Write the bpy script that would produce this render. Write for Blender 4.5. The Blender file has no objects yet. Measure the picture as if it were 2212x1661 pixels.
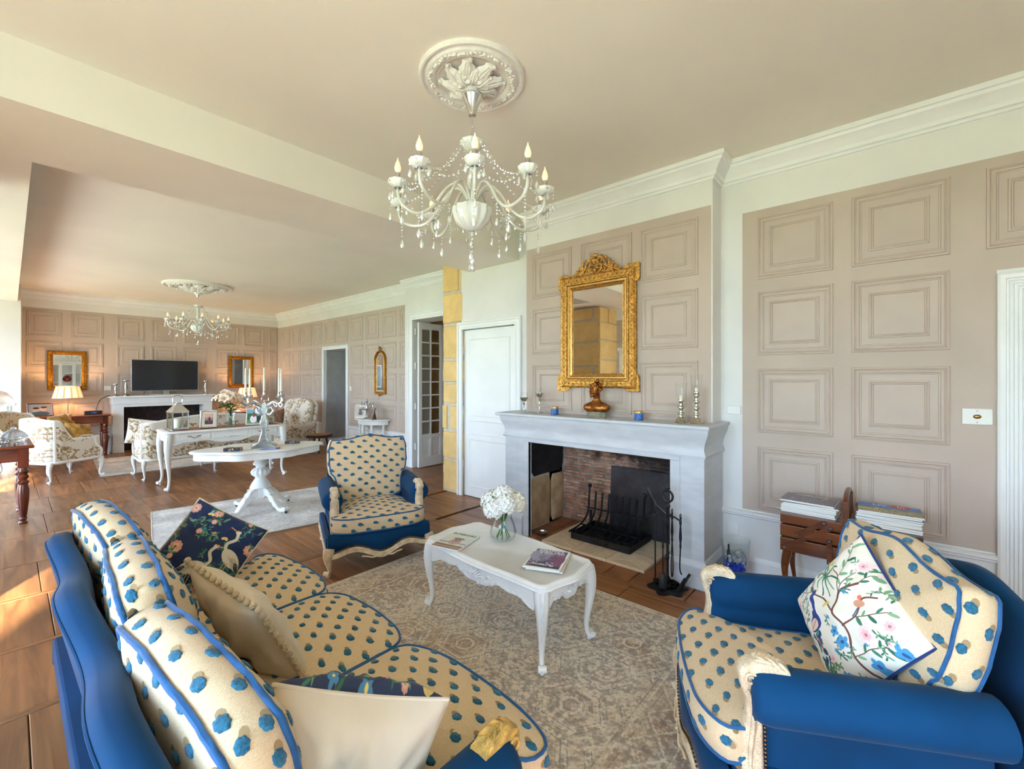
import bpy, math, random
import numpy as np
from mathutils import Vector, Matrix
from mathutils.bvhtree import BVHTree
R = math.radians; PI = math.pi
sc = bpy.context.scene
COL = sc.collection
# ---------------------------------------------------------------- camera
cam = bpy.data.cameras.new('camera'); cam.sensor_width = 36; cam.lens = 36*944/2212
cam.shift_y = -13.5/2212; cam.clip_start = .03; cam.clip_end = 200
co = bpy.data.objects.new('camera', cam); COL.objects.link(co)
co.location = (0, 0, 1.45); co.rotation_euler = (R(90), 0, R(-49)); sc.camera = co
# ---------------------------------------------------------------- sky, sun, exposure
w = bpy.data.worlds.new('sky'); sc.world = w; w.use_nodes = True
nt = w.node_tree; nt.nodes.clear()
wo = nt.nodes.new('ShaderNodeOutputWorld'); bg = nt.nodes.new('ShaderNodeBackground')
tc = nt.nodes.new('ShaderNodeTexCoord'); sx = nt.nodes.new('ShaderNodeSeparateXYZ')
cr = nt.nodes.new('ShaderNodeValToRGB')
cr.color_ramp.elements[0].position = 0.0; cr.color_ramp.elements[0].color = (.62, .79, 1, 1)
cr.color_ramp.elements[1].position = .55; cr.color_ramp.elements[1].color = (.36, .60, 1, 1)
nt.links.new(tc.outputs['Generated'], sx.inputs[0]); nt.links.new(sx.outputs['Z'], cr.inputs[0])
nt.links.new(cr.outputs[0], bg.inputs['Color']); bg.inputs['Strength'].default_value = 14
nt.links.new(bg.outputs[0], wo.inputs[0])
def sun(name, e, color, d, ang=.01):
    l = bpy.data.lights.new(name, 'SUN'); l.energy = e; l.color = color; l.angle = ang
    o = bpy.data.objects.new(name, l); COL.objects.link(o)
    o.rotation_euler = Vector(d).to_track_quat('-Z', 'Y').to_euler(); return o
sun('sun', 42, (1, .87, .68), (.91, 1.64, -1.0), .04)
def portal(loc, rot, sx_, sy_):
    l = bpy.data.lights.new('window_portal', 'AREA'); l.shape = 'RECTANGLE'; l.size = sx_; l.size_y = sy_
    l.cycles.is_portal = True
    o = bpy.data.objects.new('window_portal', l); COL.objects.link(o); o.location = loc; o.rotation_euler = rot
XL = -1.8; YB = -2.4; H = 3.05
LWIN = [(-2.3, -1.5), (.05, 2.15), (4.75, 6.45), (7.25, 8.75), (9.45, 10.95)]
BWIN = [(-1.5, -.3)]
for a, b in LWIN: portal((XL-.12, (a+b)/2, 1.3), (0, R(-90), 0), 2.5, b-a)
for a, b in BWIN: portal(((a+b)/2, YB-.12, 1.2), (R(90), 0, 0), b-a, 1.6)
vs = sc.view_settings; vs.view_transform = 'Standard'; vs.look = 'None'; vs.gamma = 1; vs.use_curve_mapping = False
vs.exposure = 0.60
cy = sc.cycles; cy.max_bounces = 10; cy.diffuse_bounces = 6; cy.glossy_bounces = 4; cy.transmission_bounces = 8
cy.transparent_max_bounces = 12; cy.caustics_reflective = False; cy.caustics_refractive = False
cy.sample_clamp_indirect = 6; cy.use_denoising = True
try: cy.denoiser = 'OPENIMAGEDENOISE'; cy.denoising_input_passes = 'RGB_ALBEDO_NORMAL'
except Exception: pass
# ---------------------------------------------------------------- painted canvases (built in memory)
rng = np.random.default_rng(7); random.seed(7)
def lin(c): return tuple(((x/12.92) if x <= .04045 else ((x+.055)/1.055)**2.4) for x in c)
def rgb(r, g, b): return lin((r/255, g/255, b/255))
class Canvas:
    def __init__(s, w, h, col):
        s.w, s.h = w, h; s.a = np.zeros((h, w, 3), np.float32); s.a[:] = np.array(col)/255.
        s.Y, s.X = np.mgrid[0:h, 0:w].astype(np.float32)
    def _bb(s, x0, y0, x1, y1):
        return max(0, int(x0)), max(0, int(y0)), min(s.w, int(x1)+2), min(s.h, int(y1)+2)
    def ell(s, cx, cy, a, b, ang, col, al=1.):
        m = max(a, b)+1; x0, y0, x1, y1 = s._bb(cx-m, cy-m, cx+m, cy+m)
        if x1 <= x0 or y1 <= y0: return
        X = s.X[y0:y1, x0:x1]-cx; Y = s.Y[y0:y1, x0:x1]-cy; c, n = math.cos(ang), math.sin(ang)
        d = ((X*c+Y*n)/a)**2+((-X*n+Y*c)/b)**2; k = (np.clip((1.05-d)*min(a, b), 0, 1)*al)[..., None]
        s.a[y0:y1, x0:x1] = s.a[y0:y1, x0:x1]*(1-k)+np.array(col)/255.*k
    def line(s, pts, wd, col, al=1.):
        for (p, q) in zip(pts[:-1], pts[1:]):
            x0, y0, x1, y1 = s._bb(min(p[0], q[0])-wd-1, min(p[1], q[1])-wd-1, max(p[0], q[0])+wd+1, max(p[1], q[1])+wd+1)
            if x1 <= x0 or y1 <= y0: continue
            X = s.X[y0:y1, x0:x1]; Y = s.Y[y0:y1, x0:x1]; dx, dy = q[0]-p[0], q[1]-p[1]; L = dx*dx+dy*dy+1e-6
            t = np.clip(((X-p[0])*dx+(Y-p[1])*dy)/L, 0, 1); d = np.hypot(X-p[0]-t*dx, Y-p[1]-t*dy)
            k = (np.clip(wd/2-d+.5, 0, 1)*al)[..., None]
            s.a[y0:y1, x0:x1] = s.a[y0:y1, x0:x1]*(1-k)+np.array(col)/255.*k
    def rect(s, x0, y0, x1, y1, col): s.a[max(0, int(y0)):int(y1), max(0, int(x0)):int(x1)] = np.array(col)/255.
    def curve(s, pts, wd, col, n=14):
        s.line(crv(pts, n), wd, col)
    def image(s, name):
        im = bpy.data.images.new(name, s.w, s.h); px = np.ones((s.h, s.w, 4), np.float32); px[..., :3] = np.clip(s.a, 0, 1)
        im.pixels.foreach_set(px.ravel()); im.update(); im.pack(); return im
def crv(P, n=8, closed=False):
    "Catmull-Rom through the points (any dimension)"
    P = [tuple(p) for p in P]; m = len(P); out = []
    for i in range(m if closed else m-1):
        g = (lambda k: P[k % m]) if closed else (lambda k: P[min(max(k, 0), m-1)])
        a, b, c, d = g(i-1), g(i), g(i+1), g(i+2)
        for j in range(n):
            t = j/n
            out.append(tuple(.5*(2*b[k]+(c[k]-a[k])*t+(2*a[k]-5*b[k]+4*c[k]-d[k])*t*t+(3*b[k]-a[k]-3*c[k]+d[k])*t**3) for k in range(len(b))))
    if not closed: out.append(P[-1])
    return out
def fnoise(h, w, cells, seed, octs=3):
    g = np.random.default_rng(seed); out = np.zeros((h, w), np.float32); amp = 1
    for o in range(octs):
        c = cells*2**o; cy_ = max(2, int(c*h/max(h, w))+2); cx_ = max(2, int(c*w/max(h, w))+2)
        a = g.random((cy_, cx_)).astype(np.float32)
        yy = np.linspace(0, cy_-1.001, h); xx = np.linspace(0, cx_-1.001, w); yi = yy.astype(int); xi = xx.astype(int)
        fy = (yy-yi)[:, None]; fx = (xx-xi)[None]
        fy = fy*fy*(3-2*fy); fx = fx*fx*(3-2*fx)
        v = (a[yi][:, xi]*(1-fy)*(1-fx)+a[yi+1][:, xi]*fy*(1-fx)+a[yi][:, xi+1]*(1-fy)*fx+a[yi+1][:, xi+1]*fy*fx)
        out += (v-.5)*amp; amp *= .55
    return out
# ---------------------------------------------------------------- materials
MAT = {}
def mat(name, base, rough=.5, metal=0., noise=0., nscale=6., bump=0., bscale=30., sheen=0., trans=0., coat=0., emis=None, estr=0., ior=1.5, col2=None, stretch=None, alpha=None, spec=.5):
    m = bpy.data.materials.new(name); m.use_nodes = True; t = m.node_tree; N = t.nodes; L = t.links
    b = N['Principled BSDF']; b.inputs['Base Color'].default_value = (*base, 1); b.inputs['Roughness'].default_value = rough
    b.inputs['Metallic'].default_value = metal; b.inputs['Sheen Weight'].default_value = sheen; b.inputs['Transmission Weight'].default_value = trans
    b.inputs['Coat Weight'].default_value = coat; b.inputs['IOR'].default_value = ior; b.inputs['Specular IOR Level'].default_value = spec
    if sheen: b.inputs['Sheen Roughness'].default_value = .4
    if alpha is not None: b.inputs['Alpha'].default_value = alpha
    if emis: b.inputs['Emission Color'].default_value = (*emis, 1); b.inputs['Emission Strength'].default_value = estr
    if noise or bump or col2:
        c = N.new('ShaderNodeTexCoord'); mp = N.new('ShaderNodeMapping'); L.new(c.outputs['Object'], mp.inputs[0])
        if stretch: mp.inputs['Scale'].default_value = stretch
    if noise or col2:
        n = N.new('ShaderNodeTexNoise'); n.inputs['Scale'].default_value = nscale; n.inputs['Detail'].default_value = 5; L.new(mp.outputs[0], n.inputs['Vector'])
        x = N.new('ShaderNodeMix'); x.data_type = 'RGBA'
        c2 = col2 or tuple(v*(1-noise) for v in base); c1 = base if col2 else tuple(min(1, v*(1+noise*.6)) for v in base)
        x.inputs[6].default_value = (*c1, 1); x.inputs[7].default_value = (*c2, 1)
        rm = N.new('ShaderNodeMapRange'); rm.inputs[1].default_value = .38; rm.inputs[2].default_value = .62
        L.new(n.outputs['Fac'], rm.inputs[0]); L.new(rm.outputs[0], x.inputs[0]); L.new(x.outputs[2], b.inputs['Base Color'])
    if bump:
        n2 = N.new('ShaderNodeTexNoise'); n2.inputs['Scale'].default_value = bscale; n2.inputs['Detail'].default_value = 4; L.new(mp.outputs[0], n2.inputs['Vector'])
        bp = N.new('ShaderNodeBump'); bp.inputs['Strength'].default_value = bump; bp.inputs['Distance'].default_value = .01
        L.new(n2.outputs['Fac'], bp.inputs['Height']); L.new(bp.outputs[0], b.inputs['Normal'])
    MAT[name] = m; return m
def wood(name, c1, c2, scale=1., rough=.4, axis='Y', coat=0., bump=.2, jitter=.35):
    "wood grain along one axis, tone jittered per object"
    m = bpy.data.materials.new(name); m.use_nodes = True; t = m.node_tree; N = t.nodes; L = t.links; b = N['Principled BSDF']
    c = N.new('ShaderNodeTexCoord'); mp = N.new('ShaderNodeMapping'); oi = N.new('ShaderNodeObjectInfo')
    s = {'X': (1.2, 14, 14), 'Y': (14, 1.2, 14), 'Z': (14, 14, 1.2)}[axis]; mp.inputs['Scale'].default_value = [v*scale for v in s]
    ml = N.new('ShaderNodeVectorMath'); ml.operation = 'SCALE'; ml.inputs[0].default_value = (17, 31, 9); L.new(oi.outputs['Random'], ml.inputs['Scale'])
    L.new(c.outputs['Object'], mp.inputs[0]); L.new(ml.outputs[0], mp.inputs['Location'])
    n = N.new('ShaderNodeTexNoise'); n.inputs['Scale'].default_value = 1; n.inputs['Detail'].default_value = 6; n.inputs['Distortion'].default_value = 1.2; L.new(mp.outputs[0], n.inputs['Vector'])
    r = N.new('ShaderNodeValToRGB'); r.color_ramp.elements[0].position = .32; r.color_ramp.elements[1].position = .68
    r.color_ramp.elements[0].color = (*c2, 1); r.color_ramp.elements[1].color = (*c1, 1); L.new(n.outputs['Fac'], r.inputs[0])
    h = N.new('ShaderNodeHueSaturation'); mr = N.new('ShaderNodeMapRange'); mr.inputs[3].default_value = 1-jitter; mr.inputs[4].default_value = 1+jitter
    L.new(oi.outputs['Random'], mr.inputs[0]); L.new(mr.outputs[0], h.inputs['Value']); L.new(r.outputs[0], h.inputs['Color']); L.new(h.outputs[0], b.inputs['Base Color'])
    b.inputs['Roughness'].default_value = rough; b.inputs['Coat Weight'].default_value = coat
    bp = N.new('ShaderNodeBump'); bp.inputs['Strength'].default_value = bump; bp.inputs['Distance'].default_value = .004
    L.new(n.outputs['Fac'], bp.inputs['Height']); L.new(bp.outputs[0], b.inputs['Normal']); MAT[name] = m; return m
def imat(name, im, size, off=(0, 0), axes='XY', rough=.7, box=False, bump=0., sheen=0., ext='REPEAT', weave=0.):
    "image (painted above in memory) laid on by object coordinates; size = metres the canvas covers"
    m = bpy.data.materials.new(name); m.use_nodes = True; t = m.node_tree; N = t.nodes; L = t.links; b = N['Principled BSDF']
    c = N.new('ShaderNodeTexCoord'); s = N.new('ShaderNodeSeparateXYZ'); k = N.new('ShaderNodeCombineXYZ'); L.new(c.outputs['Object'], s.inputs[0])
    mp = N.new('ShaderNodeMapping'); tx = N.new('ShaderNodeTexImage'); tx.image = im; tx.extension = ext
    if box:
        tx.projection = 'BOX'; tx.projection_blend = .15; L.new(c.outputs['Object'], mp.inputs[0]); mp.inputs['Scale'].default_value = (1/size[0],)*3
    else:
        L.new(s.outputs['XYZ'.index(axes[0])], k.inputs[0]); L.new(s.outputs['XYZ'.index(axes[1])], k.inputs[1]); L.new(k.outputs[0], mp.inputs[0])
        mp.inputs['Scale'].default_value = (1/size[0], 1/size[1], 1); mp.inputs['Location'].default_value = (.5+off[0], .5+off[1], 0)
    L.new(mp.outputs[0], tx.inputs[0]); L.new(tx.outputs[0], b.inputs['Base Color']); b.inputs['Roughness'].default_value = rough; b.inputs['Sheen Weight'].default_value = sheen
    if weave:
        n2 = N.new('ShaderNodeTexNoise'); n2.inputs['Scale'].default_value = weave; L.new(c.outputs['Object'], n2.inputs['Vector'])
        bp = N.new('ShaderNodeBump'); bp.inputs['Strength'].default_value = .5; bp.inputs['Distance'].default_value = .004
        L.new(n2.outputs['Fac'], bp.inputs['Height']); L.new(bp.outputs[0], b.inputs['Normal'])
    MAT[name] = m; return m
def linen(name, c1, c2):
    m = bpy.data.materials.new(name); m.use_nodes = True; t = m.node_tree; N = t.nodes; L = t.links; b = N['Principled BSDF']
    c = N.new('ShaderNodeTexCoord'); hs = []
    for s in ((90, 900, 900), (900, 90, 900), (900, 900, 90)):
        mp = N.new('ShaderNodeMapping'); mp.inputs['Scale'].default_value = s; L.new(c.outputs['Object'], mp.inputs[0])
        n = N.new('ShaderNodeTexNoise'); n.inputs['Scale'].default_value = 1; n.inputs['Detail'].default_value = 2; L.new(mp.outputs[0], n.inputs['Vector']); hs.append(n.outputs['Fac'])
    a = N.new('ShaderNodeMath'); L.new(hs[0], a.inputs[0]); L.new(hs[1], a.inputs[1]); a2 = N.new('ShaderNodeMath'); L.new(a.outputs[0], a2.inputs[0]); L.new(hs[2], a2.inputs[1])
    r = N.new('ShaderNodeMapRange'); r.inputs[1].default_value = 1.25; r.inputs[2].default_value = 1.75; L.new(a2.outputs[0], r.inputs[0])
    x = N.new('ShaderNodeMix'); x.data_type = 'RGBA'; x.inputs[6].default_value = (*c1, 1); x.inputs[7].default_value = (*c2, 1); L.new(r.outputs[0], x.inputs[0]); L.new(x.outputs[2], b.inputs['Base Color'])
    b.inputs['Roughness'].default_value = .85; b.inputs['Sheen Weight'].default_value = .15
    bp = N.new('ShaderNodeBump'); bp.inputs['Strength'].default_value = .35; bp.inputs['Distance'].default_value = .002; L.new(a2.outputs[0], bp.inputs['Height']); L.new(bp.outputs[0], b.inputs['Normal'])
    MAT[name] = m; return m
def glassy(name, col, k=.75, rough=.02, milk=0):
    "thin crystal: mostly see-through with strong glints"
    m = bpy.data.materials.new(name); m.use_nodes = True; t = m.node_tree; N = t.nodes; L = t.links; N.remove(N['Principled BSDF'])
    o = N['Material Output']; a = N.new('ShaderNodeBsdfTransparent'); a.inputs[0].default_value = (*col, 1); g = N.new('ShaderNodeBsdfGlossy'); g.inputs['Roughness'].default_value = rough
    lw = N.new('ShaderNodeLayerWeight'); lw.inputs[0].default_value = .5; f = N.new('ShaderNodeMath'); f.operation = 'POWER'; f.inputs[1].default_value = 3.5; L.new(lw.outputs['Facing'], f.inputs[0])
    ad = N.new('ShaderNodeMath'); ad.operation = 'ADD'; ad.inputs[1].default_value = 1-k; ad.use_clamp = True
    L.new(f.outputs[0], ad.inputs[0]); x = N.new('ShaderNodeMixShader'); L.new(ad.outputs[0], x.inputs[0]); L.new(a.outputs[0], x.inputs[1]); L.new(g.outputs[0], x.inputs[2])
    if milk:
        df = N.new('ShaderNodeBsdfDiffuse'); df.inputs[0].default_value = (.95, .95, .92, 1); x2 = N.new('ShaderNodeMixShader'); x2.inputs[0].default_value = milk; L.new(x.outputs[0], x2.inputs[1]); L.new(df.outputs[0], x2.inputs[2]); x = x2
    L.new(x.outputs[0], o.inputs[0])
    MAT[name] = m; return m
mat('wall_paint', (.76, .745, .72), .6, noise=.05, nscale=1.5, bump=.08, bscale=9)
mat('ceiling_paint', (.84, .79, .70), .8, noise=.04, nscale=.8, bump=.05, bscale=5)
mat('trim_paint', (.82, .82, .81), .4, noise=.03, nscale=3)
mat('mantel_paint', (.56, .585, .62), .45, noise=.07, nscale=5, stretch=(1, 1, 4))
mat('panel_paper', (.52, .425, .355), .65, noise=.05, nscale=2.2, bump=.1, bscale=60)
mat('panel_mould', (.51, .415, .345), .5, noise=.04, nscale=4)
mat('grey_plaster', (.43, .42, .42), .8, noise=.1, nscale=5, bump=.2, bscale=20)
mat('velvet_blue', rgb(0, 58, 100), .8, noise=.2, nscale=3, sheen=.08, spec=.2, bump=.05, bscale=12)
mat('piping_blue', rgb(16, 84, 138), .7, sheen=.3, noise=.15, nscale=40)
linen('linen_beige', rgb(230, 206, 168), rgb(208, 180, 140))
mat('tuft_blue', rgb(38, 108, 140), .95, sheen=.25, noise=.3, nscale=160, bump=.5, bscale=420)
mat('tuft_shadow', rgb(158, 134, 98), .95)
mat('cream_wood', rgb(226, 205, 172), .5, noise=.2, nscale=25, bump=.25, bscale=45)
mat('gilt_wood', rgb(212, 172, 92), .45, noise=.35, nscale=30, bump=.3, bscale=40)
mat('white_lacquer', (.80, .79, .76), .32, noise=.04, nscale=6)
mat('white_carved', (.76, .76, .76), .4, noise=.1, nscale=40, bump=.35, bscale=60)
mat('nail_brass', rgb(110, 72, 40), .35, metal=.9)
mat('brass', rgb(150, 120, 70), .35, metal=1.)
mat('gold', rgb(206, 156, 78), .34, metal=.85, noise=.4, nscale=50, bump=.5, bscale=90)
mat('gold_smooth', rgb(220, 176, 104), .3, metal=.85, noise=.15, nscale=12)
mat('gold_dark', rgb(178, 118, 26), .35, metal=.85, noise=.4, nscale=40, bump=.4, bscale=60)
mat('mirror', (.78, .78, .76), .01, metal=1.)
mat('chrome', (.78, .78, .78), .12, metal=1.)
mat('pewter', (.55, .55, .54), .25, metal=1., noise=.2, nscale=30)
mat('silver_mercury', (.62, .60, .50), .15, metal=1., noise=.35, nscale=50, bump=.3, bscale=60)
mat('iron', (.018, .017, .018), .5, metal=.4, noise=.4, nscale=30, bump=.3, bscale=60)
mat('iron_plate', (.045, .043, .05), .42, metal=.5, noise=.3, nscale=6, bump=.2, bscale=30)
mat('soot', (.012, .010, .012), .75, noise=.5, nscale=12, bump=.6, bscale=40)
mat('limestone', rgb(196, 164, 124), .9, noise=.22, nscale=8, bump=.5, bscale=35)
mat('stone_yellow', rgb(230, 194, 130), .9, noise=.09, nscale=5, bump=.5, bscale=40)
mat('mortar', rgb(205, 196, 176), .95, noise=.12, nscale=30, bump=.6, bscale=60)
mat('brick_mortar', rgb(160, 140, 124), .95, noise=.4, nscale=9, bump=.6, bscale=60)
mat('brick_red', rgb(190, 128, 98), .9, noise=.3, nscale=14, bump=.5, bscale=60)
mat('brick_pale', rgb(212, 162, 128), .9, noise=.3, nscale=14, bump=.5, bscale=60)
mat('brick_sooty', rgb(52, 40, 40), .85, noise=.5, nscale=14, bump=.5, bscale=60)
mat('terracotta', rgb(150, 100, 68), .6, noise=.25, nscale=7, bump=.15, bscale=30)
mat('hearth_tile', rgb(222, 202, 174), .6, noise=.08, nscale=14)
mat('dark_gap', (.02, .014, .01), .9)
wood('oak_floor', rgb(162, 112, 72), rgb(108, 68, 40), 1.0, .36, 'Y', bump=.35, jitter=.16)
wood('oak_strip', rgb(160, 112, 74), rgb(116, 78, 50), 1.0, .38, 'X', bump=.3, jitter=.15)
wood('mahogany', rgb(128, 52, 26), rgb(70, 24, 12), .9, .22, 'Z', coat=.4, bump=.05, jitter=.05)
wood('mahogany_flat', rgb(136, 66, 38), rgb(84, 36, 20), .9, .2, 'X', coat=.4, bump=.05, jitter=.05)
wood('walnut', rgb(124, 66, 30), rgb(70, 34, 14), 1.2, .3, 'Y', coat=.3, bump=.05, jitter=.1)
wood('table_leather', rgb(158, 92, 58), rgb(128, 68, 42), 1.0, .4, 'X', bump=.02, jitter=0)
mat('opal_glass', (.90, .93, .89), .08, noise=0, coat=.5, emis=(.8, .9, .8), estr=0., trans=.15)
mat('opal_arm', (.90, .90, .80), .12, coat=.5, trans=.3)
glassy('crystal', (.97, .97, .96), .66, milk=.28)
glassy('clear_glass', (.97, .985, .98), .97)
glassy('pane_glass', (.80, .78, .74), .93)
mat('bulb', (1, .93, .80), .2, emis=(1, .50, .16), estr=.42, alpha=.8)
mat('wax', rgb(246, 238, 214), .45, noise=.04, nscale=10)
mat('black_gloss', (.008, .008, .010), .12)
mat('black_plastic', (.015, .015, .016), .4)
mat('screen', (.010, .011, .018), .12, spec=.6)
mat('white_plastic', (.80, .79, .75), .35)
mat('paper', (.80, .79, .74), .8, noise=.1, nscale=3, stretch=(1, 1, 400))
mat('petal_white', (.86, .86, .80), .6, noise=.08, nscale=60)
mat('petal_cream', (.86, .80, .66), .6, noise=.08, nscale=60)
mat('petal_pink', rgb(248, 226, 204), .55, noise=.08, nscale=60)
mat('leaf_green', rgb(62, 120, 46), .5, noise=.3, nscale=30)
mat('stem_green', rgb(70, 112, 48), .5)
mat('pollen', rgb(190, 120, 40), .7)
mat('cream_cotton', rgb(216, 200, 176), .85, noise=.04, nscale=4, sheen=.2, bump=.55, bscale=7)
mat('pompom', rgb(206, 186, 150), .95, bump=.6, bscale=200)
mat('navy_velvet', rgb(8, 44, 104), .7, sheen=.4, noise=.15, nscale=5)
mat('gold_velvet', rgb(186, 138, 52), .6, noise=.25, nscale=9, sheen=.5, bump=.15, bscale=25)
mat('brown_velvet', rgb(104, 66, 36), .7, noise=.35, nscale=40, sheen=.3)
mat('copper_gold', rgb(150, 92, 40), .25, metal=.85, noise=.45, nscale=18, bump=.3, bscale=40)
mat('stone_grey', rgb(140, 134, 114), .9, noise=.2, nscale=25, bump=.4, bscale=60)
mat('blue_tin', rgb(10, 52, 140), .35, noise=.6, nscale=75, col2=rgb(70, 130, 190))
mat('grey_wood', rgb(110, 92, 72), .7, noise=.2, nscale=10)
mat('bark', rgb(70, 50, 34), .9, noise=.4, nscale=30)
mat('log_top', rgb(168, 112, 60), .6, noise=.3, nscale=20)
mat('lampshade', (.85, .78, .66), .8, emis=(1, .62, .28), estr=.55)
mat('lampshade_stripe', rgb(150, 100, 70), .8, emis=(1, .40, .10), estr=.9)
mat('blue_bead', rgb(10, 60, 200), .1, coat=.5)
mat('clear_bead', (.62, .72, .84), .08, trans=.4)
mat('gravel_grey', (.4, .42, .44), .6)
mat('lawn', (.29, .38, .18), .9, noise=.3, nscale=1)
mat('terrace', (.60, .52, .40), .9, noise=.1, nscale=2)
mat('tea_light', (.9, .88, .84), .5, emis=(1, .8, .5), estr=.4)
# ---------------------------------------------------------------- mesh builder
class MB:
    def __init__(s, M=None): s.v = []; s.f = []; s.m = []; s.M = M
    def add(s, vs, fs, mi=0):
        o = len(s.v)
        s.v += [tuple(s.M @ Vector(p)) for p in vs] if s.M is not None else [tuple(p) for p in vs]
        s.f += [tuple(i+o for i in f) for f in fs]; s.m += [mi]*len(fs); return s
    def box(s, x0, x1, y0, y1, z0, z1, mi=0):
        return s.add([(x0, y0, z0), (x1, y0, z0), (x1, y1, z0), (x0, y1, z0), (x0, y0, z1), (x1, y0, z1), (x1, y1, z1), (x0, y1, z1)],
                     [(0, 3, 2, 1), (4, 5, 6, 7), (0, 1, 5, 4), (1, 2, 6, 5), (2, 3, 7, 6), (3, 0, 4, 7)], mi)
    def loft(s, loops, closed=True, cap=(1, 1), mi=0, wrap=False):
        n = len(loops[0]); vs = [p for l in loops for p in l]; fs = []; k = len(loops)
        for i in range(k if wrap else k-1):
            for j in range(n if closed else n-1):
                a = i*n+j; b = i*n+(j+1) % n; c = ((i+1) % k)*n+(j+1) % n; d = ((i+1) % k)*n+j; fs.append((a, b, c, d))
        if not wrap:
            if cap[0]: fs.append(tuple(range(n-1, -1, -1)))
            if cap[1]: fs.append(tuple(range((k-1)*n, k*n)))
        return s.add(vs, fs, mi)
    def lathe(s, prof, c=(0, 0, 0), n=20, mi=0, flute=0, fdepth=.08, cap=(1, 1)):
        L = []
        for q in prof:
            r, z = q[0], q[1]; fl = fdepth if (len(q) > 2 and q[2]) else 0
            L.append([(c[0]+r*(1+fl*math.cos(flute*2*PI*k/n))*math.cos(2*PI*k/n), c[1]+r*(1+fl*math.cos(flute*2*PI*k/n))*math.sin(2*PI*k/n), c[2]+z) for k in range(n)])
        return s.loft(L, True, cap, mi)
    def tube(s, pts, r, n=8, closed=False, mi=0, cap=(1, 1), flat=1., up=None):
        P = [Vector(p) for p in pts]; m = len(P); rr = (lambda i: r[i] if isinstance(r, (list, tuple)) else r); L = []; prev = None
        for i in range(m):
            a = P[i-1] if (i or closed) else P[0]; b = P[(i+1) % m] if (i < m-1 or closed) else P[-1]; t = (b-a)
            if t.length < 1e-9: t = Vector((0, 0, 1))
            t.normalize()
            if prev is None:
                u = Vector(up) if up else (Vector((0, 0, 1)) if abs(t.z) < .9 else Vector((1, 0, 0)))
            else: u = prev
            u = u-t*u.dot(t)
            if u.length < 1e-6: u = Vector((1, 0, 0))-t*t.x
            u.normalize(); prev = u; v = t.cross(u)
            L.append([tuple(P[i]+(u*math.cos(2*PI*k/n)*rr(i)+v*math.sin(2*PI*k/n)*rr(i)*flat)) for k in range(n)])
        return s.loft(L, True, cap, mi, wrap=closed)
    def ball(s, c, r, n=10, m=6, sz=(1, 1, 1), mi=0):
        L = [[(c[0]+sz[0]*r*math.sin(PI*i/m)*math.cos(2*PI*k/n), c[1]+sz[1]*r*math.sin(PI*i/m)*math.sin(2*PI*k/n), c[2]-sz[2]*r*math.cos(PI*i/m)) for k in range(n)] for i in range(1, m)]
        return s.loft(L, True, (1, 1), mi)
    def prism(s, out, z0, z1, mi=0, prof=None):
        "outline pushed up; prof = [(inset, z)] for moulded edges"
        pr = prof or [(0, z0), (0, z1)]; n = len(out); cx = sum(p[0] for p in out)/n; cy = sum(p[1] for p in out)/n; L = []
        nr = []
        for i in range(n):
            a = out[i-1]; b = out[(i+1) % n]; dx, dy = b[0]-a[0], b[1]-a[1]; l = math.hypot(dx, dy) or 1; nr.append((dy/l, -dx/l))
        for ins, z in pr: L.append([(out[i][0]-nr[i][0]*ins, out[i][1]-nr[i][1]*ins, z) for i in range(n)])
        return s.loft(L, True, (1, 1), mi)
    def frame(s, u0, u1, v0, v1, prof, mi=0):
        "mitred rectangular moulding in the local XY plane; prof = [(inset, height)]"
        L = [[(u0+d, v0+d, h), (u1-d, v0+d, h), (u1-d, v1-d, h), (u0+d, v1-d, h)] for d, h in prof]
        return s.loft(L, True, (0, 0), mi)
    def sweep(s, p0, p1, nrm, prof, e0=0, e1=0, mi=0):
        "prof = [(out, z)] carried from p0 to p1; e = mitre (+1 outer corner, -1 inner corner)"
        p0 = Vector(p0); p1 = Vector(p1); d = (p1-p0).normalized(); nrm = Vector(nrm)
        L = [[tuple(p0-d*e0*o+nrm*o+Vector((0, 0, z))) for o, z in prof], [tuple(p1+d*e1*o+nrm*o+Vector((0, 0, z))) for o, z in prof]]
        return s.loft(L, True, (1, 1), mi)
    def mesh(s, name):
        me = bpy.data.meshes.new(name); me.from_pydata(s.v, [], s.f); return me
def add(mb, name, mats, parent=None, smooth=35, bevel=0., label=None, cat=None, group=None, kind=None, loc=None, rot=None, fix=True):
    me = mb.mesh(name) if isinstance(mb, MB) else mb
    if isinstance(mb, MB):
        for m in (mats if isinstance(mats, (list, tuple)) else [mats]): me.materials.append(MAT[m])
        me.polygons.foreach_set('material_index', mb.m)
        if fix:
            import bmesh
            b = bmesh.new(); b.from_mesh(me); bmesh.ops.recalc_face_normals(b, faces=b.faces); b.to_mesh(me); b.free()
        if smooth: me.shade_smooth(); me.set_sharp_from_angle(angle=R(smooth))
    o = bpy.data.objects.new(name, me); COL.objects.link(o)
    if parent: o.parent = parent
    if loc: o.location = loc
    if rot: o.rotation_euler = rot
    if bevel:
        b = o.modifiers.new('bevel', 'BEVEL'); b.width = bevel; b.segments = 2; b.limit_method = 'ANGLE'; b.angle_limit = R(40)
    tag(o, label, cat, group, kind); return o
def tag(o, label=None, cat=None, group=None, kind=None):
    for k, v in (('label', label), ('category', cat), ('group', group), ('kind', kind)):
        if v: o[k] = v
    return o
def thing(name, label, cat, loc=(0, 0, 0), rz=0, group=None, rot=None):
    o = bpy.data.objects.new(name, None); o.empty_display_size = .1; COL.objects.link(o); o.location = loc; o.rotation_euler = rot or (0, 0, rz)
    return tag(o, label, cat, group)
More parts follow.
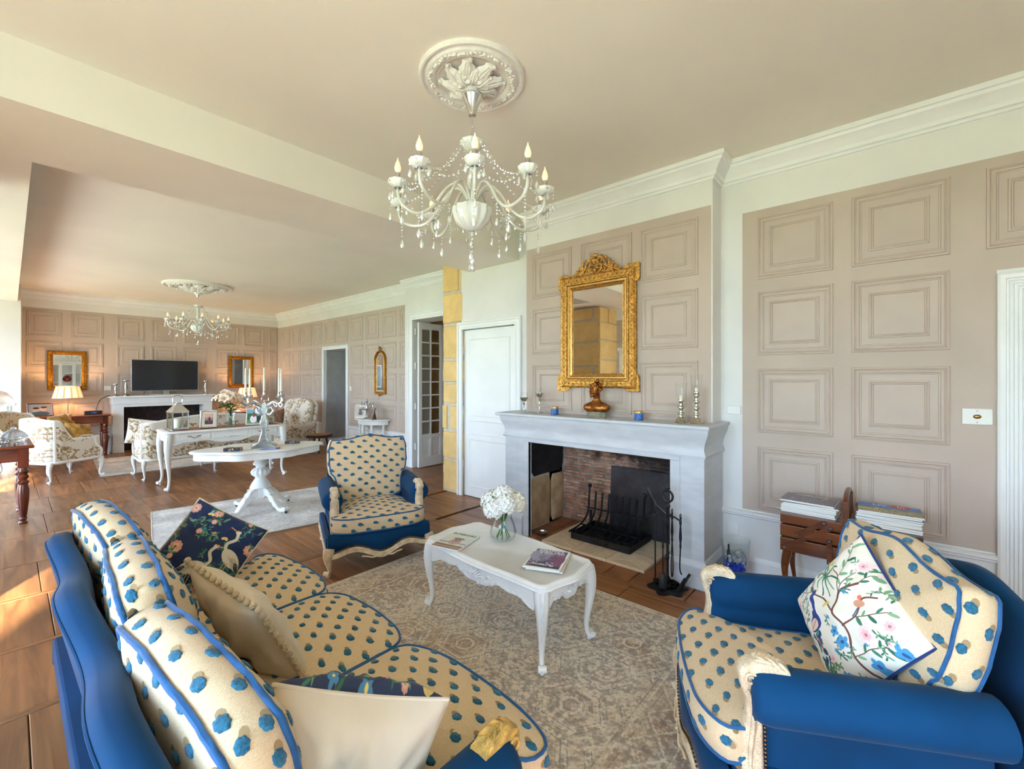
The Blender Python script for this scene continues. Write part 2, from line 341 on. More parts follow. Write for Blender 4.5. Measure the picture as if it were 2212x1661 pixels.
def dup(o, parent=None, **kw):
    c = o.copy(); COL.objects.link(c)
    if parent: c.parent = parent
    for ch in [x for x in bpy.data.objects if x.parent == o]: dup(ch, c)
    for k, v in kw.items():
        if k in ('label', 'group', 'category'): c[k] = v
        elif k == 'loc': c.location = v
        elif k == 'rz': c.rotation_euler = (0, 0, v)
        elif k == 'scale': c.scale = v
    return c
def text(body, size, loc, rot, matn, parent, name='lettering', ext=.0004, align='CENTER', sx_=1.):
    c = bpy.data.curves.new(name, 'FONT'); c.body = body; c.size = size; c.extrude = ext; c.align_x = align; c.resolution_u = 3; c.materials.append(MAT[matn])
    tmp = bpy.data.objects.new(name, c); COL.objects.link(tmp); dg = bpy.context.evaluated_depsgraph_get(); me = bpy.data.meshes.new_from_object(tmp.evaluated_get(dg)); bpy.data.objects.remove(tmp); bpy.data.curves.remove(c); me.name = name
    if not me.materials: me.materials.append(MAT[matn])
    o = bpy.data.objects.new(name, me); COL.objects.link(o); o.parent = parent; o.location = loc; o.rotation_euler = rot; o.scale = (sx_, 1, 1); return o

def soot_up(name, hi):
    "smoke blackening of the chamber back, heavier high up and to one side (a stain with its own ragged edge)"
    m = MAT[name]; t = m.node_tree; N = t.nodes; L = t.links; b = N['Principled BSDF']; src = b.inputs['Base Color'].links[0].from_socket
    c = N.new('ShaderNodeTexCoord'); sp = N.new('ShaderNodeSeparateXYZ'); L.new(c.outputs['Object'], sp.inputs[0]); n = N.new('ShaderNodeTexNoise'); n.inputs['Scale'].default_value = 7; n.inputs['Detail'].default_value = 6; L.new(c.outputs['Object'], n.inputs['Vector'])
    a = N.new('ShaderNodeMath'); a.operation = 'MULTIPLY_ADD'; L.new(sp.outputs['Y'], a.inputs[0]); a.inputs[1].default_value = -.34; L.new(sp.outputs['Z'], a.inputs[2])
    d = N.new('ShaderNodeMath'); d.operation = 'MULTIPLY_ADD'; L.new(n.outputs['Fac'], d.inputs[0]); d.inputs[1].default_value = .9; L.new(a.outputs[0], d.inputs[2])
    r = N.new('ShaderNodeMapRange'); r.inputs[1].default_value = 1.00; r.inputs[2].default_value = 1.18; r.inputs[4].default_value = .93*hi; L.new(d.outputs[0], r.inputs[0])
    x = N.new('ShaderNodeMix'); x.data_type = 'RGBA'; L.new(r.outputs[0], x.inputs[0]); L.new(src, x.inputs[6]); x.inputs[7].default_value = (.018, .014, .015, 1); L.new(x.outputs[2], b.inputs['Base Color'])
def crackle(name, scale, wd, col):
    m = MAT[name]; t = m.node_tree; N = t.nodes; L = t.links; b = N['Principled BSDF']; src = b.inputs['Base Color'].links[0].from_socket
    c = N.new('ShaderNodeTexCoord'); v = N.new('ShaderNodeTexVoronoi'); v.feature = 'DISTANCE_TO_EDGE'; v.inputs['Scale'].default_value = scale; L.new(c.outputs['Object'], v.inputs['Vector'])
    n = N.new('ShaderNodeTexNoise'); n.inputs['Scale'].default_value = 14; L.new(c.outputs['Object'], n.inputs['Vector']); k = N.new('ShaderNodeMath'); k.operation = 'MULTIPLY'; L.new(n.outputs['Fac'], k.inputs[0]); k.inputs[1].default_value = wd*2
    g = N.new('ShaderNodeMath'); g.operation = 'LESS_THAN'; L.new(v.outputs['Distance'], g.inputs[0]); L.new(k.outputs[0], g.inputs[1])
    x = N.new('ShaderNodeMix'); x.data_type = 'RGBA'; L.new(g.outputs[0], x.inputs[0]); L.new(src, x.inputs[6]); x.inputs[7].default_value = (*col, 1); L.new(x.outputs[2], b.inputs['Base Color'])
crackle('cream_wood', 120, .022, rgb(164, 130, 96)); crackle('gilt_wood', 130, .015, rgb(150, 110, 50))
for n_, hi in (('brick_red', 1.), ('brick_pale', 1.), ('brick_mortar', .9)): soot_up(n_, hi)
# ================================================================ THE ROOM
S = dict(kind='structure')
def slab(name, boxes, m, **k):
    mb = MB()
    for b in boxes: mb.box(*b)
    return add(mb, name, m, smooth=0, **S, **k)
# ---- floor: oak boards in bays with narrow cross strips
fl = slab('floor', [(XL-.3, 5.9, YB-.3, 12.0, -.12, -.012)], 'dark_gap')
bays = [-2.4, -1.6, -.85, -.1, .65, 1.38, 2.10, 2.86, 3.56, 4.36, 5.10, 5.98, 6.85, 7.75, 8.6, 9.5, 10.4, 11.3, 12.0]
pieces = []; strips = []; rr = random.Random(3)
for i in range(len(bays)-1):
    y0, y1 = bays[i], bays[i+1]; st = .045 if i in (6, 7, 8) else .0
    if st: strips.append((y1-st, y1))
    two = (y1-y0) > .68
    x = XL-.1+rr.uniform(-.2, 0)
    while x < 5.85:
        wd = rr.uniform(.22, .42); x1 = min(x+wd, 5.85)
        q1 = x1
        if .6 < y0 and y1 < 2.9:
            if x1 > 2.885 and x < 2.885: q1 = 2.885
            elif 2.8 < x < 3.9: q1 = x
        if q1-x > .03:
            cut = y0+(y1-st-y0)*rr.choice([1, 1, 1, .5, .42, .6]) if i > 8 else y1-st
            pieces.append((x, q1, y0, min(cut, y1-st)))
            if cut < y1-st-.05: pieces.append((x, q1, cut, y1-st))
        x += wd
def board_mesh(w_, d_, r):
    g = .0018; mb = MB(); hw, hd = w_/2-g, d_/2-g; b = .003; z = r.uniform(-.0008, .0008)
    mb.loft([[(-hw, -hd, -.03), (hw, -hd, -.03), (hw, hd, -.03), (-hw, hd, -.03)], [(-hw, -hd, -b+z), (hw, -hd, -b+z), (hw, hd, -b+z), (-hw, hd, -b+z)],
             [(-hw+b, -hd+b, z), (hw-b, -hd+b, z), (hw-b, hd-b, z), (-hw+b, hd-b, z)]], cap=(0, 1)); return mb
pieces.sort(key=lambda q: math.hypot((q[0]+q[1])/2-.6, (q[2]+q[3])/2-.6) + (3 if (q[0]+q[1])/2 < -.25 and q[2] < 9 else 0) + (5 if q[3] < .2 else 0))
far = MB()
for i, (x0, x1, y0, y1) in enumerate(pieces):
    if i < 285:
        o = add(board_mesh(x1-x0, y1-y0, rr), 'plank', 'oak_floor', fl, smooth=0, fix=False, loc=((x0+x1)/2, (y0+y1)/2, 0))
    else: far.box(x0+.003, x1-.003, y0+.003, y1-.003, -.03, 0)
add(far, 'planks', 'oak_floor', fl, smooth=0, kind='stuff')
for y0, y1 in strips:
    mb = MB()
    for a, b in ((XL, 1.4), (1.4, 2.88)): mb.box(a, b-.004, y0+.003, y1-.003, -.03, .001)
    add(mb, 'floor_strip', 'oak_strip', fl, smooth=0, bevel=.002)
# red tiles before the hearth
ty = [.65, 1.02, 1.42, 1.62, 2.03, 2.43, 2.86]
for xa, xb in ((2.885, 3.13), (3.13, 3.50), (3.50, 3.86)):
    for ya, yb in zip(ty[:-1], ty[1:]):
        add(MB().box(xa+.004, xb-.004, ya+.004, yb-.004, -.03, .001), 'floor_tile', 'terracotta', fl, smooth=0, bevel=.003)
# ---- shell walls
slab('ceiling', [(XL-.3, 5.9, YB-.3, 12.0, H, H+.2)], 'ceiling_paint')
def wall_x(name, x0, x1, y0, y1, holes, m='wall_paint', z1=H):
    "wall slab parallel to Y with rectangular holes (ya, yb, za, zb)"
    b = []; y = y0
    for ya, yb, za, zb in sorted(holes):
        b.append((x0, x1, y, ya, 0, z1))
        if za > 0: b.append((x0, x1, ya, yb, 0, za))
        b.append((x0, x1, ya, yb, zb, z1)); y = yb
    b.append((x0, x1, y, y1, 0, z1)); return slab(name, b, m)
wall_x('wall_left', XL-.35, XL, YB, 12.0, [(a, b, .02, 2.55) for a, b in LWIN])
XA, XB, XD, XP, XF = 3.564, 3.36, 3.69, 4.30, 4.45
b = [(XL-.35, BWIN[0][0], YB-.3, YB, 0, H), (BWIN[0][1], 5.9, YB-.3, YB, 0, H), (BWIN[0][0], BWIN[0][1], YB-.3, YB, 0, .45), (BWIN[0][0], BWIN[0][1], YB-.3, YB, 1.95, H)]
slab('wall_back', b, 'wall_paint')
wr = slab('wall_right', [(XA, 4.6, -.52, .985, 0, H), (XA, 4.6, YB, -1.5, 0, H), (XA, 4.6, -1.5, -.52, 1.98, H), (3.75, 4.6, -1.5, -.52, 0, 1.98)], 'wall_paint')
wd = slab('wall_door_side', [(XD, 4.3, 2.70, 3.13, 0, H), (XD, 4.3, 3.13, 4.04, 2.05, H), (3.76, 4.3, 3.13, 4.04, 0, 2.05)], 'wall_paint')
wp = slab('wall_passage_side', [(XP, 4.65, 4.41, 4.82, 0, H), (XP, 4.65, 5.86, 6.085, 0, H), (XP, 4.65, 4.82, 5.86, 2.39, H)], 'wall_paint')
wf = slab('wall_far_right', [(XF, 5.5, 6.085, 8.27, 0, H), (XF, 5.5, 9.21, 12, 0, H), (XF, 5.5, 8.27, 9.21, 2.05, H), (5.45, 5.7, 8.27, 9.21, 0, 2.05)], 'wall_paint')
slab('wall_corridor', [(XF+.03, 5.46, 9.185, 9.215, 0, 2.045), (5.40, 5.46, 8.27, 9.2, 0, 2.045), (XF+.03, 5.46, 8.27, 8.30, 0, 2.045)], 'grey_plaster')
ff = slab('wall_far', [(XL-.3, 5.5, 11.7, 12.0, 0, H)], 'wall_paint')
slab('wall_left_end', [(-1.2, .13, 11.2, 11.7, 0, H)], 'wall_paint')
slab('wall_outer_room', [(5.75, 5.9, 4.3, 6.6, 0, H), (4.65, 5.9, 6.05, 6.2, 0, H), (4.3, 5.9, 4.3, 4.42, 0, H)], 'limestone')
# beams
slab('ceiling_beam', [(XL, XD+.3, 3.10, 3.90, 2.75, H)], 'ceiling_paint')
slab('ceiling_beam_long', [(-.62, .09, 3.90, 11.3, 2.76, H)], 'ceiling_paint')
# ---- cornice (sweeps)
CR = [(0, 0), (.012, 0), (.014, .018), (.03, .022), (.034, .045), (.055, .075), (.085, .10), (.09, .118), (.105, .12), (.105, .15), (0, .15)]
CR = [(o, z+H-.15) for o, z in CR]
mb = MB()
mb.sweep((XA, YB, 0), (XA, .985, 0), (-1, 0, 0), CR, 0, -1)
mb.sweep((XA, .985, 0), (XB, .985, 0), (0, -1, 0), CR, -1, 1)
mb.sweep((XB, .985, 0), (XB, 2.73, 0), (-1, 0, 0), CR, 1, 0)
add(mb, 'cornice', 'trim_paint', smooth=25, kind='structure')
mb = MB()
mb.sweep((XP, 4.2, 0), (XP, 6.085, 0), (-1, 0, 0), CR, 0, 0)
CR2 = [(0, 0), (.012, 0), (.012, .02), (.022, .02), (.022, .045), (.034, .045), (.034, .07), (.05, .075), (.06, .10), (.08, .12), (.08, .14), (.10, .14), (.10, .17), (0, .17)]
CR2 = [(o, z+H-.17) for o, z in CR2]
mb.sweep((XF, 6.085, 0), (XF, 11.7, 0), (-1, 0, 0), CR2, 0, -1)
mb.sweep((XF, 11.7, 0), (.09, 11.7, 0), (0, -1, 0), CR2, -1, 0)
add(mb, 'cornice', 'trim_paint', smooth=25, kind='structure')
# ---- baseboards and dado rails
BP = [(0, 0), (.024, 0), (.024, .12), (.016, .135), (.012, .15), (0, .15)]
DR = [(0, .462), (.012, .462), (.02, .47), (.02, .478), (.03, .486), (.03, .50), (.012, .508), (0, .508)]
mb = MB(); mb.sweep((XA, -.43, 0), (XA, .985, 0), (-1, 0, 0), BP)
add(mb, 'baseboard_right', 'trim_paint', smooth=25, kind='structure')
mb = MB(); mb.sweep((XA, -.445, -.03), (XA, .985, -.03), (-1, 0, 0), DR)
add(mb, 'trim_1', 'trim_paint', smooth=25, kind='structure')
mb = MB(); mb.sweep((XF, 6.085, 0), (XF, 8.19, 0), (-1, 0, 0), BP); mb.sweep((XF, 9.29, 0), (XF, 11.7, 0), (-1, 0, 0), BP); mb.sweep((5.4, 9.185, 0), (XF, 9.185, 0), (0, -1, 0), BP)
mb.sweep((XF, 6.085, -.015), (XF, 8.19, -.015), (-1, 0, 0), DR); mb.sweep((XF, 9.29, -.015), (XF, 11.7, -.015), (-1, 0, 0), DR)
add(mb, 'baseboard_far_right', 'trim_paint', smooth=25, kind='structure')
mb = MB(); mb.sweep((XF, 11.7, 0), (.13, 11.7, 0), (0, -1, 0), BP); mb.sweep((XF, 11.7, 0), (.13, 11.7, 0), (0, -1, 0), DR); mb.sweep((.13, 11.2, 0), (-1.2, 11.2, 0), (0, -1, 0), BP)
add(mb, 'baseboard_far', 'trim_paint', smooth=25, kind='structure')
# ---- panelled paper: backing boards on the walls, each framed panel a piece of its wall
OUT = [(0, 0), (.002, .009), (.012, .012), (.018, .006), (.026, .011), (.036, .009), (.040, .003), (.046, .003), (.048, 0)]
INN = [(0, 0), (.002, .007), (.010, .009), (.014, .004), (.020, .006), (.024, 0)]
cache = {}
def panel(parent, M, w_, h_, inset):
    k = (round(w_, 2), round(h_, 2), round(inset, 3)); me = cache.get(k)
    if me is None:
        mb = MB(); mb.frame(-w_/2, w_/2, -h_/2, h_/2, OUT)
        mb.frame(-w_/2+inset, w_/2-inset, -h_/2+inset, h_/2-inset, INN)
        q = inset*.5; mb.add([(-w_/2+.048, -h_/2+.048, .0012), (w_/2-.048, -h_/2+.048, .0012), (w_/2-.048, h_/2-.048, .0012), (-w_/2+.048, h_/2-.048, .0012)], [(0, 1, 2, 3)])
        tmp = add(mb, 'panel', 'panel_mould', smooth=0); me = tmp.data; cache[k] = me; bpy.data.objects.remove(tmp)
    o = bpy.data.objects.new('panel', me); COL.objects.link(o); o.parent = parent; o.matrix_local = M; return o
def MX(x, y, z):   # panel facing -X : local x -> -Y, local y -> Z, local z -> -X
    return Matrix(((0, 0, -1, x), (-1, 0, 0, y), (0, 1, 0, z), (0, 0, 0, 1)))
def MY(x, y, z):   # facing -Y
    return Matrix(((1, 0, 0, x), (0, 0, -1, y), (0, 1, 0, z), (0, 0, 0, 1)))
ROWS = [(2.20, 2.65), (1.65, 2.11), (1.095, 1.555), (.54, .995)]
def paper(name, parent, box_): return add(MB().box(*box_), name, 'panel_paper', parent, smooth=0)
paper('panelled_paper', wr, (XA-.003, XA+.01, -.435, .835, .487, 2.668)); paper('panelled_paper', wr, (XA-.003, XA+.01, -1.6, -.435, 2.045, 2.668))
for (ya, yb) in ((.737, .292), (.195, -.253)):
    for za, zb in ROWS: panel(wr, MX(XA-.003, (ya+yb)/2, (za+zb)/2-.035), ya-yb, zb-za, .075 if ya > .5 else .085)
panel(wr, MX(XA-.003, -.62, 2.39), .45, .45, .08)
br = slab('chimney_breast', [(XB, XA+.3, .985, 2.73, 1.10, H), (3.5, XA+.3, .985, 1.06, 0, 1.1), (3.5, XA+.3, 2.66, 2.73, 0, 1.1), (XA, XD+.1, 2.6, 2.73, 0, H)], 'wall_paint')
paper('panelled_paper', br, (XB-.003, XB+.01, .995, 2.727, 1.10, 2.714))
for (ya, yb) in ((2.651, 2.20), (2.102, 1.614), (1.536, 1.088)):
    for za, zb in [(2.22, 2.65), (1.68, 2.12), (1.15, 1.58)]: panel(br, MX(XB-.003, (ya+yb)/2, (za+zb)/2), ya-yb, zb-za, .085)
paper('panelled_paper', wf, (XF-.003, XF+.01, 6.085, 8.19, .505, 2.71)); paper('panelled_paper', wf, (XF-.003, XF+.01, 9.3, 11.7, .505, 2.71)); paper('panelled_paper', wf, (XF-.003, XF+.01, 8.19, 9.3, 2.13, 2.71))
cols = [(11.405, 10.925), (10.843, 10.379), (10.282, 9.826), (9.732, 9.32), (9.188, 8.724), (8.675, 8.221), (8.111, 7.651), (7.547, 7.102), (6.992, 6.555), (6.454, 6.10)]
for i, (ya, yb) in enumerate(cols):
    for j, (za, zb) in enumerate([(2.18, 2.65), (1.63, 2.10), (1.05, 1.54), (.53, .97)]):
        if i in (4, 5) and j > 0: continue
        panel(wf, MX(XF-.003, (ya+yb)/2, (za+zb)/2), ya-yb, zb-za, .085)
paper('panelled_paper', ff, (.15, 4.45, 11.697, 11.71, .51, 2.73))
for xa, xb in [(.20, .65), (.76, 1.21), (1.40, 1.83), (1.94, 2.38), (2.49, 2.94), (3.11, 3.57), (3.66, 4.12), (4.24, 4.42)]:
    for za, zb in [(2.213, 2.669), (1.657, 2.122), (1.11, 1.558), (.55, 1.011)]: panel(ff, MY((xa+xb)/2, 11.697, (za+zb)/2), xb-xa, zb-za, .085 if xb-xa > .3 else .045)
# panelling of the left wall (seen in the big mirror)
paper('panelled_paper', bpy.data.objects['wall_left'], (XL-.01, XL+.003, 2.85, 4.65, .5, 2.68))
ML = lambda x, y, z: Matrix(((0, 0, 1, x), (1, 0, 0, y), (0, 1, 0, z), (0, 0, 0, 1)))
for ya in (2.95, 3.55, 4.12):
    for za, zb in ROWS: panel(bpy.data.objects['wall_left'], ML(XL+.003, ya+.23, (za+zb)/2), .46, zb-za, .085)
# ---- doors
def casing(name, M, w_, h_, cw=.1, prof=None, parent=None):
    "door surround in local XY (x across, y up), opening from -w/2..w/2, 0..h"
    pr = prof or [(0, 0), (0, .022), (.012, .03), (.03, .03), (.036, .02), (cw*.7, .018), (cw*.76, .024), (cw, .024), (cw, 0)]
    mb = MB(M); L = []
    for d, hh in pr:
        e = cw-d; L.append([(-w_/2-e, 0, hh), (-w_/2-e, h_+e, hh), (w_/2+e, h_+e, hh), (w_/2+e, 0, hh)])
    mb.loft(L, closed=False, cap=(0, 0)); return mb
def raised(mb, u0, u1, v0, v1, z=0, d=.03):
    mb.frame(u0, u1, v0, v1, [(0, z), (.004, z+.006), (.012, z+.002), (d, z-.006+.004)])
    mb.add([(u0+d, v0+d, z+.002), (u1-d, v0+d, z+.002), (u1-d, v1-d, z+.002), (u0+d, v1-d, z+.002)], [(0, 1, 2, 3)])
M1 = MX(XD, 3.585, 0)
d1 = add(casing('door_1', M1, .86, 2.05, .09), 'door_1', 'trim_paint', smooth=25, kind='structure')
mb = MB(MX(XD+.02, 3.585, .008)); mb.box(-.425, .425, 0, 2.03, -.03, 0)
raised(mb, -.335, .335, .98, 1.92); raised(mb, -.335, .335, .76, .93); raised(mb, -.335, .335, .12, .70)
add(mb, 'door_leaf', 'trim_paint', d1, smooth=25)
for z in (.35, 1.02, 1.75): add(MB().lathe([(.009, 0), (.009, .09)], (XD-.006, 4.012, z), 8), 'hinge', 'trim_paint', d1)
# fluted surround of the door near the camera
fp = [(0, 0), (0, .03), (.01, .036), (.03, .036)]
for k in range(7): fp += [(.034+k*.016, .026), (.041+k*.016, .026), (.045+k*.016, .034), (.049+k*.016, .034)]
fp += [(.15, .036), (.16, .03), (.16, 0)]
M2 = MX(XA, -1.055, 0)
d2 = add(casing('door_2', M2, .92, 1.86, .16, fp), 'door_2', 'trim_paint', smooth=20, kind='structure')
mb = MB(MX(XA+.02, -1.055, .008)); mb.box(-.46, .46, 0, 1.85, -.03, 0); raised(mb, -.36, .36, 1.0, 1.75); raised(mb, -.36, .36, .15, .9)
add(mb, 'door_leaf', 'trim_paint', d2, smooth=25)
# doorway in the far right wall
d3 = add(casing('door_3', MX(XF, 8.74, 0), .94, 2.05, .075), 'door_3', 'trim_paint', smooth=25, kind='structure')
# glazed door folded back into the next room
d4 = add(casing('door_4', MX(XP, 5.34, 0), 1.04, 2.39, .12), 'door_4', 'trim_paint', smooth=25, kind='structure')
LW, LH = .50, 2.34
lf = add(MB(Matrix.Translation((XP+.02, 5.76, .01))).box(0, .065, -.02, .02, 0, LH).box(LW-.06, LW, -.02, .02, 0, LH).box(.065, LW-.06, -.02, .02, 0, .16).box(.065, LW-.06, -.02, .02, .46, .52)
         .box(.065, LW-.06, -.02, .02, LH-.10, LH).box(LW/2-.02, LW/2+.02, -.02, .02, .16, .46), 'door_leaf', 'trim_paint', d4, smooth=0, bevel=.004)
for a, b_ in ((.065, LW/2-.02), (LW/2+.02, LW-.06)):
    mb = MB(Matrix.Translation((XP+.02, 5.76, .01)) @ Matrix(((1, 0, 0, 0), (0, 0, -1, 0), (0, 1, 0, 0), (0, 0, 0, 1))))
    mb.box(a, b_, .16, .46, -.006, .004); raised(mb, a+.015, b_-.015, .175, .445, .005, .03); add(mb, 'lower_panel', 'trim_paint', lf, smooth=25)
n = 8; ph = (LH-.10-.52)/n
for i in range(n+1):
    if 0 < i < n: add(MB(Matrix.Translation((XP+.02, 5.76, .01))).box(.065, LW-.06, -.016, .016, .52+i*ph-.012, .52+i*ph+.012), 'glazing_bar', 'trim_paint', lf, smooth=0, bevel=.004)
add(MB(Matrix.Translation((XP+.02, 5.76, .01))).box(LW/2-.012, LW/2+.012, -.016, .016, .52, LH-.1), 'glazing_bar', 'trim_paint', lf, smooth=0, bevel=.004)
for i in range(n):
    for a, b_ in ((.065, LW/2-.012), (LW/2+.012, LW-.06)):
        add(MB(Matrix.Translation((XP+.02, 5.76, .01))).box(a, b_, -.003, .003, .52+i*ph+.012, .52+(i+1)*ph-.012), 'pane', 'pane_glass', lf, smooth=0)
for z in (.3, .95, 1.6, 2.15): add(MB().lathe([(.012, 0), (.012, .10)], (XP-.004, 5.80, z), 8), 'hinge', 'trim_paint', d4)
# ---- stone pier beside the white door, every block a piece
def pier(x0, x1, y0, y1, z1, front, seed, name='wall_pier'):
    "front = '-X' or '+X' face carries the visible blocks"
    p = slab(name, [(x0+.012, x1-.012, y0+.012, y1-.012, 0, z1)], 'mortar'); r = random.Random(seed); z = .0; k = 0
    while z < z1-.04:
        h = min([.42, .36, .34, .30, .30, .44, .40, .38, .3][k % 9]*r.uniform(.9, 1.05), z1-z); wy = y1-y0
        if k % 3 == 1: sp = [(y0, y0+wy*.78), (y0+wy*.82, y1)]
        elif k % 3 == 2 and k % 2 == 0: sp = [(y0, y0+wy*.25), (y0+wy*.34, y1)]
        else: sp = [(y0, y1)]
        if y0+wy*.5 > 4 and sp[0][1] < y1: sp = [(y0+y1-b, y0+y1-a) for a, b in sp]
        for a, b in sp:
            n = 7; xa, xb = (x0+r.uniform(-.004, .004), x0+.1) if front == '-X' else (x1-.1, x1+r.uniform(-.004, .004))
            o = []
            ym, zm, hy, hz = (a+b)/2, z+h/2, (b-a)/2-.010, h/2-.014
            for t in range(20):
                an = 2*PI*(t+.5)/20; cx_, cz_ = math.cos(an), math.sin(an); q = 1/max(abs(cx_), abs(cz_)); q = min(q, 1.38)*(1+r.uniform(-.05, .015))
                o.append((ym+hy*cx_*q, zm+hz*cz_*q))
            s_ = 1 if front == '-X' else -1
            f0, f1 = (xa, xb) if front == '-X' else (xb, xa)
            mb = MB(); mb.loft([[(f1, p_[0], p_[1]) for p_ in o], [(f0+.012*s_, p_[0], p_[1]) for p_ in o], [(f0, ym+(p_[0]-ym)*.95, zm+(p_[1]-zm)*.95) for p_ in o]], cap=(0, 1))
            add(mb, 'stone_block', 'stone_yellow', p, smooth=40)
            # the side return of the block
        z += h; k += 1
    return p
pier(XD, 4.32, 4.0, 4.41, H-.0, '-X', 5)
pl = pier(-.95, -.30, 3.98, 4.62, 2.75, '+X', 11)
rs = random.Random(4); z = 0
while z < 2.7:   # blocks on the face toward the camera
    h = min(rs.uniform(.3, .42), 2.75-z)
    for a, b in ([(-.95, -.3)] if rs.random() < .5 else [(-.95, -.62), (-.61, -.3)]):
        add(MB().box(a+.008, b-.008, 3.972, 4.02, z+.01, z+h-.01), 'stone_block', 'stone_yellow', pl, smooth=0, bevel=.01)
    z += h
# ---- windows
def window(name, M, w_, h_, cols_, rows_, parent=None):
    f = add(MB(M).frame(-w_/2, w_/2, 0, h_, [(0, -.03), (0, .03), (.06, .03), (.06, -.03), (0, -.03)]), name, 'trim_paint', smooth=0, kind='structure')
    for i in range(1, cols_): add(MB(M).box(-w_/2+w_*i/cols_-.03, -w_/2+w_*i/cols_+.03, .06, h_-.06, -.025, .025), 'mullion', 'trim_paint', f, smooth=0)
    for j in range(1, rows_): add(MB(M).box(-w_/2+.06, w_/2-.06, h_*j/rows_-.012, h_*j/rows_+.012, -.015, .015), 'glazing_bar', 'trim_paint', f, smooth=0)
    add(MB(M).box(-w_/2+.06, w_/2-.06, .06, h_-.06, -.002, .002), 'pane', 'clear_glass', f, smooth=0)
for i, (a, b) in enumerate(LWIN):
    window('window_%d' % (i+1), Matrix(((0, 0, 1, XL-.2), (1, 0, 0, (a+b)/2), (0, 1, 0, .02), (0, 0, 0, 1))), b-a, 2.53, 2, 4)
for i, (a, b) in enumerate(BWIN):
    window('window_6', Matrix(((1, 0, 0, (a+b)/2), (0, 0, 1, YB-.2), (0, 1, 0, .45), (0, 0, 0, 1))), b-a, 1.5, 2, 3)
slab('ground', [(-60, XL-.35, -60, 60, -.5, -.25), (XL-.35, 60, -60, YB-.3, -.5, -.25)], 'lawn')
slab('terrace_path', [(-5.0, XL-.35, -12, 16, -.25, -.10)], 'terrace')
# ================================================================ MAIN FIREPLACE
fp_ = thing('fireplace', 'big white painted fireplace with deep cove cornice and brick-backed hearth', 'fireplace', (XA, 1.87, 0))
def L_(x, y, z=0): return (x-XA, y-1.87, z)
TF = Matrix.Translation((-XA, -1.87, 0))
FX = 3.125; YR, YL = .97, 2.80; OR, OL = 1.205, 2.515; OT = .865
mb = MB(TF)
mb.box(FX, XA, YR, OR, 0, .90).box(FX, 3.17, OL, 2.66, 0, .90).box(FX, 3.70, 2.66, YL, 0, .90).box(FX, XB, OR, OL, OT, .90)
add(mb, 'surround', 'mantel_paint', fp_, smooth=0, bevel=.004)
mb = MB(TF)   # plinth blocks
PL = [(0, 0), (.03, 0), (.03, .15), (.018, .17), (.01, .185), (0, .19)]
mb.sweep((FX, YR, 0), (FX, OR-.0, 0), (-1, 0, 0), PL, 1, 0); mb.sweep((FX, YR, 0), (XA-.0, YR, 0), (0, -1, 0), PL, 1, 0)
add(mb, 'plinth', 'mantel_paint', fp_, smooth=25); mb = MB(TF)
mb.sweep((FX, OL+.06, 0), (FX, YL, 0), (-1, 0, 0), PL, 0, 1); mb.sweep((FX, YL, 0), (3.66, YL, 0), (0, 1, 0), PL, 1, 0)
add(mb, 'plinth', 'mantel_paint', fp_, smooth=25)
mb = MB(TF)   # inner slip board round the opening
for a, b, c, d in ((OR-.07, OR, 0, OT), (OL, OL+.06, 0, OT)): mb.box(FX-.008, FX+.03, a, b, c, d)
mb.box(FX-.008, FX+.03, OR-.07, OL+.06, OT-.0, OT+.045)
add(mb, 'opening_slip', 'mantel_paint', fp_, smooth=0, bevel=.003)
CV = [(0, .895), (.0, .915), (-.012, .92), (-.010, .935), (.0, .97), (.015, 1.01), (.018, 1.045), (.008, 1.08), (-.004, 1.098), (-.30, 1.098), (-.30, .895)]
CV = [(-o if o > -.2 else o, z) for o, z in CV]; CV = [(o+.004, z) for o, z in CV]
# flared hood: cove that leans outward to the shelf
HD = [(0, .895), (.010, .895), (.014, .912), (.006, .93), (.0, .95), (.004, .985), (.016, 1.02), (.03, 1.05), (.036, 1.075), (.038, 1.098), (0, 1.098)]
mb = MB(TF)
mb.sweep((FX-.006, YR, 0), (FX-.006, YL, 0), (-1, 0, 0), HD, 1, 1); mb.sweep((FX-.006, YR-.0, 0), (XA, YR, 0), (0, -1, 0), HD, 1, 0); mb.sweep((FX-.006, YL, 0), (3.68, YL, 0), (0, 1, 0), HD, 1, 0)
mb.box(FX-.006, XA, YR, YL, .90, 1.098)
add(mb, 'cornice_hood', 'mantel_paint', fp_, smooth=25)
add(MB(TF).box(FX-.065, XA+.0, YR-.05, 2.88, 1.098, 1.125), 'mantel_shelf', 'mantel_paint', fp_, smooth=0, bevel=.008)
# fire chamber
add(MB(TF).box(3.15, 3.9, 2.60, 2.66, 0, 1.09), 'chamber_side', 'mortar', fp_, smooth=0); add(MB(TF).box(3.15, 3.9, 1.06, 1.11, 0, 1.09), 'chamber_side', 'soot', fp_, smooth=0)
add(MB(TF).box(3.15, 3.9, 1.1, 2.62, 1.07, 1.095), 'flue', 'soot', fp_, smooth=0)
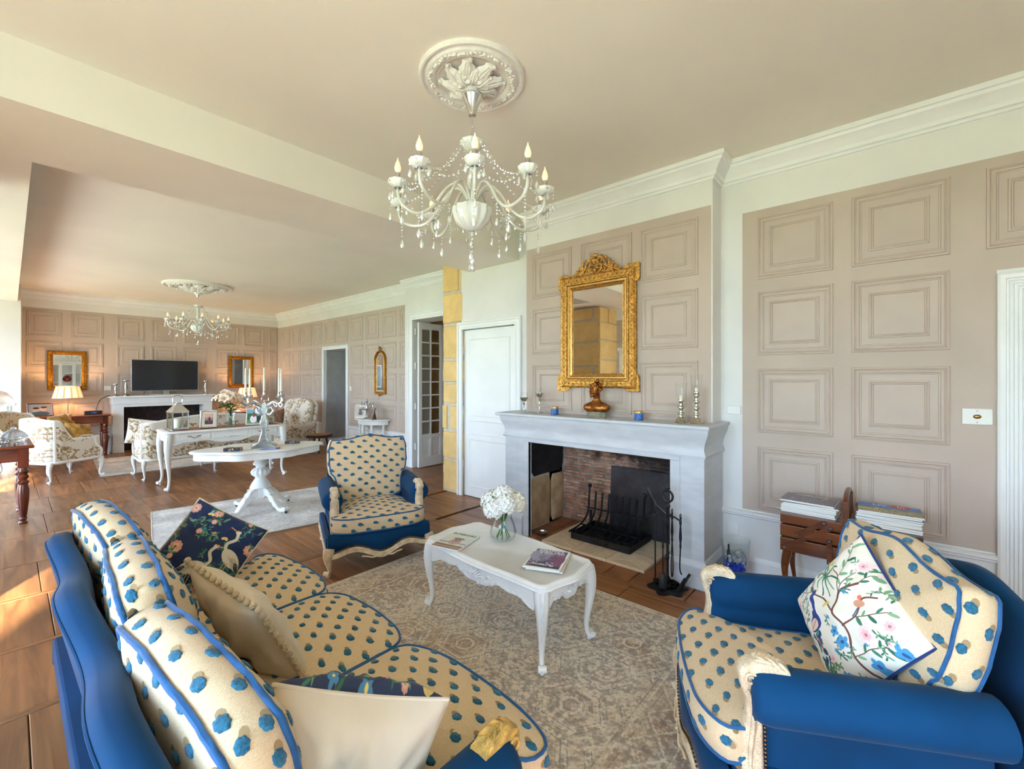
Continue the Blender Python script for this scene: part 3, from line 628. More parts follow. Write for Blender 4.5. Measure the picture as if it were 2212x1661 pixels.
# side stones, upper one black with soot
for (xa, xb, za, zb, m_) in ((3.15, 3.58, .006, .49, 'limestone'), (3.582, 3.80, .006, .49, 'limestone'), (3.15, 3.24, .48, 1.0, 'limestone'), (3.245, 3.80, .50, 1.06, 'soot')):
    o = []; r = random.Random(int(xa*100+za*10)); n = 24; xm, zm, hx, hz = (xa+xb)/2, (za+zb)/2, (xb-xa)/2-.005, (zb-za)/2-.005
    for t in range(n):
        an = 2*PI*(t+.5)/n; c_, s_ = math.cos(an), math.sin(an); q = min(1/max(abs(c_), abs(s_)), 1.41)*(1+r.uniform(-.02, .005)); o.append((xm+hx*c_*q, zm+hz*s_*q))
    mb = MB(TF); mb.loft([[(p[0], 2.62, p[1]) for p in o], [(p[0], 2.594, p[1]) for p in o], [(xm+(p[0]-xm)*.94, 2.585, zm+(p[1]-zm)*.94) for p in o]], cap=(0, 1))
    add(mb, 'stone', m_, fp_, smooth=50)
bw = add(MB(TF).box(3.80, 3.9, 1.1, 2.62, 0, 1.08), 'back_wall', 'brick_mortar', fp_, smooth=0)
r = random.Random(8); z = .02; nb = 0; rest = MB(TF)
while z < .93:
    h = r.uniform(.017, .027); y = 2.595+r.uniform(-.05, 0)
    while y > 1.12:
        l = r.uniform(.08, .27); ya = max(y-l, 1.12)
        t = .55*(z/.95)+.45*((2.6-y)/1.4)+r.uniform(-.22, .22)
        m_ = r.choice(['brick_red', 'brick_pale', 'brick_red'])
        p = r.uniform(.004, .014); tl = r.uniform(-.003, .003); b = MB(TF); b_ = .004
        x0 = 3.80-p; A = [(x0+.012, ya+.004, z), (x0+.012, y, z+tl), (x0+.012, y, z+h+tl), (x0+.012, ya+.004, z+h)]
        B = [(x0, ya+.009, z+b_), (x0, y-.005, z+b_+tl), (x0, y-.005, z+h-b_+tl), (x0, ya+.009, z+h-b_)]
        if nb < 288: add(b.loft([A, B], cap=(0, 1)), 'brick', m_, bw, smooth=0, fix=False)
        else: rest.loft([A, B], cap=(0, 1))
        nb += 1; y = ya-.010
    z += h+.011
if rest.v: add(rest, 'bricks', 'brick_sooty', bw, smooth=0, kind='stuff')
# ---- hearth tiles laid in front of the fire
for k in range(3):
    ya = 1.385+k*.318
    for (xa, xb) in ((3.085, 3.40), (3.403, 3.74)):
        t = thing('hearth_tile', 'cream relief tile of the hearth, %s row, %s' % ('front' if xa < 3.2 else 'back', ['nearest the fire irons', 'under the middle of the grate', 'nearest the stone side'][k]), 'tile', ((xa+xb)/2, ya+.158, .001), group='cream tiles under the fire grate')
        mb = MB(); mb.box(-(xb-xa)/2+.001, (xb-xa)/2-.001, -.157, .157, 0, .022); add(mb, 'tile_body', 'hearth_tile', t, smooth=0, bevel=.003)
        mb = MB(); rt = random.Random(k+int(xa*50))
        for q in range(7):
            s0 = .04+q*.045
            if (k+int(xa*10)) % 2: pts = [(-.15+s0*.0+q*.0, -.14+q*.04, .0225), (.0, -.10+q*.04-.05, .0225), (.15, -.14+q*.04, .0225)]
            else: pts = [(-.14+q*.03, -.15, .0225), (-.10+q*.03+.04, 0, .0225), (-.14+q*.045, .15, .0225)]
            pts = [(min(max(x, -.152), .152), min(max(y, -.152), .152), z) for x, y, z in crv(pts, 6)]
            mb.tube(pts, .0022, 5)
        add(mb, 'relief_line', 'hearth_tile', t, kind='stuff')
# ---- cast iron fireback
t = thing('fireback', 'black cast iron fireback plate leaning on the brick back', 'fireback', (3.735, 1.60, .02))
t.rotation_euler = (0, R(4), 0)
add(MB().box(-.012, .012, -.42, .42, 0, .60), 'plate', 'iron_plate', t, smooth=0, bevel=.006)
mb = MB()
for pts, rad in (([(-.016, .02, .50), (-.02, .05, .44), (-.022, .02, .38), (-.022, -.02, .30), (-.02, .03, .22)], [.02, .035, .03, .045, .03]),
                 ([(-.02, -.02, .32), (-.022, -.10, .26), (-.018, -.2, .20)], [.03, .028, .012]), ([(-.02, .03, .24), (-.02, .12, .20), (-.018, .2, .26)], [.03, .02, .012]),
                 ([(-.018, .04, .44), (-.018, .12, .46)], [.02, .01]), ([(-.018, -.25, .16), (-.018, -.33, .06)], [.016, .01])):
    p = crv(pts, 5); mb.tube([(q[0]+.013, q[1], q[2]) for q in p], [.62*np.interp(i/(len(p)-1), np.linspace(0, 1, len(rad)), rad) for i in range(len(p))], 8, flat=.35, up=(0, 1, 0))
add(mb, 'relief_figure', 'iron_plate', t)
# ---- grate with curved bars over an ash box
t = thing('fire_grate', 'black iron fire grate of curved bars over an ash box', 'grate', (3.33, 1.86, .024))
mb = MB(); mb.box(-.04, .36, -.26, .30, 0, .005).box(-.045, -.038, -.26, .30, 0, .06).box(.355, .36, -.26, .30, 0, .06).box(-.04, .36, -.265, -.26, 0, .06).box(-.04, .36, .30, .305, 0, .06)
ab = add(mb, 'ash_box', 'iron', t, smooth=0, bevel=.003)
add(MB().tube(crv([(-.045, .06, .035), (-.075, .05, .03), (-.078, 0, .028), (-.075, -.05, .03), (-.045, -.06, .035)], 4), .004, 6), 'pull_handle', 'iron', ab)
for k in range(9):
    y = -.255+k*.068; ex = .03 if k in (0, 8) else 0
    p = crv([(-.09, y, .075), (-.03, y, .078), (.08, y, .09), (.18, y, .13), (.235, y, .20), (.25, y, .30+ex), (.262, y, .37+ex)], 4)
    add(MB().tube(p, .0105, 4, up=(0, 1, 0)), 'bar', 'iron', t, smooth=0)
    if ex: add(MB().ball((.262, y, .385+ex), .02, 10, 7), 'finial', 'iron', t)
for (x, z) in ((.0, .068), (.24, .215), (.12, .088)): add(MB().box(x-.008, x+.008, -.27, .305, z-.006, z+.006), 'cross_bar', 'iron', t, smooth=0)
for y in (-.22, .26): add(MB().box(.22, .24, y-.01, y+.01, 0.0, .2), 'support', 'iron', t, smooth=0)
# ---- fire irons
t = thing('fire_iron_stand', 'black wrought iron stand with scalloped foot holding the fire irons', 'stand', (2.985, 1.17, 0))
mb = MB(); out = [(.125*(1+.14*math.cos(6*a)+.0)*math.cos(a), .12*(1+.14*math.cos(6*a))*math.sin(a)) for a in [2*PI*k/60 for k in range(60)]]
mb.prism(out, 0, .02, prof=[(0, 0), (0, .010), (.012, .016), (.04, .022), (.07, .028)]); add(mb, 'foot_plate', 'iron', t)
add(MB().lathe([(.02, .02), (.012, .05), (.018, .07), (.009, .09), (.009, .20), (.015, .215), (.009, .23), (.009, .42), (.016, .44), (.009, .46), (.009, .55), (.02, .565), (.012, .585)], n=10), 'post', 'iron', t)
add(MB().tube([(math.cos(a)*.036*0, math.cos(a)*.036, .635+math.sin(a)*.04) for a in [2*PI*k/20 for k in range(20)]], .008, 6, closed=True), 'ring_handle', 'iron', t)
add(MB().lathe([(.004, .675), (.02, .69), (.012, .705), (.002, .74)], n=8), 'finial', 'iron', t)
for s in (-1, 1): add(MB().tube(crv([(0, 0, .50), (.0, .045*s, .50), (0, .085*s, .485), (0, .09*s, .51)], 5), .006, 6), 'hook', 'iron', t); add(MB().tube(crv([(0, 0, .50), (.05*s, 0, .50), (.08*s, 0, .485), (.085*s, 0, .51)], 5), .006, 6), 'hook', 'iron', t)
for k in range(5):
    a = 2*PI*k/5; add(MB().tube([(.02*math.cos(a), .02*math.sin(a), .03), (.045*math.cos(a), .045*math.sin(a), .045), (.05*math.cos(a), .05*math.sin(a), .025)], .007, 5), 'scroll', 'iron', t)
tools = (('fire_poker', 'straight black poker hanging on the side of the stand toward the grate', 'poker', (0, .088)), ('fire_brush', 'black handled hearth brush hanging on the stand beside the poker', 'brush', (-.082, 0)), ('fire_tongs', 'slim black tongs hanging behind the stand post', 'tongs', (.082, 0)), ('fire_shovel', 'black fire shovel with flat blade hanging toward the armchair', 'shovel', (0, -.088)))
for nm, lb, ct, (dx, dy) in tools:
    o = thing(nm, lb, ct, (2.985+dx, 1.17+dy, 0), group='fire irons')
    add(MB().lathe([(.004, .50), (.010, .47), (.005, .45), (.009, .40), (.011, .37), (.006, .33), (.008, .31), (.0045, .29)], n=8), 'handle', 'iron', o)
    add(MB().tube([(.012*math.cos(a), 0, .515+.014*math.sin(a)) for a in [2*PI*k/12 for k in range(12)]], .003, 5, closed=True), 'loop', 'iron', o)
    if ct == 'shovel':
        add(MB().tube(crv([(0, 0, .30), (0, .004, .16), (0, -.01, .12)], 4), .0045, 6), 'shaft', 'iron', o)
        add(MB(Matrix.Translation((0, -.03, .075)) @ Matrix.Rotation(R(28), 4, 'X')).box(-.045, .045, -.004, .002, -.065, .05).box(-.045, -.04, -.004, .015, -.06, .05).box(.04, .045, -.004, .015, -.06, .05), 'blade', 'iron', o, smooth=0, bevel=.002)
    elif ct == 'brush':
        add(MB().tube([(0, 0, .30), (0, 0, .12)], .0045, 6), 'shaft', 'iron', o); add(MB().lathe([(.012, .13), (.022, .11), (.03, .04), (.028, .035)], n=12), 'bristles', 'black_plastic', o)
    elif ct == 'tongs':
        for s in (-1, 1): add(MB().tube(crv([(0, 0, .30), (.012*s, 0, .22), (.016*s, 0, .10), (.004*s, 0, .05)], 4), .004, 6), 'tong_arm', 'iron', o)
    else: add(MB().tube([(0, 0, .30), (0, 0, .05), (0, .012, .035)], .005, 6), 'shaft', 'iron', o)
# small pewter dish on the hearth floor
t = thing('ash_dish', 'small round pewter dish on the floor inside the hearth opening', 'dish', (3.23, 2.44, .002))
add(MB().lathe([(.0, .0), (.04, 0), (.052, .018), (.055, .03), (.05, .03), (.046, .018), (.03, .008), (0, .008)], n=20, cap=(0, 0)), 'bowl', 'pewter', t)
add(MB().box(.045, .07, -.012, .012, .024, .029), 'rest', 'pewter', t, smooth=0)
# ================================================================ MIRRORS
def scroll(mb, c, r0, turns, s, rad, n=22, M=None, dirn=1, start=0.):
    "a flat spiral in local XY"
    P = []
    for i in range(n):
        t = i/(n-1); a = start+dirn*turns*2*PI*t; r_ = r0*(1-.82*t); P.append((c[0]+r_*math.cos(a)*s, c[1]+r_*math.sin(a), c[2]+.004*t))
    mb.tube(P, [rad*(1-.45*i/(n-1)) for i in range(n)], 6, up=(0, 0, 1))
def gilt_mirror(label, M, w_, h_, fw, mats, ears=True, crest=True, beads=0, group=None):
    t = thing('wall_mirror', label, 'mirror', group=group); t.matrix_world = M
    add(MB().add([(-w_/2+fw*.6, -h_/2+fw*.6, .012), (w_/2-fw*.6, -h_/2+fw*.6, .012), (w_/2-fw*.6, h_/2-fw*.6, .012), (-w_/2+fw*.6, h_/2-fw*.6, .012)], [(0, 1, 2, 3)]), 'mirror_glass', 'mirror', t, smooth=0)
    k = fw/.1
    pr = [(0, 0), (0, .03), (.005*k, .036), (.012*k, .030), (.014*k, .034), (.045*k, .036), (.05*k, .046), (.058*k, .046), (.064*k, .034), (.072*k, .030), (.078*k, .034), (.09*k, .018), (.096*k, .022), (.10*k, .010)]
    add(MB().frame(-w_/2, w_/2, -h_/2, h_/2, pr), 'frame', mats[0], t, smooth=30)
    add(MB().frame(-w_/2, w_/2, -h_/2, h_/2, [(.066*k, .036), (.074*k, .034), (.090*k, .021), (.097*k, .012)]), 'inner_frame', mats[1], t, smooth=20)
    if beads:
        mb = MB(); q = .029*k
        for i in range(beads):
            y = -h_/2+h_*(i+.5)/beads
            for x in (-w_/2+q, w_/2-q): mb.ball((x, y, .037), .0075*k, 8, 4, (1, 1.2, .8))
            for x in (-w_/2+q, w_/2-q):
                for s in (-1, 1): mb.ball((x+.011*s*k, y+h_/beads*.5, .036), .005*k, 6, 4, (1, 1.8, .6))
        nx = int(beads*w_/h_)
        for i in range(1, nx):
            x = -w_/2+w_*i/nx
            for y in (-h_/2+q, h_/2-q): mb.ball((x, y, .037), .0075*k, 8, 4, (1.2, 1, .8))
        add(mb, 'beading', mats[0], t, kind='stuff')
    if ears:
        for sx_ in (-1, 1):
            for sy_ in (-1, 1):
                e = .028; L1, L2 = .095, .115
                o = [(0, 0), (L1, 0), (L1-.0, -.012), (L1-.028, -e), (-e, -e), (-e, L2-.025), (-.012, L2), (0, L2)]
                o = [(sx_*(-w_/2+p[0]) if sx_ > 0 else (w_/2-p[0])*1, p[1]) for p in o]
                o = [((p[0]), sy_*(-h_/2)+p[1]*(1 if sy_ > 0 else -1)) for p in o]
                mb = MB(); mb.prism(o, .002, .03, prof=[(0, .002), (0, .026), (.006, .032)]); add(mb, 'corner_ear', mats[0], t, smooth=30)
    if crest: crest(t, w_, h_, mats)
    return t
def big_crest(t, w_, h_, mats):
    mb = MB(); y0 = h_/2
    for s in (-1, 1):
        scroll(mb, (s*.075, y0+.035, .03), .038, 1.4, s, .010); scroll(mb, (s*.155, y0+.022, .03), .026, 1.3, s, .008, dirn=-1, start=PI/2)
        scroll(mb, (s*.045, y0+.115, .03), .030, 1.3, s, .009, start=1.2); scroll(mb, (s*.215, y0+.006, .03), .018, 1.2, s, .006)
        mb.tube(crv([(s*.235, y0-.005, .03), (s*.17, y0+.02, .035), (s*.11, y0+.05, .035), (s*.085, y0+.10, .035), (s*.05, y0+.135, .03), (s*.0, y0+.145, .03)], 5), .009, 7)
        mb.tube(crv([(s*.01, y0, .035), (s*.05, y0+.02, .04), (s*.06, y0+.06, .04), (s*.02, y0+.09, .04)], 5), .011, 7)
        for k in range(5):
            a = R(100+k*22)*1; mb.tube([(s*(.12+.0), y0+.02, .03), (s*(.12-.055*math.cos(a)), y0+.02+.055*math.sin(a), .038)], [.006, .010], 6)
        for k in range(4): mb.ball((s*(.19-.03*k), y0+.035+.028*k, .034), .013, 7, 5, (1, 1.4, .7))
    for k in range(7):
        a = R(20+k*23.3); mb.tube([(0, y0+.06, .035), (.055*math.cos(a), y0+.06+.06*math.sin(a), .046)], [.005, .013], 6)
    mb.ball((0, y0+.155, .035), .022, 8, 6, (1.3, .8, .7)); mb.ball((0, y0+.02, .04), .024, 8, 6, (.8, 1.2, .8)); mb.ball((0, y0+.085, .045), .016, 8, 6)
    mb.prism([(-.20, y0-.02), (.20, y0-.02), (.10, y0+.03), (0, y0+.06), (-.10, y0+.03)], .01, .022)
    add(mb, 'crest', mats[0], t)
gilt_mirror('large gilt mirror with eared corners and scrolled crest above the white mantel', MX(XB-.006, 1.93, 1.862), .735, .99, .125, ('gold', 'gold_smooth'), True, big_crest, 24)
def small_corners(t, w_, h_, mats):
    for sx_ in (-1, 1):
        for sy_ in (-1, 1):
            mb = MB()
            for k, (dx, dy, r_) in enumerate(((.03, .03, .026), (.065, .025, .018), (.025, .065, .018), (.10, .022, .011), (.022, .10, .011), (.05, .05, .014))): mb.ball((sx_*(w_/2-dx), sy_*(h_/2-dy), .035), r_, 8, 5, (1, 1, .55))
            add(mb, 'corner_ornament', mats[0], t)
    for (x, y) in ((0, h_/2-.03), (0, -h_/2+.03), (w_/2-.03, 0), (-w_/2+.03, 0)):
        mb = MB(); [mb.ball((x+(.022*k if x == 0 else 0), y+(.022*k if x != 0 else 0), .035), .014 if k == 0 else .010, 8, 5, (1, 1, .6)) for k in (-2, -1, 0, 1, 2)]; add(mb, 'ornament', mats[0], t)
gilt_mirror('gilt framed rectangular mirror on the far wall behind the lit striped lamp', MY(.715, 11.69, 1.595), .52, .735, .075, ('gold_dark', 'gold_dark'), False, small_corners)
gilt_mirror('gilt framed rectangular mirror on the far wall right of the television', MY(3.615, 11.69, 1.60), .52, .735, .075, ('gold_dark', 'gold_dark'), False, small_corners)
# tall arched mirror
t = thing('wall_mirror', 'slim arched gilt mirror above the white side table', 'mirror'); t.matrix_world = MX(XF-.006, 7.03, 1.56)
def arch(w_, h_, n=16): return [(-w_/2, -h_/2), (w_/2, -h_/2)]+[(w_/2*math.cos(PI*k/n), h_/2-w_/2+w_/2*math.sin(PI*k/n)) for k in range(n+1)]
W_, H_ = .36, .80
mb = MB(); o = arch(W_, H_); q = [(0, 0), (0, .02), (.008, .03), (.022, .026), (.032, .03), (.042, .014)]; nr = len(o)
L = []
for d, hh in q: L.append([(p[0], p[1], hh) for p in arch(W_-2*d, H_-2*d)])
mb.loft(L, cap=(0, 0)); add(mb, 'frame', 'gold_dark', t, smooth=40)
add(MB().add([(p[0], p[1], .01) for p in arch(W_-.07, H_-.07)], [tuple(range(nr))]), 'mirror_glass', 'mirror', t, smooth=0)
mb = MB()
for k in range(26):
    a = PI*k/25; mb.ball((.165*math.cos(a), H_/2-.18+.165*math.sin(a), .028), .012, 7, 4)
for s in (-1, 1):
    for k in range(10): mb.ball((s*.165, H_/2-.2-.03*k, .028), .009, 6, 4)
    scroll(mb, (s*.03, H_/2+.02, .02), .026, 1.2, s, .008); scroll(mb, (s*.045, -H_/2-.01, .02), .022, 1.2, s, .007)
mb.ball((0, H_/2+.05, .025), .02, 8, 5); mb.ball((0, -H_/2-.02, .025), .018, 8, 5)
add(mb, 'carving', 'gold_dark', t)
# ================================================================ ON THE MANTEL
ZM = 1.126
def bust():
    t = thing('bust', 'bronze gilt classical bust on a rough grey stone base', 'bust', (3.225, 1.865, ZM), R(8))
    t.scale = (.86, .86, .86)
    add(MB().loft([[(.055*sx_*math.cos(a), .10*sx_*math.sin(a), z) for a in [2*PI*k/18 for k in range(18)]] for sx_, z in ((.96, 0), (1, .01), (1.0, .045), (.93, .055))]), 'stone_base', 'stone_grey', t)
    def ring(cx, cy, cz, rx, ry, n=22, shape=None): return [(cx+rx*math.cos(2*PI*k/n), cy+ry*math.sin(2*PI*k/n), cz) for k in range(n)]
    mb = MB(); mb.loft([ring(0, 0, .05, .05, .10), ring(0, 0, .065, .058, .125), ring(0, 0, .09, .06, .140), ring(0, 0, .115, .055, .132), ring(0, 0, .135, .045, .095), ring(0, .0, .15, .036, .05), ring(0, 0, .17, .033, .036), ring(-.004, .0, .20, .034, .033), ring(-.006, 0, .22, .045, .04)])
    pass
    # head turned to the left: face direction f
    f = Vector((-.75, .62, -.12)).normalized(); up = Vector((0, 0, 1)); rt = f.cross(up).normalized(); c = Vector((-.012, .004, .262))
    def at(a, b, d): p = c+f*a+rt*b+up*d; return tuple(p)
    P = [(-.0, -.062), (.022, -.060), (.045, -.045), (.052, -.02), (.052, .0), (.05, .02), (.045, .04), (.03, .062), (0, .07)]
    L = []
    for (rz_, w1, fr, bk) in ((-.062, .020, .036, .01), (-.048, .032, .050, .03), (-.03, .038, .054, .045), (-.01, .042, .053, .056), (.012, .044, .052, .062), (.034, .043, .052, .060), (.052, .036, .044, .052), (.066, .02, .024, .03)):
        L.append([at((fr if math.cos(a) > 0 else bk)*math.cos(a), w1*math.sin(a), rz_) for a in [2*PI*k/20 for k in range(20)]])
    mb.loft(L)
    mb.tube([at(.052, 0, .022), at(.062, 0, .004), at(.068, 0, -.008), at(.056, 0, -.014)], [.006, .008, .010, .006], 8)       # nose
    mb.tube([at(.050, -.018, -.028), at(.058, 0, -.026), at(.050, .018, -.028)], .005, 6); mb.tube([at(.048, -.014, -.035), at(.056, 0, -.036), at(.048, .014, -.035)], .005, 6)  # lips
    mb.ball(at(.046, 0, -.052), .014, 8, 6)
    for s in (-1, 1):
        mb.ball(at(.046, .019*s, .008), .0085, 8, 6, (1, 1, .7)); mb.tube([at(.052, .006*s, .020), at(.055, .02*s, .024), at(.046, .034*s, .018)], .005, 6)
        mb.tube(crv([at(.0, .044*s, .016), at(-.012, .050*s, .018), at(-.014, .050*s, -.006), at(-.002, .046*s, -.016)], 4), .005, 6)
    add(mb, 'body', 'copper_gold', t, smooth=60)
    mb = MB(); r = random.Random(2)
    for k in range(95):     # curled hair and beard
        a = r.uniform(-PI, PI); z = r.uniform(-.01, .07) if abs(a) > 1.15 else r.uniform(.042, .068); q = math.sqrt(max(0, 1-(max(z-.012, 0)/.066)**2)); fr = .054 if math.cos(a) > 0 else .062
        mb.ball(at(fr*q*math.cos(a), .046*q*math.sin(a), z), r.uniform(.009, .013), 6, 4)
    for k in range(34):
        b = r.uniform(-1, 1); mb.ball(at(.036+.012*(1-b*b), .036*b, -.034-.028*(1-abs(b))*r.random()-.004), r.uniform(.007, .010), 6, 4)
    mb.tube(crv([at(.05, -.02, .05), at(.058, 0, .058), at(.05, .02, .05), at(0, .052, .046), at(-.05, .03, .04)], 4), .007, 6)
    mb.ball(at(-.02, 0, .085), .018, 8, 6, (1, 1, 1.2)); mb.ball(at(.0, .012, .082), .012, 8, 6)
    add(mb, 'hair', 'copper_gold', t, smooth=60)
bust()
for nm, y, lb in (('candle_tin', 2.275, 'small blue patterned candle tin with gold rim left of the bust'), ('candle_tin', 1.48, 'small blue patterned candle tin with gold rim between bust and candlesticks')):
    t = thing(nm, lb, 'candle', (3.20, y, ZM), group='blue candle tins on the mantel')
    add(MB().lathe([(.034, 0), (.035, .004), (.035, .058), (.034, .060), (.032, .060), (.032, .045), (0, .045)], n=24, cap=(1, 0)), 'tin', 'blue_tin', t)
    add(MB().lathe([(.036, .056), (.0365, .068), (.035, .070), (.032, .068), (.032, .056)], n=24, cap=(0, 0)), 'rim', 'gold_smooth', t); add(MB().lathe([(.031, .045), (.031, .052), (0, .052)], n=16, cap=(0, 0)), 'wax', 'wax', t)
for y, hs, lb in ((2.64, 1.0, 'shorter stemmed tea light glass half silvered on the mantel end'), (2.50, 1.42, 'taller stemmed tea light glass half silvered on the mantel')):
    t = thing('goblet_candle_holder', lb, 'candle holder', (3.21 if hs == 1 else 3.27, y, ZM), group='silvered goblet candle holders'); h = .10*hs
    add(MB().lathe([(.036, 0), (.036, .003), (.01, .006), (.006, .012), (.0045, h*.5), (.008, h*.62), (.006, h*.7), (.012, h*.86), (.008, h*.93), (.006, h)], n=20), 'stem', 'pewter', t)
    add(MB().lathe([(.006, h), (.026, h+.010), (.036, h+.032), (.037, h+.045)], n=24, cap=(0, 0)), 'lower_bowl', 'silver_mercury', t)
    add(MB().lathe([(.0372, h+.045), (.036, h+.065), (.030, h+.092)], n=24, cap=(0, 0)), 'upper_bowl', 'clear_glass', t)
    add(MB().lathe([(.022, h+.012), (.022, h+.028), (0, h+.028)], n=14, cap=(0, 0)), 'tea_light', 'wax', t)
for y, x, hs, lb in ((1.155, 3.20, .165, 'shorter mercury glass candlestick with tulip shade'), (1.05, 3.21, .225, 'taller mercury glass candlestick with tulip shade')):
    t = thing('hurricane_candlestick', lb+' on the mantel', 'candlestick', (x, y, ZM), group='mercury glass candlesticks'); h = hs
    pr = [(.042, 0), (.043, .008), (.034, .022), (.026, .034), (.014, .046), (.013, .055)]
    z = .055
    while z < h-.02: pr += [(.014, z), (.024, z+.010), (.024, z+.016), (.013, z+.026), (.012, z+.040)]; z += .045
    pr += [(.015, h-.012), (.022, h-.006), (.022, h)]
    add(MB().lathe(pr, n=20), 'stem', 'silver_mercury', t)
    add(MB().lathe([(.018, h), (.022, h+.006), (.030, h+.015), (.036, h+.04), (.036, h+.075), (.040, h+.105), (.044, h+.125)], n=28, cap=(0, 0), flute=0), 'glass_shade', 'clear_glass', t)
    add(MB().lathe([(.011, h), (.011, h+.03), (.004, h+.036)], n=10), 'candle', 'wax', t)
# ================================================================ SOCKETS AND SWITCHES
def plate(nm, label, M, w_, h_, kind_):
    t = thing(nm, label, 'socket' if kind_ != 'switch' else 'switch'); t.matrix_world = M
    add(MB().box(-w_/2, w_/2, -h_/2, h_/2, 0, .010), 'plate', 'white_plastic', t, smooth=0, bevel=.004)
    if kind_ == 'socket':
        add(MB().lathe([(.021, .010), (.021, .012), (.018, .012), (.018, .008), (0, .008)], n=20, cap=(0, 0)), 'socket_ring', 'white_plastic', t)
        for s in (-1, 1): add(MB().lathe([(.0025, .009), (.0025, .0095)], (s*.0095, 0, 0), 8), 'hole', 'black_plastic', t)
    elif kind_ == 'switch':
        add(MB().ball((0, 0, .010), .012, 14, 8, (1.4, 1, .6)), 'toggle', 'brass', t)
        for s in (-1, 1): add(MB().lathe([(.003, .0095), (.003, .011)], (0, s*h_*.36, 0), 8), 'screw', 'brass', t)
    return t
plate('light_switch', 'old oval rocker light switch on a white plate beside the fluted door', MX(XA-.004, -.36, 1.235), .12, .09, 'switch')
plate('wall_socket', 'white wall socket beside the chimney breast above mantel height', MX(XA-.001, .892, 1.213), .095, .062, 'socket')
plate('wall_socket', 'white double blanking socket low on the wall above the glass vase', MX(XA-.001, .895, .325), .075, .085, 'plain')
plate('light_switch', 'small light switch right of the far doorway', MX(XF-.004, 8.10, 1.245), .06, .09, 'plain')
plate('wall_socket', 'small white socket near the floor behind the white side table', MX(XF-.001, 8.02, .30), .07, .08, 'socket')
plate('wall_socket', 'white socket on the far wall between lamp and television', MY(1.275, 11.69, 1.255), .10, .09, 'socket')
# ================================================================ GLASS VASE WITH BEADS
t = thing('glass_vase', 'tall tapered clear glass vase on the floor, half filled with blue and clear beads', 'vase', (3.37, .835, .001)); t.scale = (1.08, 1.08, 1.16)
add(MB().lathe([(.062, 0), (.066, .006), (.072, .10), (.088, .27), (.084, .27), (.068, .10), (.058, .02), (0, .02)], n=32, cap=(1, 0)), 'glass', 'clear_glass', t)
r = random.Random(5); mbb = MB(); mbc = MB()
for k in range(210):
    z = r.uniform(.03, .17); rad = (.060+.02*z/.19)*math.sqrt(r.random())*.82; a = r.uniform(0, 2*PI)
    (mbb if z < .125+r.uniform(-.02, .03) else mbc).ball((rad*math.cos(a), rad*math.sin(a), z), r.uniform(.009, .013), 8, 6)
add(mbb, 'blue_beads', 'blue_bead', t, kind='stuff'); add(mbc, 'clear_beads', 'clear_bead', t, kind='stuff')
mb = MB()
for k in range(5):
    P = [(r.uniform(-.045, .045), r.uniform(-.045, .045), .12+.022*j) for j in range(5)]; mb.tube(crv(P, 5), .0012, 4)
add(mb, 'wire', 'pewter', t); add(MB().box(-.03, -.005, .03, .045, .14, .20).tube([(-.018, .037, .20), (-.018, .037, .235)], .006, 6), 'lamp_holder', 'black_plastic', t, smooth=0)
# ================================================================ UPHOLSTERY
def resample(P, n):
    P = [Vector((p[0], p[1])) for p in P]; P.append(P[0]); d = [0]
    for a, b in zip(P[:-1], P[1:]): d.append(d[-1]+(b-a).length)
    out = []; k = 0
    for i in range(n):
        t = d[-1]*i/n
        while d[k+1] < t: k += 1
        f = (t-d[k])/max(d[k+1]-d[k], 1e-9); q = P[k].lerp(P[k+1], f); out.append((q.x, q.y))
    return out
def chaikin(P, it=2):
    for _ in range(it):
        Q = []
        for i in range(len(P)):
            a, b = P[i], P[(i+1) % len(P)]; Q += [(a[0]*.75+b[0]*.25, a[1]*.75+b[1]*.25), (a[0]*.25+b[0]*.75, a[1]*.25+b[1]*.75)]
        P = Q
    return P
def wob(p, s=7., a=1.):
    return a*(math.sin(p[0]*s+1.3)*math.cos(p[1]*s*1.3+.7)+.5*math.sin(p[0]*s*2.3+p[1]*s*1.9))
def puff(out, h, crown, bulge=.012, crown_b=None, n=96, wr=.0015, c=None):
    "cushion: outline in XY, thickness h, crowned faces. returns MB, bottom and top edge loops"
    o = resample(out, n); cx = c[0] if c else sum(p[0] for p in o)/n; cy = c[1] if c else sum(p[1] for p in o)/n
    cb = crown if crown_b is None else crown_b; L = []
    def ring(r, z, push=0):
        return [(cx+(p[0]-cx)*r*(1+push/max(math.hypot(p[0]-cx, p[1]-cy), .05)), cy+(p[1]-cy)*r*(1+push/max(math.hypot(p[0]-cx, p[1]-cy), .05)), z+wob(p, 11, wr)*(1 if r > .1 else 0)) for p in o]
    R_ = [.04, .2, .38, .55, .7, .82, .91, .97]
    for r in R_: L.append(ring(r, -h/2-cb*(1-r**2.6)))
    L.append(ring(1, -h/2))
    for s in (.2, .4, .6, .8): L.append(ring(1, -h/2+h*s, bulge*math.sin(PI*s)))
    L.append(ring(1, h/2)); 
    for r in R_[::-1]: L.append(ring(r, h/2+crown*(1-r**2.6)))
    mb = MB(); mb.loft(L); k = len(R_)
    return mb, L[k], L[k+5]
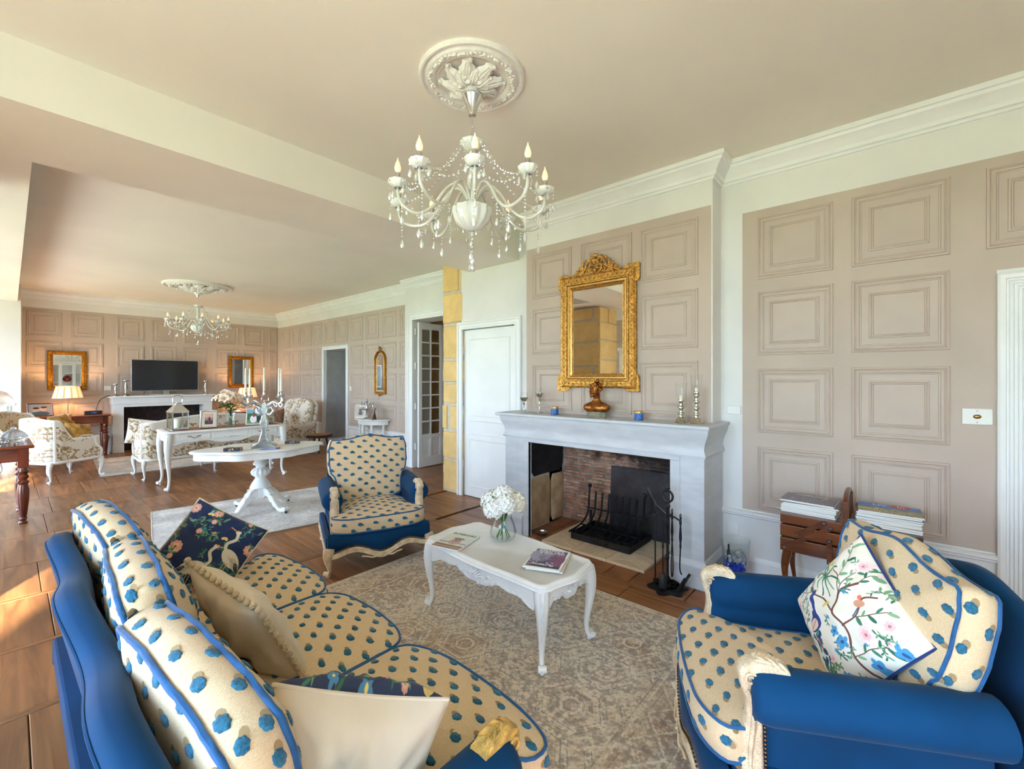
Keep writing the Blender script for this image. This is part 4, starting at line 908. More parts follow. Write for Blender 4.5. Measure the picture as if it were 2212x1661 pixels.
def tuft_mesh(bm_verts, faces, px, pz, mats, seed=0, axes=('+z', '-y', '+x', '-x', '+y', '-z'), mg=.012, M=None, size=1.):
    "fluffy woven dots scattered on a staggered grid over the cushion surface"
    T = BVHTree.FromPolygons([Vector(v) for v in bm_verts], faces); r = random.Random(seed); mb = MB(); lo = [min(v[i] for v in bm_verts) for i in range(3)]; hi = [max(v[i] for v in bm_verts) for i in range(3)]
    for ax in axes:
        k = 'xyz'.index(ax[1]); s = 1 if ax[0] == '+' else -1; u, v = [i for i in range(3) if i != k]; d = Vector((0, 0, 0)); d[k] = -s
        row = 0; b = lo[v]+mg+pz*.3
        while b < hi[v]-mg*.5:
            a = lo[u]+mg+(px*.5 if row % 2 else 0)+px*.2
            while a < hi[u]-mg:
                o = Vector((0, 0, 0)); o[u] = a+r.uniform(-.004, .004); o[v] = b+r.uniform(-.003, .003); o[k] = (hi[k]+.1) if s > 0 else (lo[k]-.1)
                hit, nn, _, _ = T.ray_cast(o, d)
                if hit is not None:
                    if nn.dot(d) > 0: nn = -nn
                    if nn.dot(-d) > .80:
                        e1 = Vector((0, 0, 0)); e1[u] = 1; e1 = (e1-nn*e1.dot(nn)).normalized(); e2 = nn.cross(e1); m = 22; ra, rb = .0170*size*r.uniform(.88, 1.08), .0122*size*r.uniform(.85, 1.15)
                        ts = r.uniform(-.3, .3); c_, s_ = math.cos(ts), math.sin(ts)
                        def pt(q, ang, hh): x = q*ra*math.cos(ang); y = q*rb*math.sin(ang); return tuple(hit+e1*(x*c_-y*s_)+e2*(x*s_+y*c_)+nn*hh)
                        ph0 = r.uniform(0, 6); j = [(1+.06*math.cos(7*2*PI*q_/m+ph0))*r.uniform(.93, 1.07) for q_ in range(m)]
                        A = [pt(j[i], 2*PI*i/m, -.001) for i in range(m)]; B = [pt(j[i]*.96, 2*PI*i/m, .0024+r.uniform(-.0005, .0005)) for i in range(m)]; Cc = [pt(.66*j[i], 2*PI*i/m, .0042+r.uniform(-.0007, .0007)) for i in range(m)]; Dd = [pt(.3, 2*PI*i/m, .0046+r.uniform(-.0007, .0007)) for i in range(m)]
                        mb.loft([A, B, Cc, Dd], cap=(0, 1))
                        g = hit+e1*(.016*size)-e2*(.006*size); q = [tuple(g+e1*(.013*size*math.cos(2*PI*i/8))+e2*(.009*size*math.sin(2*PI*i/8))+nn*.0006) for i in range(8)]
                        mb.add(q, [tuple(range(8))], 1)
                a += px
            b += pz; row += 1
    return mb
def dotted(name, mb, e0, e1, parent, M, seed, pw=.0055, size=1.0, px=.108, pz=.046, label=None, axes=('+z', '-y', '+x', '-x', '+y', '-z')):
    V = list(mb.v); F = list(mb.f); o = add(mb, name, 'linen_beige', parent, smooth=50, fix=True, label=label); o.matrix_local = M
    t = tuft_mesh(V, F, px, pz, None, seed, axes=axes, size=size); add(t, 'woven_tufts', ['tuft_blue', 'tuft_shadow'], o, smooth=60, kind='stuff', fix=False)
    mbp = MB(); r = random.Random(seed)
    for e in (e0, e1): mbp.tube([(p[0]*1.006, p[1]*1.006, p[2]+r.uniform(-.0008, .0008)) for p in e], pw, 6, closed=True)
    add(mbp, 'piping', 'piping_blue', o, smooth=60); return o
def nails(P, r=.0045, parent=None, name='nail_heads', m='nail_brass', sp=.012):
    mb = MB(); P = [Vector(p) for p in P]; acc = 0
    for a, b in zip(P[:-1], P[1:]):
        l = (b-a).length; t = -acc % sp
        while t < l: q = a.lerp(b, t/l); mb.ball(tuple(q), r, 6, 4); t += sp
        acc += l
    return add(mb, name, m, parent, kind='stuff')
def cab_leg(x, y, z1, dx, dy, parent, m, th=.030, foot=True, out=.03, flare=1., name='leg', carve=None):
    "cabriole leg: knee swings out along (dx,dy), ankle in, scroll foot out"
    l = math.hypot(dx, dy); dx, dy = dx/l, dy/l
    K = [(-.1, 1.0, 1.5), (.25, .88, 1.45), (.55, .74, 1.2), (.45, .56, .92), (.05, .36, .66), (-.18, .20, .52), (.05, .10, .50), (.55, .045, .60), (.80, .028, .5)]
    P = crv([(x+dx*out*k[0]*flare, y+dy*out*k[0]*flare, z1*k[1], k[2]) for k in K], 4); mb = MB()
    mb.tube([p[:3] for p in P], [th*p[3] for p in P], 8, up=(dx, dy, 0))
    if foot:
        tx, ty = -dy, dx; c = (x+dx*out*.95*flare, y+dy*out*.95*flare, .032)
        mb.tube([(c[0]-tx*th*.75, c[1]-ty*th*.75, c[2]), (c[0]+tx*th*.75, c[1]+ty*th*.75, c[2])], th*.62, 10)
        mb.lathe([(th*.42, 0.0), (th*.5, .004), (th*.34, .022), (th*.3, .03)], (x+dx*out*.45*flare, y+dy*out*.45*flare, 0), 8)
    o = add(mb, name, m, parent, smooth=60)
    if carve:
        mb = MB()
        for s in (-.5, 0, .5):
            q = crv([(x+dx*(out*k[0]*flare+th*k[2]*.92)-dy*s*th*1.1*(k[1]-.35), y+dy*(out*k[0]*flare+th*k[2]*.92)+dx*s*th*1.1*(k[1]-.35), z1*k[1]) for k in K[:5]], 4); mb.tube(q, [.0045*(1-.7*i/len(q)) for i in range(len(q))], 5)
        add(mb, 'leg_carving', carve, o)
    return o
def bergere(name, label, cat, loc, rz, W, D, n, wood_front, seed=0, group=None, back_h=.86, labels=None):
    "front is local -Y.  W outer width over the arm rolls"
    t = thing(name, label, cat, loc, rz, group); ai = W/2-.165; yb = D/2; yf = -D/2
    # --- seat cushions (T-shaped at the arms, bowed front)
    cw = 2*ai/n
    for k in range(n):
        x0 = -ai+cw*k; x1 = x0+cw; yr = yb-.20; fy = yf+.005
        bow = lambda x: -.045*math.cos(PI*(x-(x0+x1)/2)/(x1-x0+.2)) if n > 1 else -.05*math.cos(PI*x/(W+.1))
        lx, rx = (x0-.085 if k == 0 else x0+.003), (x1+.085 if k == n-1 else x1-.003); out = [(x0+.004, yr), (x0+.004, yf+.19)]
        if k == 0: out += [(lx+.02, yf+.165), (lx, yf+.13)]
        m_ = 7
        for i in range(m_+1):
            x = lx+(rx-lx)*i/m_; out.append((x, fy+.05+(bow(x) if 0 < i < m_ else 0)+(.02 if i in (0, m_) else 0)))
        if k == n-1: out += [(rx, yf+.13), (rx-.02, yf+.165)]
        out += [(x1-.004, yf+.19), (x1-.004, yr)]
        mb, a, b = puff(chaikin(out, 2), .105, .038, .012, crown_b=.004, c=((x0+x1)/2, yf+.34)); mb.f = mb.f
        dotted('seat_cushion', mb, a, b, t, Matrix.Translation((0, 0, .352)), seed+k)
    # --- back cushions, leaning
    ca = R(12); yc = yb-.19
    for k in range(n):
        xm = -ai+cw*(k+.5); hw = cw/2-.012+(.02 if n == 1 else 0); hh = (back_h-.36)/2+.01
        wide = .055 if n == 1 else .0; out = []
        for i in range(9):
            x = -hw-wide+2*(hw+wide)*i/8; out.append((x, hh+(.022*math.cos(PI*x/(2*hw))+(.012*math.cos(3*PI*x/(2*hw))) if n == 1 else .038*math.cos(PI*x/(2*hw))-.022)))
        out += [(hw+wide, .0), (hw-.0, -.05), (hw-.01, -hh), (-hw+.01, -hh), (-hw, -.05), (-hw-wide, .0)]
        mb, a, b = puff(chaikin(out[::-1], 1), (.095 if n > 1 else .09), .065 if n > 1 else .045, .018, crown_b=.04, wr=.003)
        dz = [(-.05, R(5)), (0, R(-3)), (.005, R(4))][k] if n > 1 else (0, 0)
        M = Matrix.Translation((xm, yc+(0 if n > 1 else .0), .375+hh+dz[0]*.6)) @ Matrix.Rotation(R(90)-ca, 4, 'X') @ Matrix.Rotation(dz[1], 4, 'Z') @ Matrix.Rotation(dz[1], 4, 'Y')
        dotted('back_cushion', mb, a, b, t, M, seed+20+k, pw=.007 if n > 1 else .0055)
    # --- upholstered back shell with waved crest
    n_ = 40; thk = .075 if n > 1 else .06; wB = W/2-.06 if n > 1 else W/2-.10; L0 = []
    def crest(x): u = x/wB; return (back_h-.045+.022*math.cos(u*PI*3)-.05*abs(u)**5) if n > 1 else (back_h-.02+.018*math.cos(u*PI*1.5)-.06*abs(u)**6)
    prof = []
    for i in range(n_+1):
        x = -wB+2*wB*i/n_; zt = crest(x); cv = .0 if n == 1 else .018*math.cos(x/wB*PI*3); y_ = lambda z: yb-(.11 if n > 1 else .035)+(z-.3)*.16+cv*(z-.3)-.02*(x/wB)**2
        prof.append([(x, y_(.24)-.02, .24), (x, y_(zt)-thk/2-.003, zt-.05), (x, y_(zt)-thk/2+.004, zt-.016), (x, y_(zt)-thk*.2, zt), (x, y_(zt)+thk*.25, zt), (x, y_(zt)+thk/2, zt-.02), (x, y_(zt)+thk/2-.004, zt-.06), (x, y_(.24)+.03, .24)])
    ob = add(MB().loft(prof), 'back', 'velvet_blue', t, smooth=60)
    if n > 1:
        mb = MB(); mb.tube([(p[5][0], p[5][1]+.002, p[5][2]-.004) for p in prof], .004, 6); add(mb, 'welt', 'velvet_blue', ob)
    # --- arms: rolled top on an upholstered side
    for s in (-1, 1):
        xa = s*(W/2-.09); za = .585 if n == 1 else .54; r = .078; Ls = []; ao = .09 if n > 1 else 0
        ys = [(yf+.150+ao, .30), (yf+.153+ao, .62), (yf+.160+ao, .84), (yf+.175+ao, .96), (yf+.20+ao, 1.0)]+[(yf+.20+ao+(D-.32-ao)*i/6, 1.0) for i in range(1, 7)]
        for (y, q) in ys:
            tt = (y-yf)/D; rr_ = r*(1-.05*tt); L1 = []
            for i in range(15):
                a = -.25*PI+1.55*PI*i/14; L1.append((xa+s*(-1)*(0)+rr_*math.cos(a)*q*-s+0, y, za-r+rr_*math.sin(a)*q+.02*tt))
            zc = za-r; L1 += [(xa+s*(-.012+.03*(1-q)), y, zc-.085), (xa+s*.0, y, .26), (xa-s*.055, y, .24), (xa-s*.062*q, y, zc-.06)]
            Ls.append(L1)
        # front face pushed a little so the fabric gathers to the scroll
        add(MB().loft(Ls), 'arm', 'velvet_blue', t, smooth=70)
        # wooden post with scroll
        xp = s*(W/2-.10) if n == 1 else s*(W/2-.09)
        zo = .045 if n > 1 else 0
        K = [(.085, .580, .011), (.055, .592, .015), (.020, .596, .017), (-.008, .590, .019), (-.026, .572, .020), (-.022, .540, .020), (-.008, .49, .018), (-.004, .43, .023), (-.012, .36, .033), (-.012, .30, .035), (.0, .245, .026)]
        P = crv([(xp, yf+.165+ao+q[0], q[1]-zo*(1 if q[1] > .35 else .3), q[2]) for q in K], 4)
        mb = MB(); L = []
        for i, p in enumerate(P):
            a_ = P[max(i-1, 0)]; b_ = P[min(i+1, len(P)-1)]; d = Vector((0, b_[1]-a_[1], b_[2]-a_[2])).normalized(); nn = Vector((0, d.z, -d.y)); c = Vector(p[:3]); ht = .024 if i > 14 else .027
            L.append([tuple(c+Vector((ht*sg_*u_, 0, 0))+nn*p[3]*v_) for sg_, u_, v_ in ((1, 1, -.7), (1, .6, -1), (-1, .6, -1), (-1, 1, -.7), (-1, 1, .7), (-1, .6, 1), (1, .6, 1), (1, 1, .7))])
        mb.loft(L)
        for q in (-1, 1):
            mb.tube([(xp+q*(.026+.004*math.sin(t_*.5)), yf+.150+ao+(.019-.0016*t_)*math.cos(t_), .560-zo+(.019-.0016*t_)*math.sin(t_)) for t_ in [k_*.5 for k_ in range(20)]], .0042, 6)
            mb.tube([(xp+q*.0265, p[1]-.004, p[2]) for p in P[21:38]], [.004+.004*math.sin(PI*k_/16) for k_ in range(17)], 6)
        for q in (-1, -.5, 0, .5, 1):
            mb.tube([(xp+q*.020*(1-.35*abs(k_-6)/6), P[k_][1]+(.0), P[k_][2]+P[k_][3]*.92 if k_ < 12 else P[k_][2]) for k_ in range(1, 14)], [.0030+.0022*math.sin(PI*(k_-1)/12) for k_ in range(1, 14)], 6)
        for k_ in (3, 6, 9):
            for q in (-1, 1): mb.tube([(xp, P[k_+1][1], P[k_+1][2]+P[k_+1][3]), (xp+q*.014, P[k_][1]+.004, P[k_][2]+P[k_][3]+.003), (xp+q*.026, P[k_-2][1]+.006, P[k_-2][2]+P[k_-2][3]*.7)], [.0045, .0055, .002], 6)
        for k in range(5): mb.ball((xp+(.009 if k % 2 else -.009), yf+.225+ao-.017*k, .610-zo-.0010*k*k), .0085, 7, 5, (1.2, 1.5, .4))
        pp = add(mb, 'arm_post', wood_front, t, smooth=60)
        nails([(xp+.074*math.cos(a_)-s*.01, yf+.158+ao, za-r+.070*math.sin(a_)) for a_ in [R(200-14*k_) for k_ in range(17)]], .0042, pp) if False else None
        for q in (1, -1): nails([(p[0]+q*.021, p[1]+p[3]+.004, p[2]) for p in P[20:]], .0046, pp)
    # --- seat rail upholstery, carved wooden apron, legs
    def rail(x): return yf+.055-.050*math.cos(PI*x/(W*1.04))
    def skirt(x): u = x/(W/2-.05); return .185-.026*math.cos(u*PI*(2 if n == 1 else 6))*1.0-.02*(1-abs(u))
    m_ = 36; A = []; Bw = []; Nn = []
    xw = W/2-.045
    for i in range(m_+1):
        x = -xw+2*xw*i/m_; y = rail(x); zs = skirt(x); A.append([(x, y+.012, .292), (x, y-.006, .27), (x, y-.006, zs+.02), (x, y+.01, zs+.008), (x, y+.05, zs+.01), (x, y+.05, .292)])
        Nn.append((x, y-.008, zs+.006)); th_ = .034+.012*math.cos(x/(W/2)*PI*.5)
        Bw.append([(x, y-.010, zs), (x, y-.016, zs-.008), (x, y-.012, zs-th_*.55), (x, y-.016, zs-th_*.8), (x, y-.006, zs-th_), (x, y+.03, zs-th_), (x, y+.03, zs)])
    add(MB().loft(A), 'front_border', 'velvet_blue', t, smooth=60); ap = add(MB().loft(Bw), 'apron', 'cream_wood', t, smooth=50); nails(Nn, .0042, t, sp=.0135)
    mb = MB()
    for cx_ in ([0] if n == 1 else [-.6, 0, .6]):
        y = rail(cx_)-.018; z = skirt(cx_)-.022
        for k in range(6): a = PI*k/3; mb.ball((cx_+.018*math.cos(a), y, z+.012*math.sin(a)), .0085, 6, 4, (1, .5, 1))
        mb.ball((cx_, y-.002, z), .007, 6, 4)
        for s in (-1, 1): mb.tube(crv([(cx_+s*.035, y, z+.004), (cx_+s*.07, y-.002, z-.006), (cx_+s*.11, rail(cx_+s*.11)-.016, z+.004), (cx_+s*.15, rail(cx_+s*.15)-.016, z+.012)], 4), [.006]*12+[.003], 6)
    add(mb, 'apron_carving', 'cream_wood', ap)
    mb = MB(); mb.box(-W/2+.08, W/2-.08, yf+.10, yb-.02, .20, .30)
    for s in (-1, 1): mb.box(s*(W/2-.055)-.02, s*(W/2-.055)+.02, yf+.08, yb-.02, .17, .27)
    add(mb, 'seat_frame', 'velvet_blue', t, smooth=0, bevel=.01)
    mb = MB()
    for s in (-1, 1): mb.box(s*(W/2-.045)-.018, s*(W/2-.045)+.018, yf+.07, yb-.03, .145, .19)
    add(mb, 'side_rail', 'cream_wood', t, smooth=0, bevel=.006, kind='stuff')
    for s in (-1, 1):
        cab_leg(s*(W/2-.055), yf+.052, .20, s*.6, -.8, t, 'cream_wood', .028, carve='cream_wood'); cab_leg(s*(W/2-.075), yb-(.02 if n == 1 else .16), .18, s*.4, .9, t, 'cream_wood', .024)
    if n > 1: 
        for x in (-.35, .35): cab_leg(x, rail(x)+.02, .17, 0, -1, t, 'cream_wood', .024)
    return t
bergere('sofa', 'three-seat blue velvet sofa with dotted beige cushions and blue piping', 'sofa', (.59, 1.755, .012), R(90), 2.20, .97, 3, 'gilt_wood', 100, back_h=.855)
bergere('armchair', 'blue velvet armchair with dotted cushions standing beyond the coffee table', 'armchair', (2.01, 3.30, 0), R(-21.7), .85, .82, 1, 'cream_wood', 200, back_h=.875)
bergere('armchair', 'blue velvet armchair with dotted cushions beside the sewing box, a white bird pillow on it', 'armchair', (1.855, .215, .012), R(206.6), .84, .86, 1, 'cream_wood', 300, back_h=.825)
# ================================================================ PRINTED CUSHION COVERS
def leaf(cv, x, y, l, a, col, w_=.35):
    cv.ell(x+l/2*math.cos(a), y+l/2*math.sin(a), l/2, l/2*w_, a, col)
def sprig(cv, pts, wd, col, lc, ll=16, every=3, seed=0):
    r = random.Random(seed); q = crv(pts, 10); cv.line(q, wd, col)
    for i in range(2, len(q), every):
        a = math.atan2(q[i][1]-q[i-1][1], q[i][0]-q[i-1][0]); s = 1 if (i//every) % 2 else -1; leaf(cv, q[i][0], q[i][1], ll*r.uniform(.7, 1.2), a+s*r.uniform(.6, 1.1), r.choice(lc))
def peony(cv, x, y, r_, c1, c2, c3):
    for k in range(9): a = 2*PI*k/9; cv.ell(x+r_*.62*math.cos(a), y+r_*.62*math.sin(a), r_*.45, r_*.36, a, c1)
    for k in range(6): a = 2*PI*k/6+.3; cv.ell(x+r_*.32*math.cos(a), y+r_*.32*math.sin(a), r_*.32, r_*.25, a, c2)
    cv.ell(x, y, r_*.2, r_*.2, 0, c3)
def star_flower(cv, x, y, r_, c1, c2):
    for k in range(5): a = 2*PI*k/5+.2; cv.ell(x+r_*.55*math.cos(a), y+r_*.55*math.sin(a), r_*.5, r_*.36, a, c1)
    cv.ell(x, y, r_*.25, r_*.25, 0, c2)
def crane_canvas():
    c = Canvas(512, 512, (10, 38, 84)); G = [(48, 110, 82), (96, 150, 96), (40, 130, 110), (120, 165, 110)]; W2 = (222, 214, 196)
    sprig(c, [(20, 330), (70, 360), (130, 350), (180, 400), (250, 410)], 5, (120, 78, 60), G, 34, 4, 1); sprig(c, [(60, 352), (70, 290), (40, 240)], 4, (120, 78, 60), G, 30, 4, 2)
    sprig(c, [(470, 20), (420, 90), (430, 170), (400, 230)], 4, (60, 110, 70), G, 40, 3, 3); sprig(c, [(20, 60), (90, 90), (150, 60), (220, 70)], 5, (60, 120, 80), G, 42, 3, 4)
    sprig(c, [(330, 500), (360, 440), (430, 420), (500, 450)], 4, (120, 78, 60), G, 30, 4, 5); sprig(c, [(380, 30), (360, 90), (380, 150)], 4, (60, 130, 80), G, 46, 3, 6)
    for x, y, r_ in ((110, 200, 34), (60, 420, 28), (190, 440, 24), (455, 330, 30), (300, 40, 30), (480, 90, 26)): peony(c, x, y, r_, (226, 160, 140), (240, 196, 176), (190, 90, 80))
    for x, y, r_ in ((180, 320, 24), (250, 480, 22), (30, 150, 20), (350, 470, 18), (200, 20, 18)): star_flower(c, x, y, r_, (70, 140, 190), (240, 220, 120))
    rf = random.Random(12)
    for k in range(34):
        x, y = rf.uniform(10, 500), rf.uniform(10, 500); a = rf.uniform(0, 6); sprig(c, [(x, y), (x+22*math.cos(a), y+22*math.sin(a)), (x+40*math.cos(a+.6), y+40*math.sin(a+.6))], 3, (54, 110, 84), G, 20, 3, k)
        if k % 3 == 0: peony(c, x, y, rf.uniform(11, 17), (226, 160, 140), (240, 196, 176), (190, 90, 80))
        elif k % 3 == 1: star_flower(c, x, y, rf.uniform(8, 12), (90, 160, 190), (240, 220, 120))
    for (bx, by, fl) in ((250, 140, 1), (395, 250, -1)):     # two cranes
        c.ell(bx, by, 62, 34, .5*fl, W2); c.ell(bx-34*fl, by-20, 40, 18, .7*fl, (196, 190, 176)); c.ell(bx-50*fl, by-30, 26, 10, .9*fl, (50, 50, 58))
        q = [(bx+40*fl, by+18), (bx+62*fl, by+60), (bx+34*fl, by+100), (bx+44*fl, by+136)]; c.curve(q, 17, W2)
        c.ell(bx+46*fl, by+140, 15, 11, .3, W2); c.ell(bx+46*fl, by+149, 8, 4, 0, (190, 60, 50)); c.line([(bx+54*fl, by+140), (bx+96*fl, by+150)], 6, (214, 140, 70))
        c.line([(bx, by-28), (bx-4*fl, by-110)], 5, (190, 150, 110)); c.line([(bx+14*fl, by-28), (bx+20*fl, by-104)], 5, (190, 150, 110))
        for k in range(5): c.line([(bx-40*fl+k*14*fl, by-18+k*6), (bx-60*fl+k*14*fl, by-30+k*6)], 2, (150, 146, 136))
    for x, y in ((150, 420), (300, 330), (60, 480)): c.ell(x, y, 12, 8, .6, (236, 206, 120)); c.ell(x+14, y+2, 12, 8, -.6, (236, 206, 120))
    return c.image('crane_print')
def peacock_canvas():
    c = Canvas(512, 512, (236, 228, 212)); G = [(60, 120, 90), (110, 160, 120), (40, 100, 80), (130, 170, 130)]; B = (110, 62, 50)
    c.curve([(250, 10), (240, 90), (280, 180), (270, 250), (330, 300), (420, 290)], 9, B); c.curve([(275, 190), (340, 190), (400, 230), (450, 210)], 6, B); c.curve([(270, 250), (240, 330), (190, 400), (200, 480)], 6, B); c.curve([(330, 300), (360, 360), (340, 420)], 4, B)
    for P, s in (([(330, 300), (380, 330), (440, 340)], 1), ([(340, 190), (390, 170), (460, 150)], 2), ([(200, 430), (240, 460), (300, 480)], 3), ([(240, 90), (320, 80), (380, 60)], 4), ([(190, 400), (140, 430), (90, 480)], 5), ([(360, 360), (420, 400), (460, 460)], 6), ([(420, 290), (470, 300), (500, 260)], 7)): sprig(c, P, 3, B, G, 36, 4, s)
    for k in range(9): a = R(20+k*38); c.curve([(300, 400), (300+40*math.cos(a), 400+50*math.sin(a)+10), (300+72*math.cos(a), 400+66*math.sin(a)-14)], 7, G[k % 3])
    rf = random.Random(14)
    for k in range(30):
        x, y = rf.uniform(10, 500), rf.uniform(10, 500); a = rf.uniform(0, 6); sprig(c, [(x, y), (x+20*math.cos(a), y+20*math.sin(a)), (x+36*math.cos(a+.6), y+36*math.sin(a+.6))], 2.5, (96, 110, 80), G, 18, 3, k)
        if k % 3 == 0: peony(c, x, y, rf.uniform(10, 15), (242, 208, 204), (234, 180, 184), (180, 120, 110))
        elif k % 3 == 1: star_flower(c, x, y, rf.uniform(7, 11), (70, 150, 196), (40, 80, 140))
    # peacock
    r = random.Random(1)
    for k in range(60):
        t = r.random(); x = 120-60*t+r.uniform(-26, 26)*(1-.3*t); y = 250-230*t+r.uniform(-10, 10); c.ell(x, y, 13, 7, 1.2+r.uniform(-.4, .4), r.choice([(16, 88, 96), (30, 130, 120), (200, 96, 80), (18, 50, 120), (70, 150, 110), (14, 60, 90)]))
    c.ell(140, 285, 42, 28, .9, (24, 50, 120)); c.ell(128, 280, 26, 20, .9, (226, 190, 170)); 
    for k in range(8): c.ell(112+k*5, 272+k*3, 4, 3, 0, (190, 130, 110))
    c.curve([(165, 305), (188, 335), (184, 372), (196, 392)], 17, (20, 52, 130)); c.ell(198, 394, 12, 9, .4, (20, 52, 130)); c.line([(206, 396), (222, 388)], 4, (190, 160, 90)); c.line([(196, 402), (190, 424)], 2, (20, 52, 130)); c.ell(189, 426, 6, 4, 0, (20, 110, 110))
    c.ell(380, 225, 24, 13, -.5, (214, 150, 120)); c.ell(398, 240, 10, 9, 0, (226, 120, 90)); c.line([(366, 214), (336, 196)], 6, (90, 110, 150))
    for x, y, q in ((340, 120, 30), (430, 110, 28), (90, 40, 24), (460, 350, 24), (60, 420, 22)): peony(c, x, y, q, (242, 208, 204), (234, 180, 184), (180, 120, 110))
    for x, y, q in ((230, 150, 26), (220, 200, 22), (400, 30, 26), (290, 40, 24), (150, 60, 22)): star_flower(c, x, y, q, (70, 150, 196), (40, 80, 140))
    for x, y in ((330, 450), (240, 300)): c.ell(x, y, 12, 7, .6, (220, 200, 110)); c.ell(x+13, y+2, 12, 7, -.6, (210, 190, 90))
    return c.image('peacock_print')
imat('crane_print', crane_canvas(), (.42, .42), rough=.75, sheen=.1); imat('peacock_print', peacock_canvas(), (.42, .42), rough=.75, sheen=.1)
def pillow(name, label, M, w_, th, mats, welt=None, pom=False, group=None, cat='pillow', wr=.006, seed=0):
    "square pillow in local XY, face 0 = +Z, face 1 = -Z"
    t = thing(name, label, cat, group=group); t.matrix_world = M; n = 40; V = []; F = []; mi = []; r = random.Random(seed); ph = [r.uniform(0, 6) for _ in range(6)]
    def P(i, j, s):
        u, v = 2*i/n-1, 2*j/n-1; pin = 1-.075*(1-abs(u*v))*0; c_ = (1-abs(u)**2.4)*(1-abs(v)**2.4); z = th/2*max(c_, 0)**.46*s
        x = u*w_/2*(1-.055*(1-v*v)); y = v*w_/2*(1-.055*(1-u*u)); z += wr*c_*(math.sin(7*u+ph[0])*math.cos(6*v+ph[1])+.6*math.sin(11*u+8*v+ph[2])) if c_ > 0 else 0
        z += wr*.7*math.sin(9*(u+v)+ph[3])*c_; q_ = max(abs(u), abs(v)); z += s*wr*1.5*math.sin(17*math.atan2(v, u+.001)+ph[4]+5*q_)*max(0, q_-.35)*(1-q_**4); return (x, y, z)
    for s in (1, -1):
        mb = MB(); vs = [P(i, j, s) for j in range(n+1) for i in range(n+1)]; fs = [(j*(n+1)+i, j*(n+1)+i+1, (j+1)*(n+1)+i+1, (j+1)*(n+1)+i) for j in range(n) for i in range(n)]
        if s < 0: fs = [f[::-1] for f in fs]
        mb.add(vs, fs); add(mb, 'front_cover' if s > 0 else 'back_cover', mats[0 if s > 0 else 1], t, smooth=80, fix=False)
    E = [P(i, 0, 0) for i in range(n)]+[P(n, j, 0) for j in range(n)]+[P(n-i, n, 0) for i in range(n)]+[P(0, n-j, 0) for j in range(n)]
    if welt: add(MB().tube(E, .0048, 6, closed=True), 'piping', welt, t)
    if pom:
        acc = 0
        for i in range(0, len(E), 3):
            a = Vector(E[i]); d = Vector((a.x, a.y, 0)).normalized(); q = a+d*.014; add(MB().ball(tuple(q), .0105, 8, 6, (1, 1, 1.15)).tube([tuple(a), tuple(q)], .0018, 4), 'pompom', 'pompom', t)
    return t
def basis(c, nrm, roll=0.):
    "frame with local Z along nrm; local Y as upright as it can be, then rolled"
    z = Vector(nrm).normalized(); x = Vector((0, 0, 1)).cross(z).normalized(); y = z.cross(x)
    return Matrix.Translation(c) @ Matrix((x, y, z)).transposed().to_4x4() @ Matrix.Rotation(roll, 4, 'Z')
pillow('throw_pillow', 'navy pillow printed with white cranes and flowers in the far corner of the blue sofa', basis((.635, 2.50, .62), (-.30, -.82, .42), R(-34)), .365, .15, ('crane_print', 'cream_cotton'), 'cream_cotton', seed=1)
pillow('throw_pillow', 'cream pillow edged with pompoms against the middle back cushion of the sofa', basis((.555, 1.70, .585), (.90, .10, .50), R(8)), .44, .15, ('cream_cotton', 'cream_cotton'), None, True, seed=2)
pillow('throw_pillow', 'large cream backed pillow with navy floral front at the near end of the sofa', basis((.54, 1.0, .53), (.60, .70, .25), R(14)), .40, .25, ('crane_print', 'cream_cotton'), 'cream_cotton', seed=3, wr=.013)
pillow('throw_pillow', 'white pillow printed with a peacock and branches on the near armchair', basis((1.885, .095, .63), (-.60, .73, .28), R(60)), .40, .16, ('peacock_print', 'navy_velvet'), 'navy_velvet', seed=4)
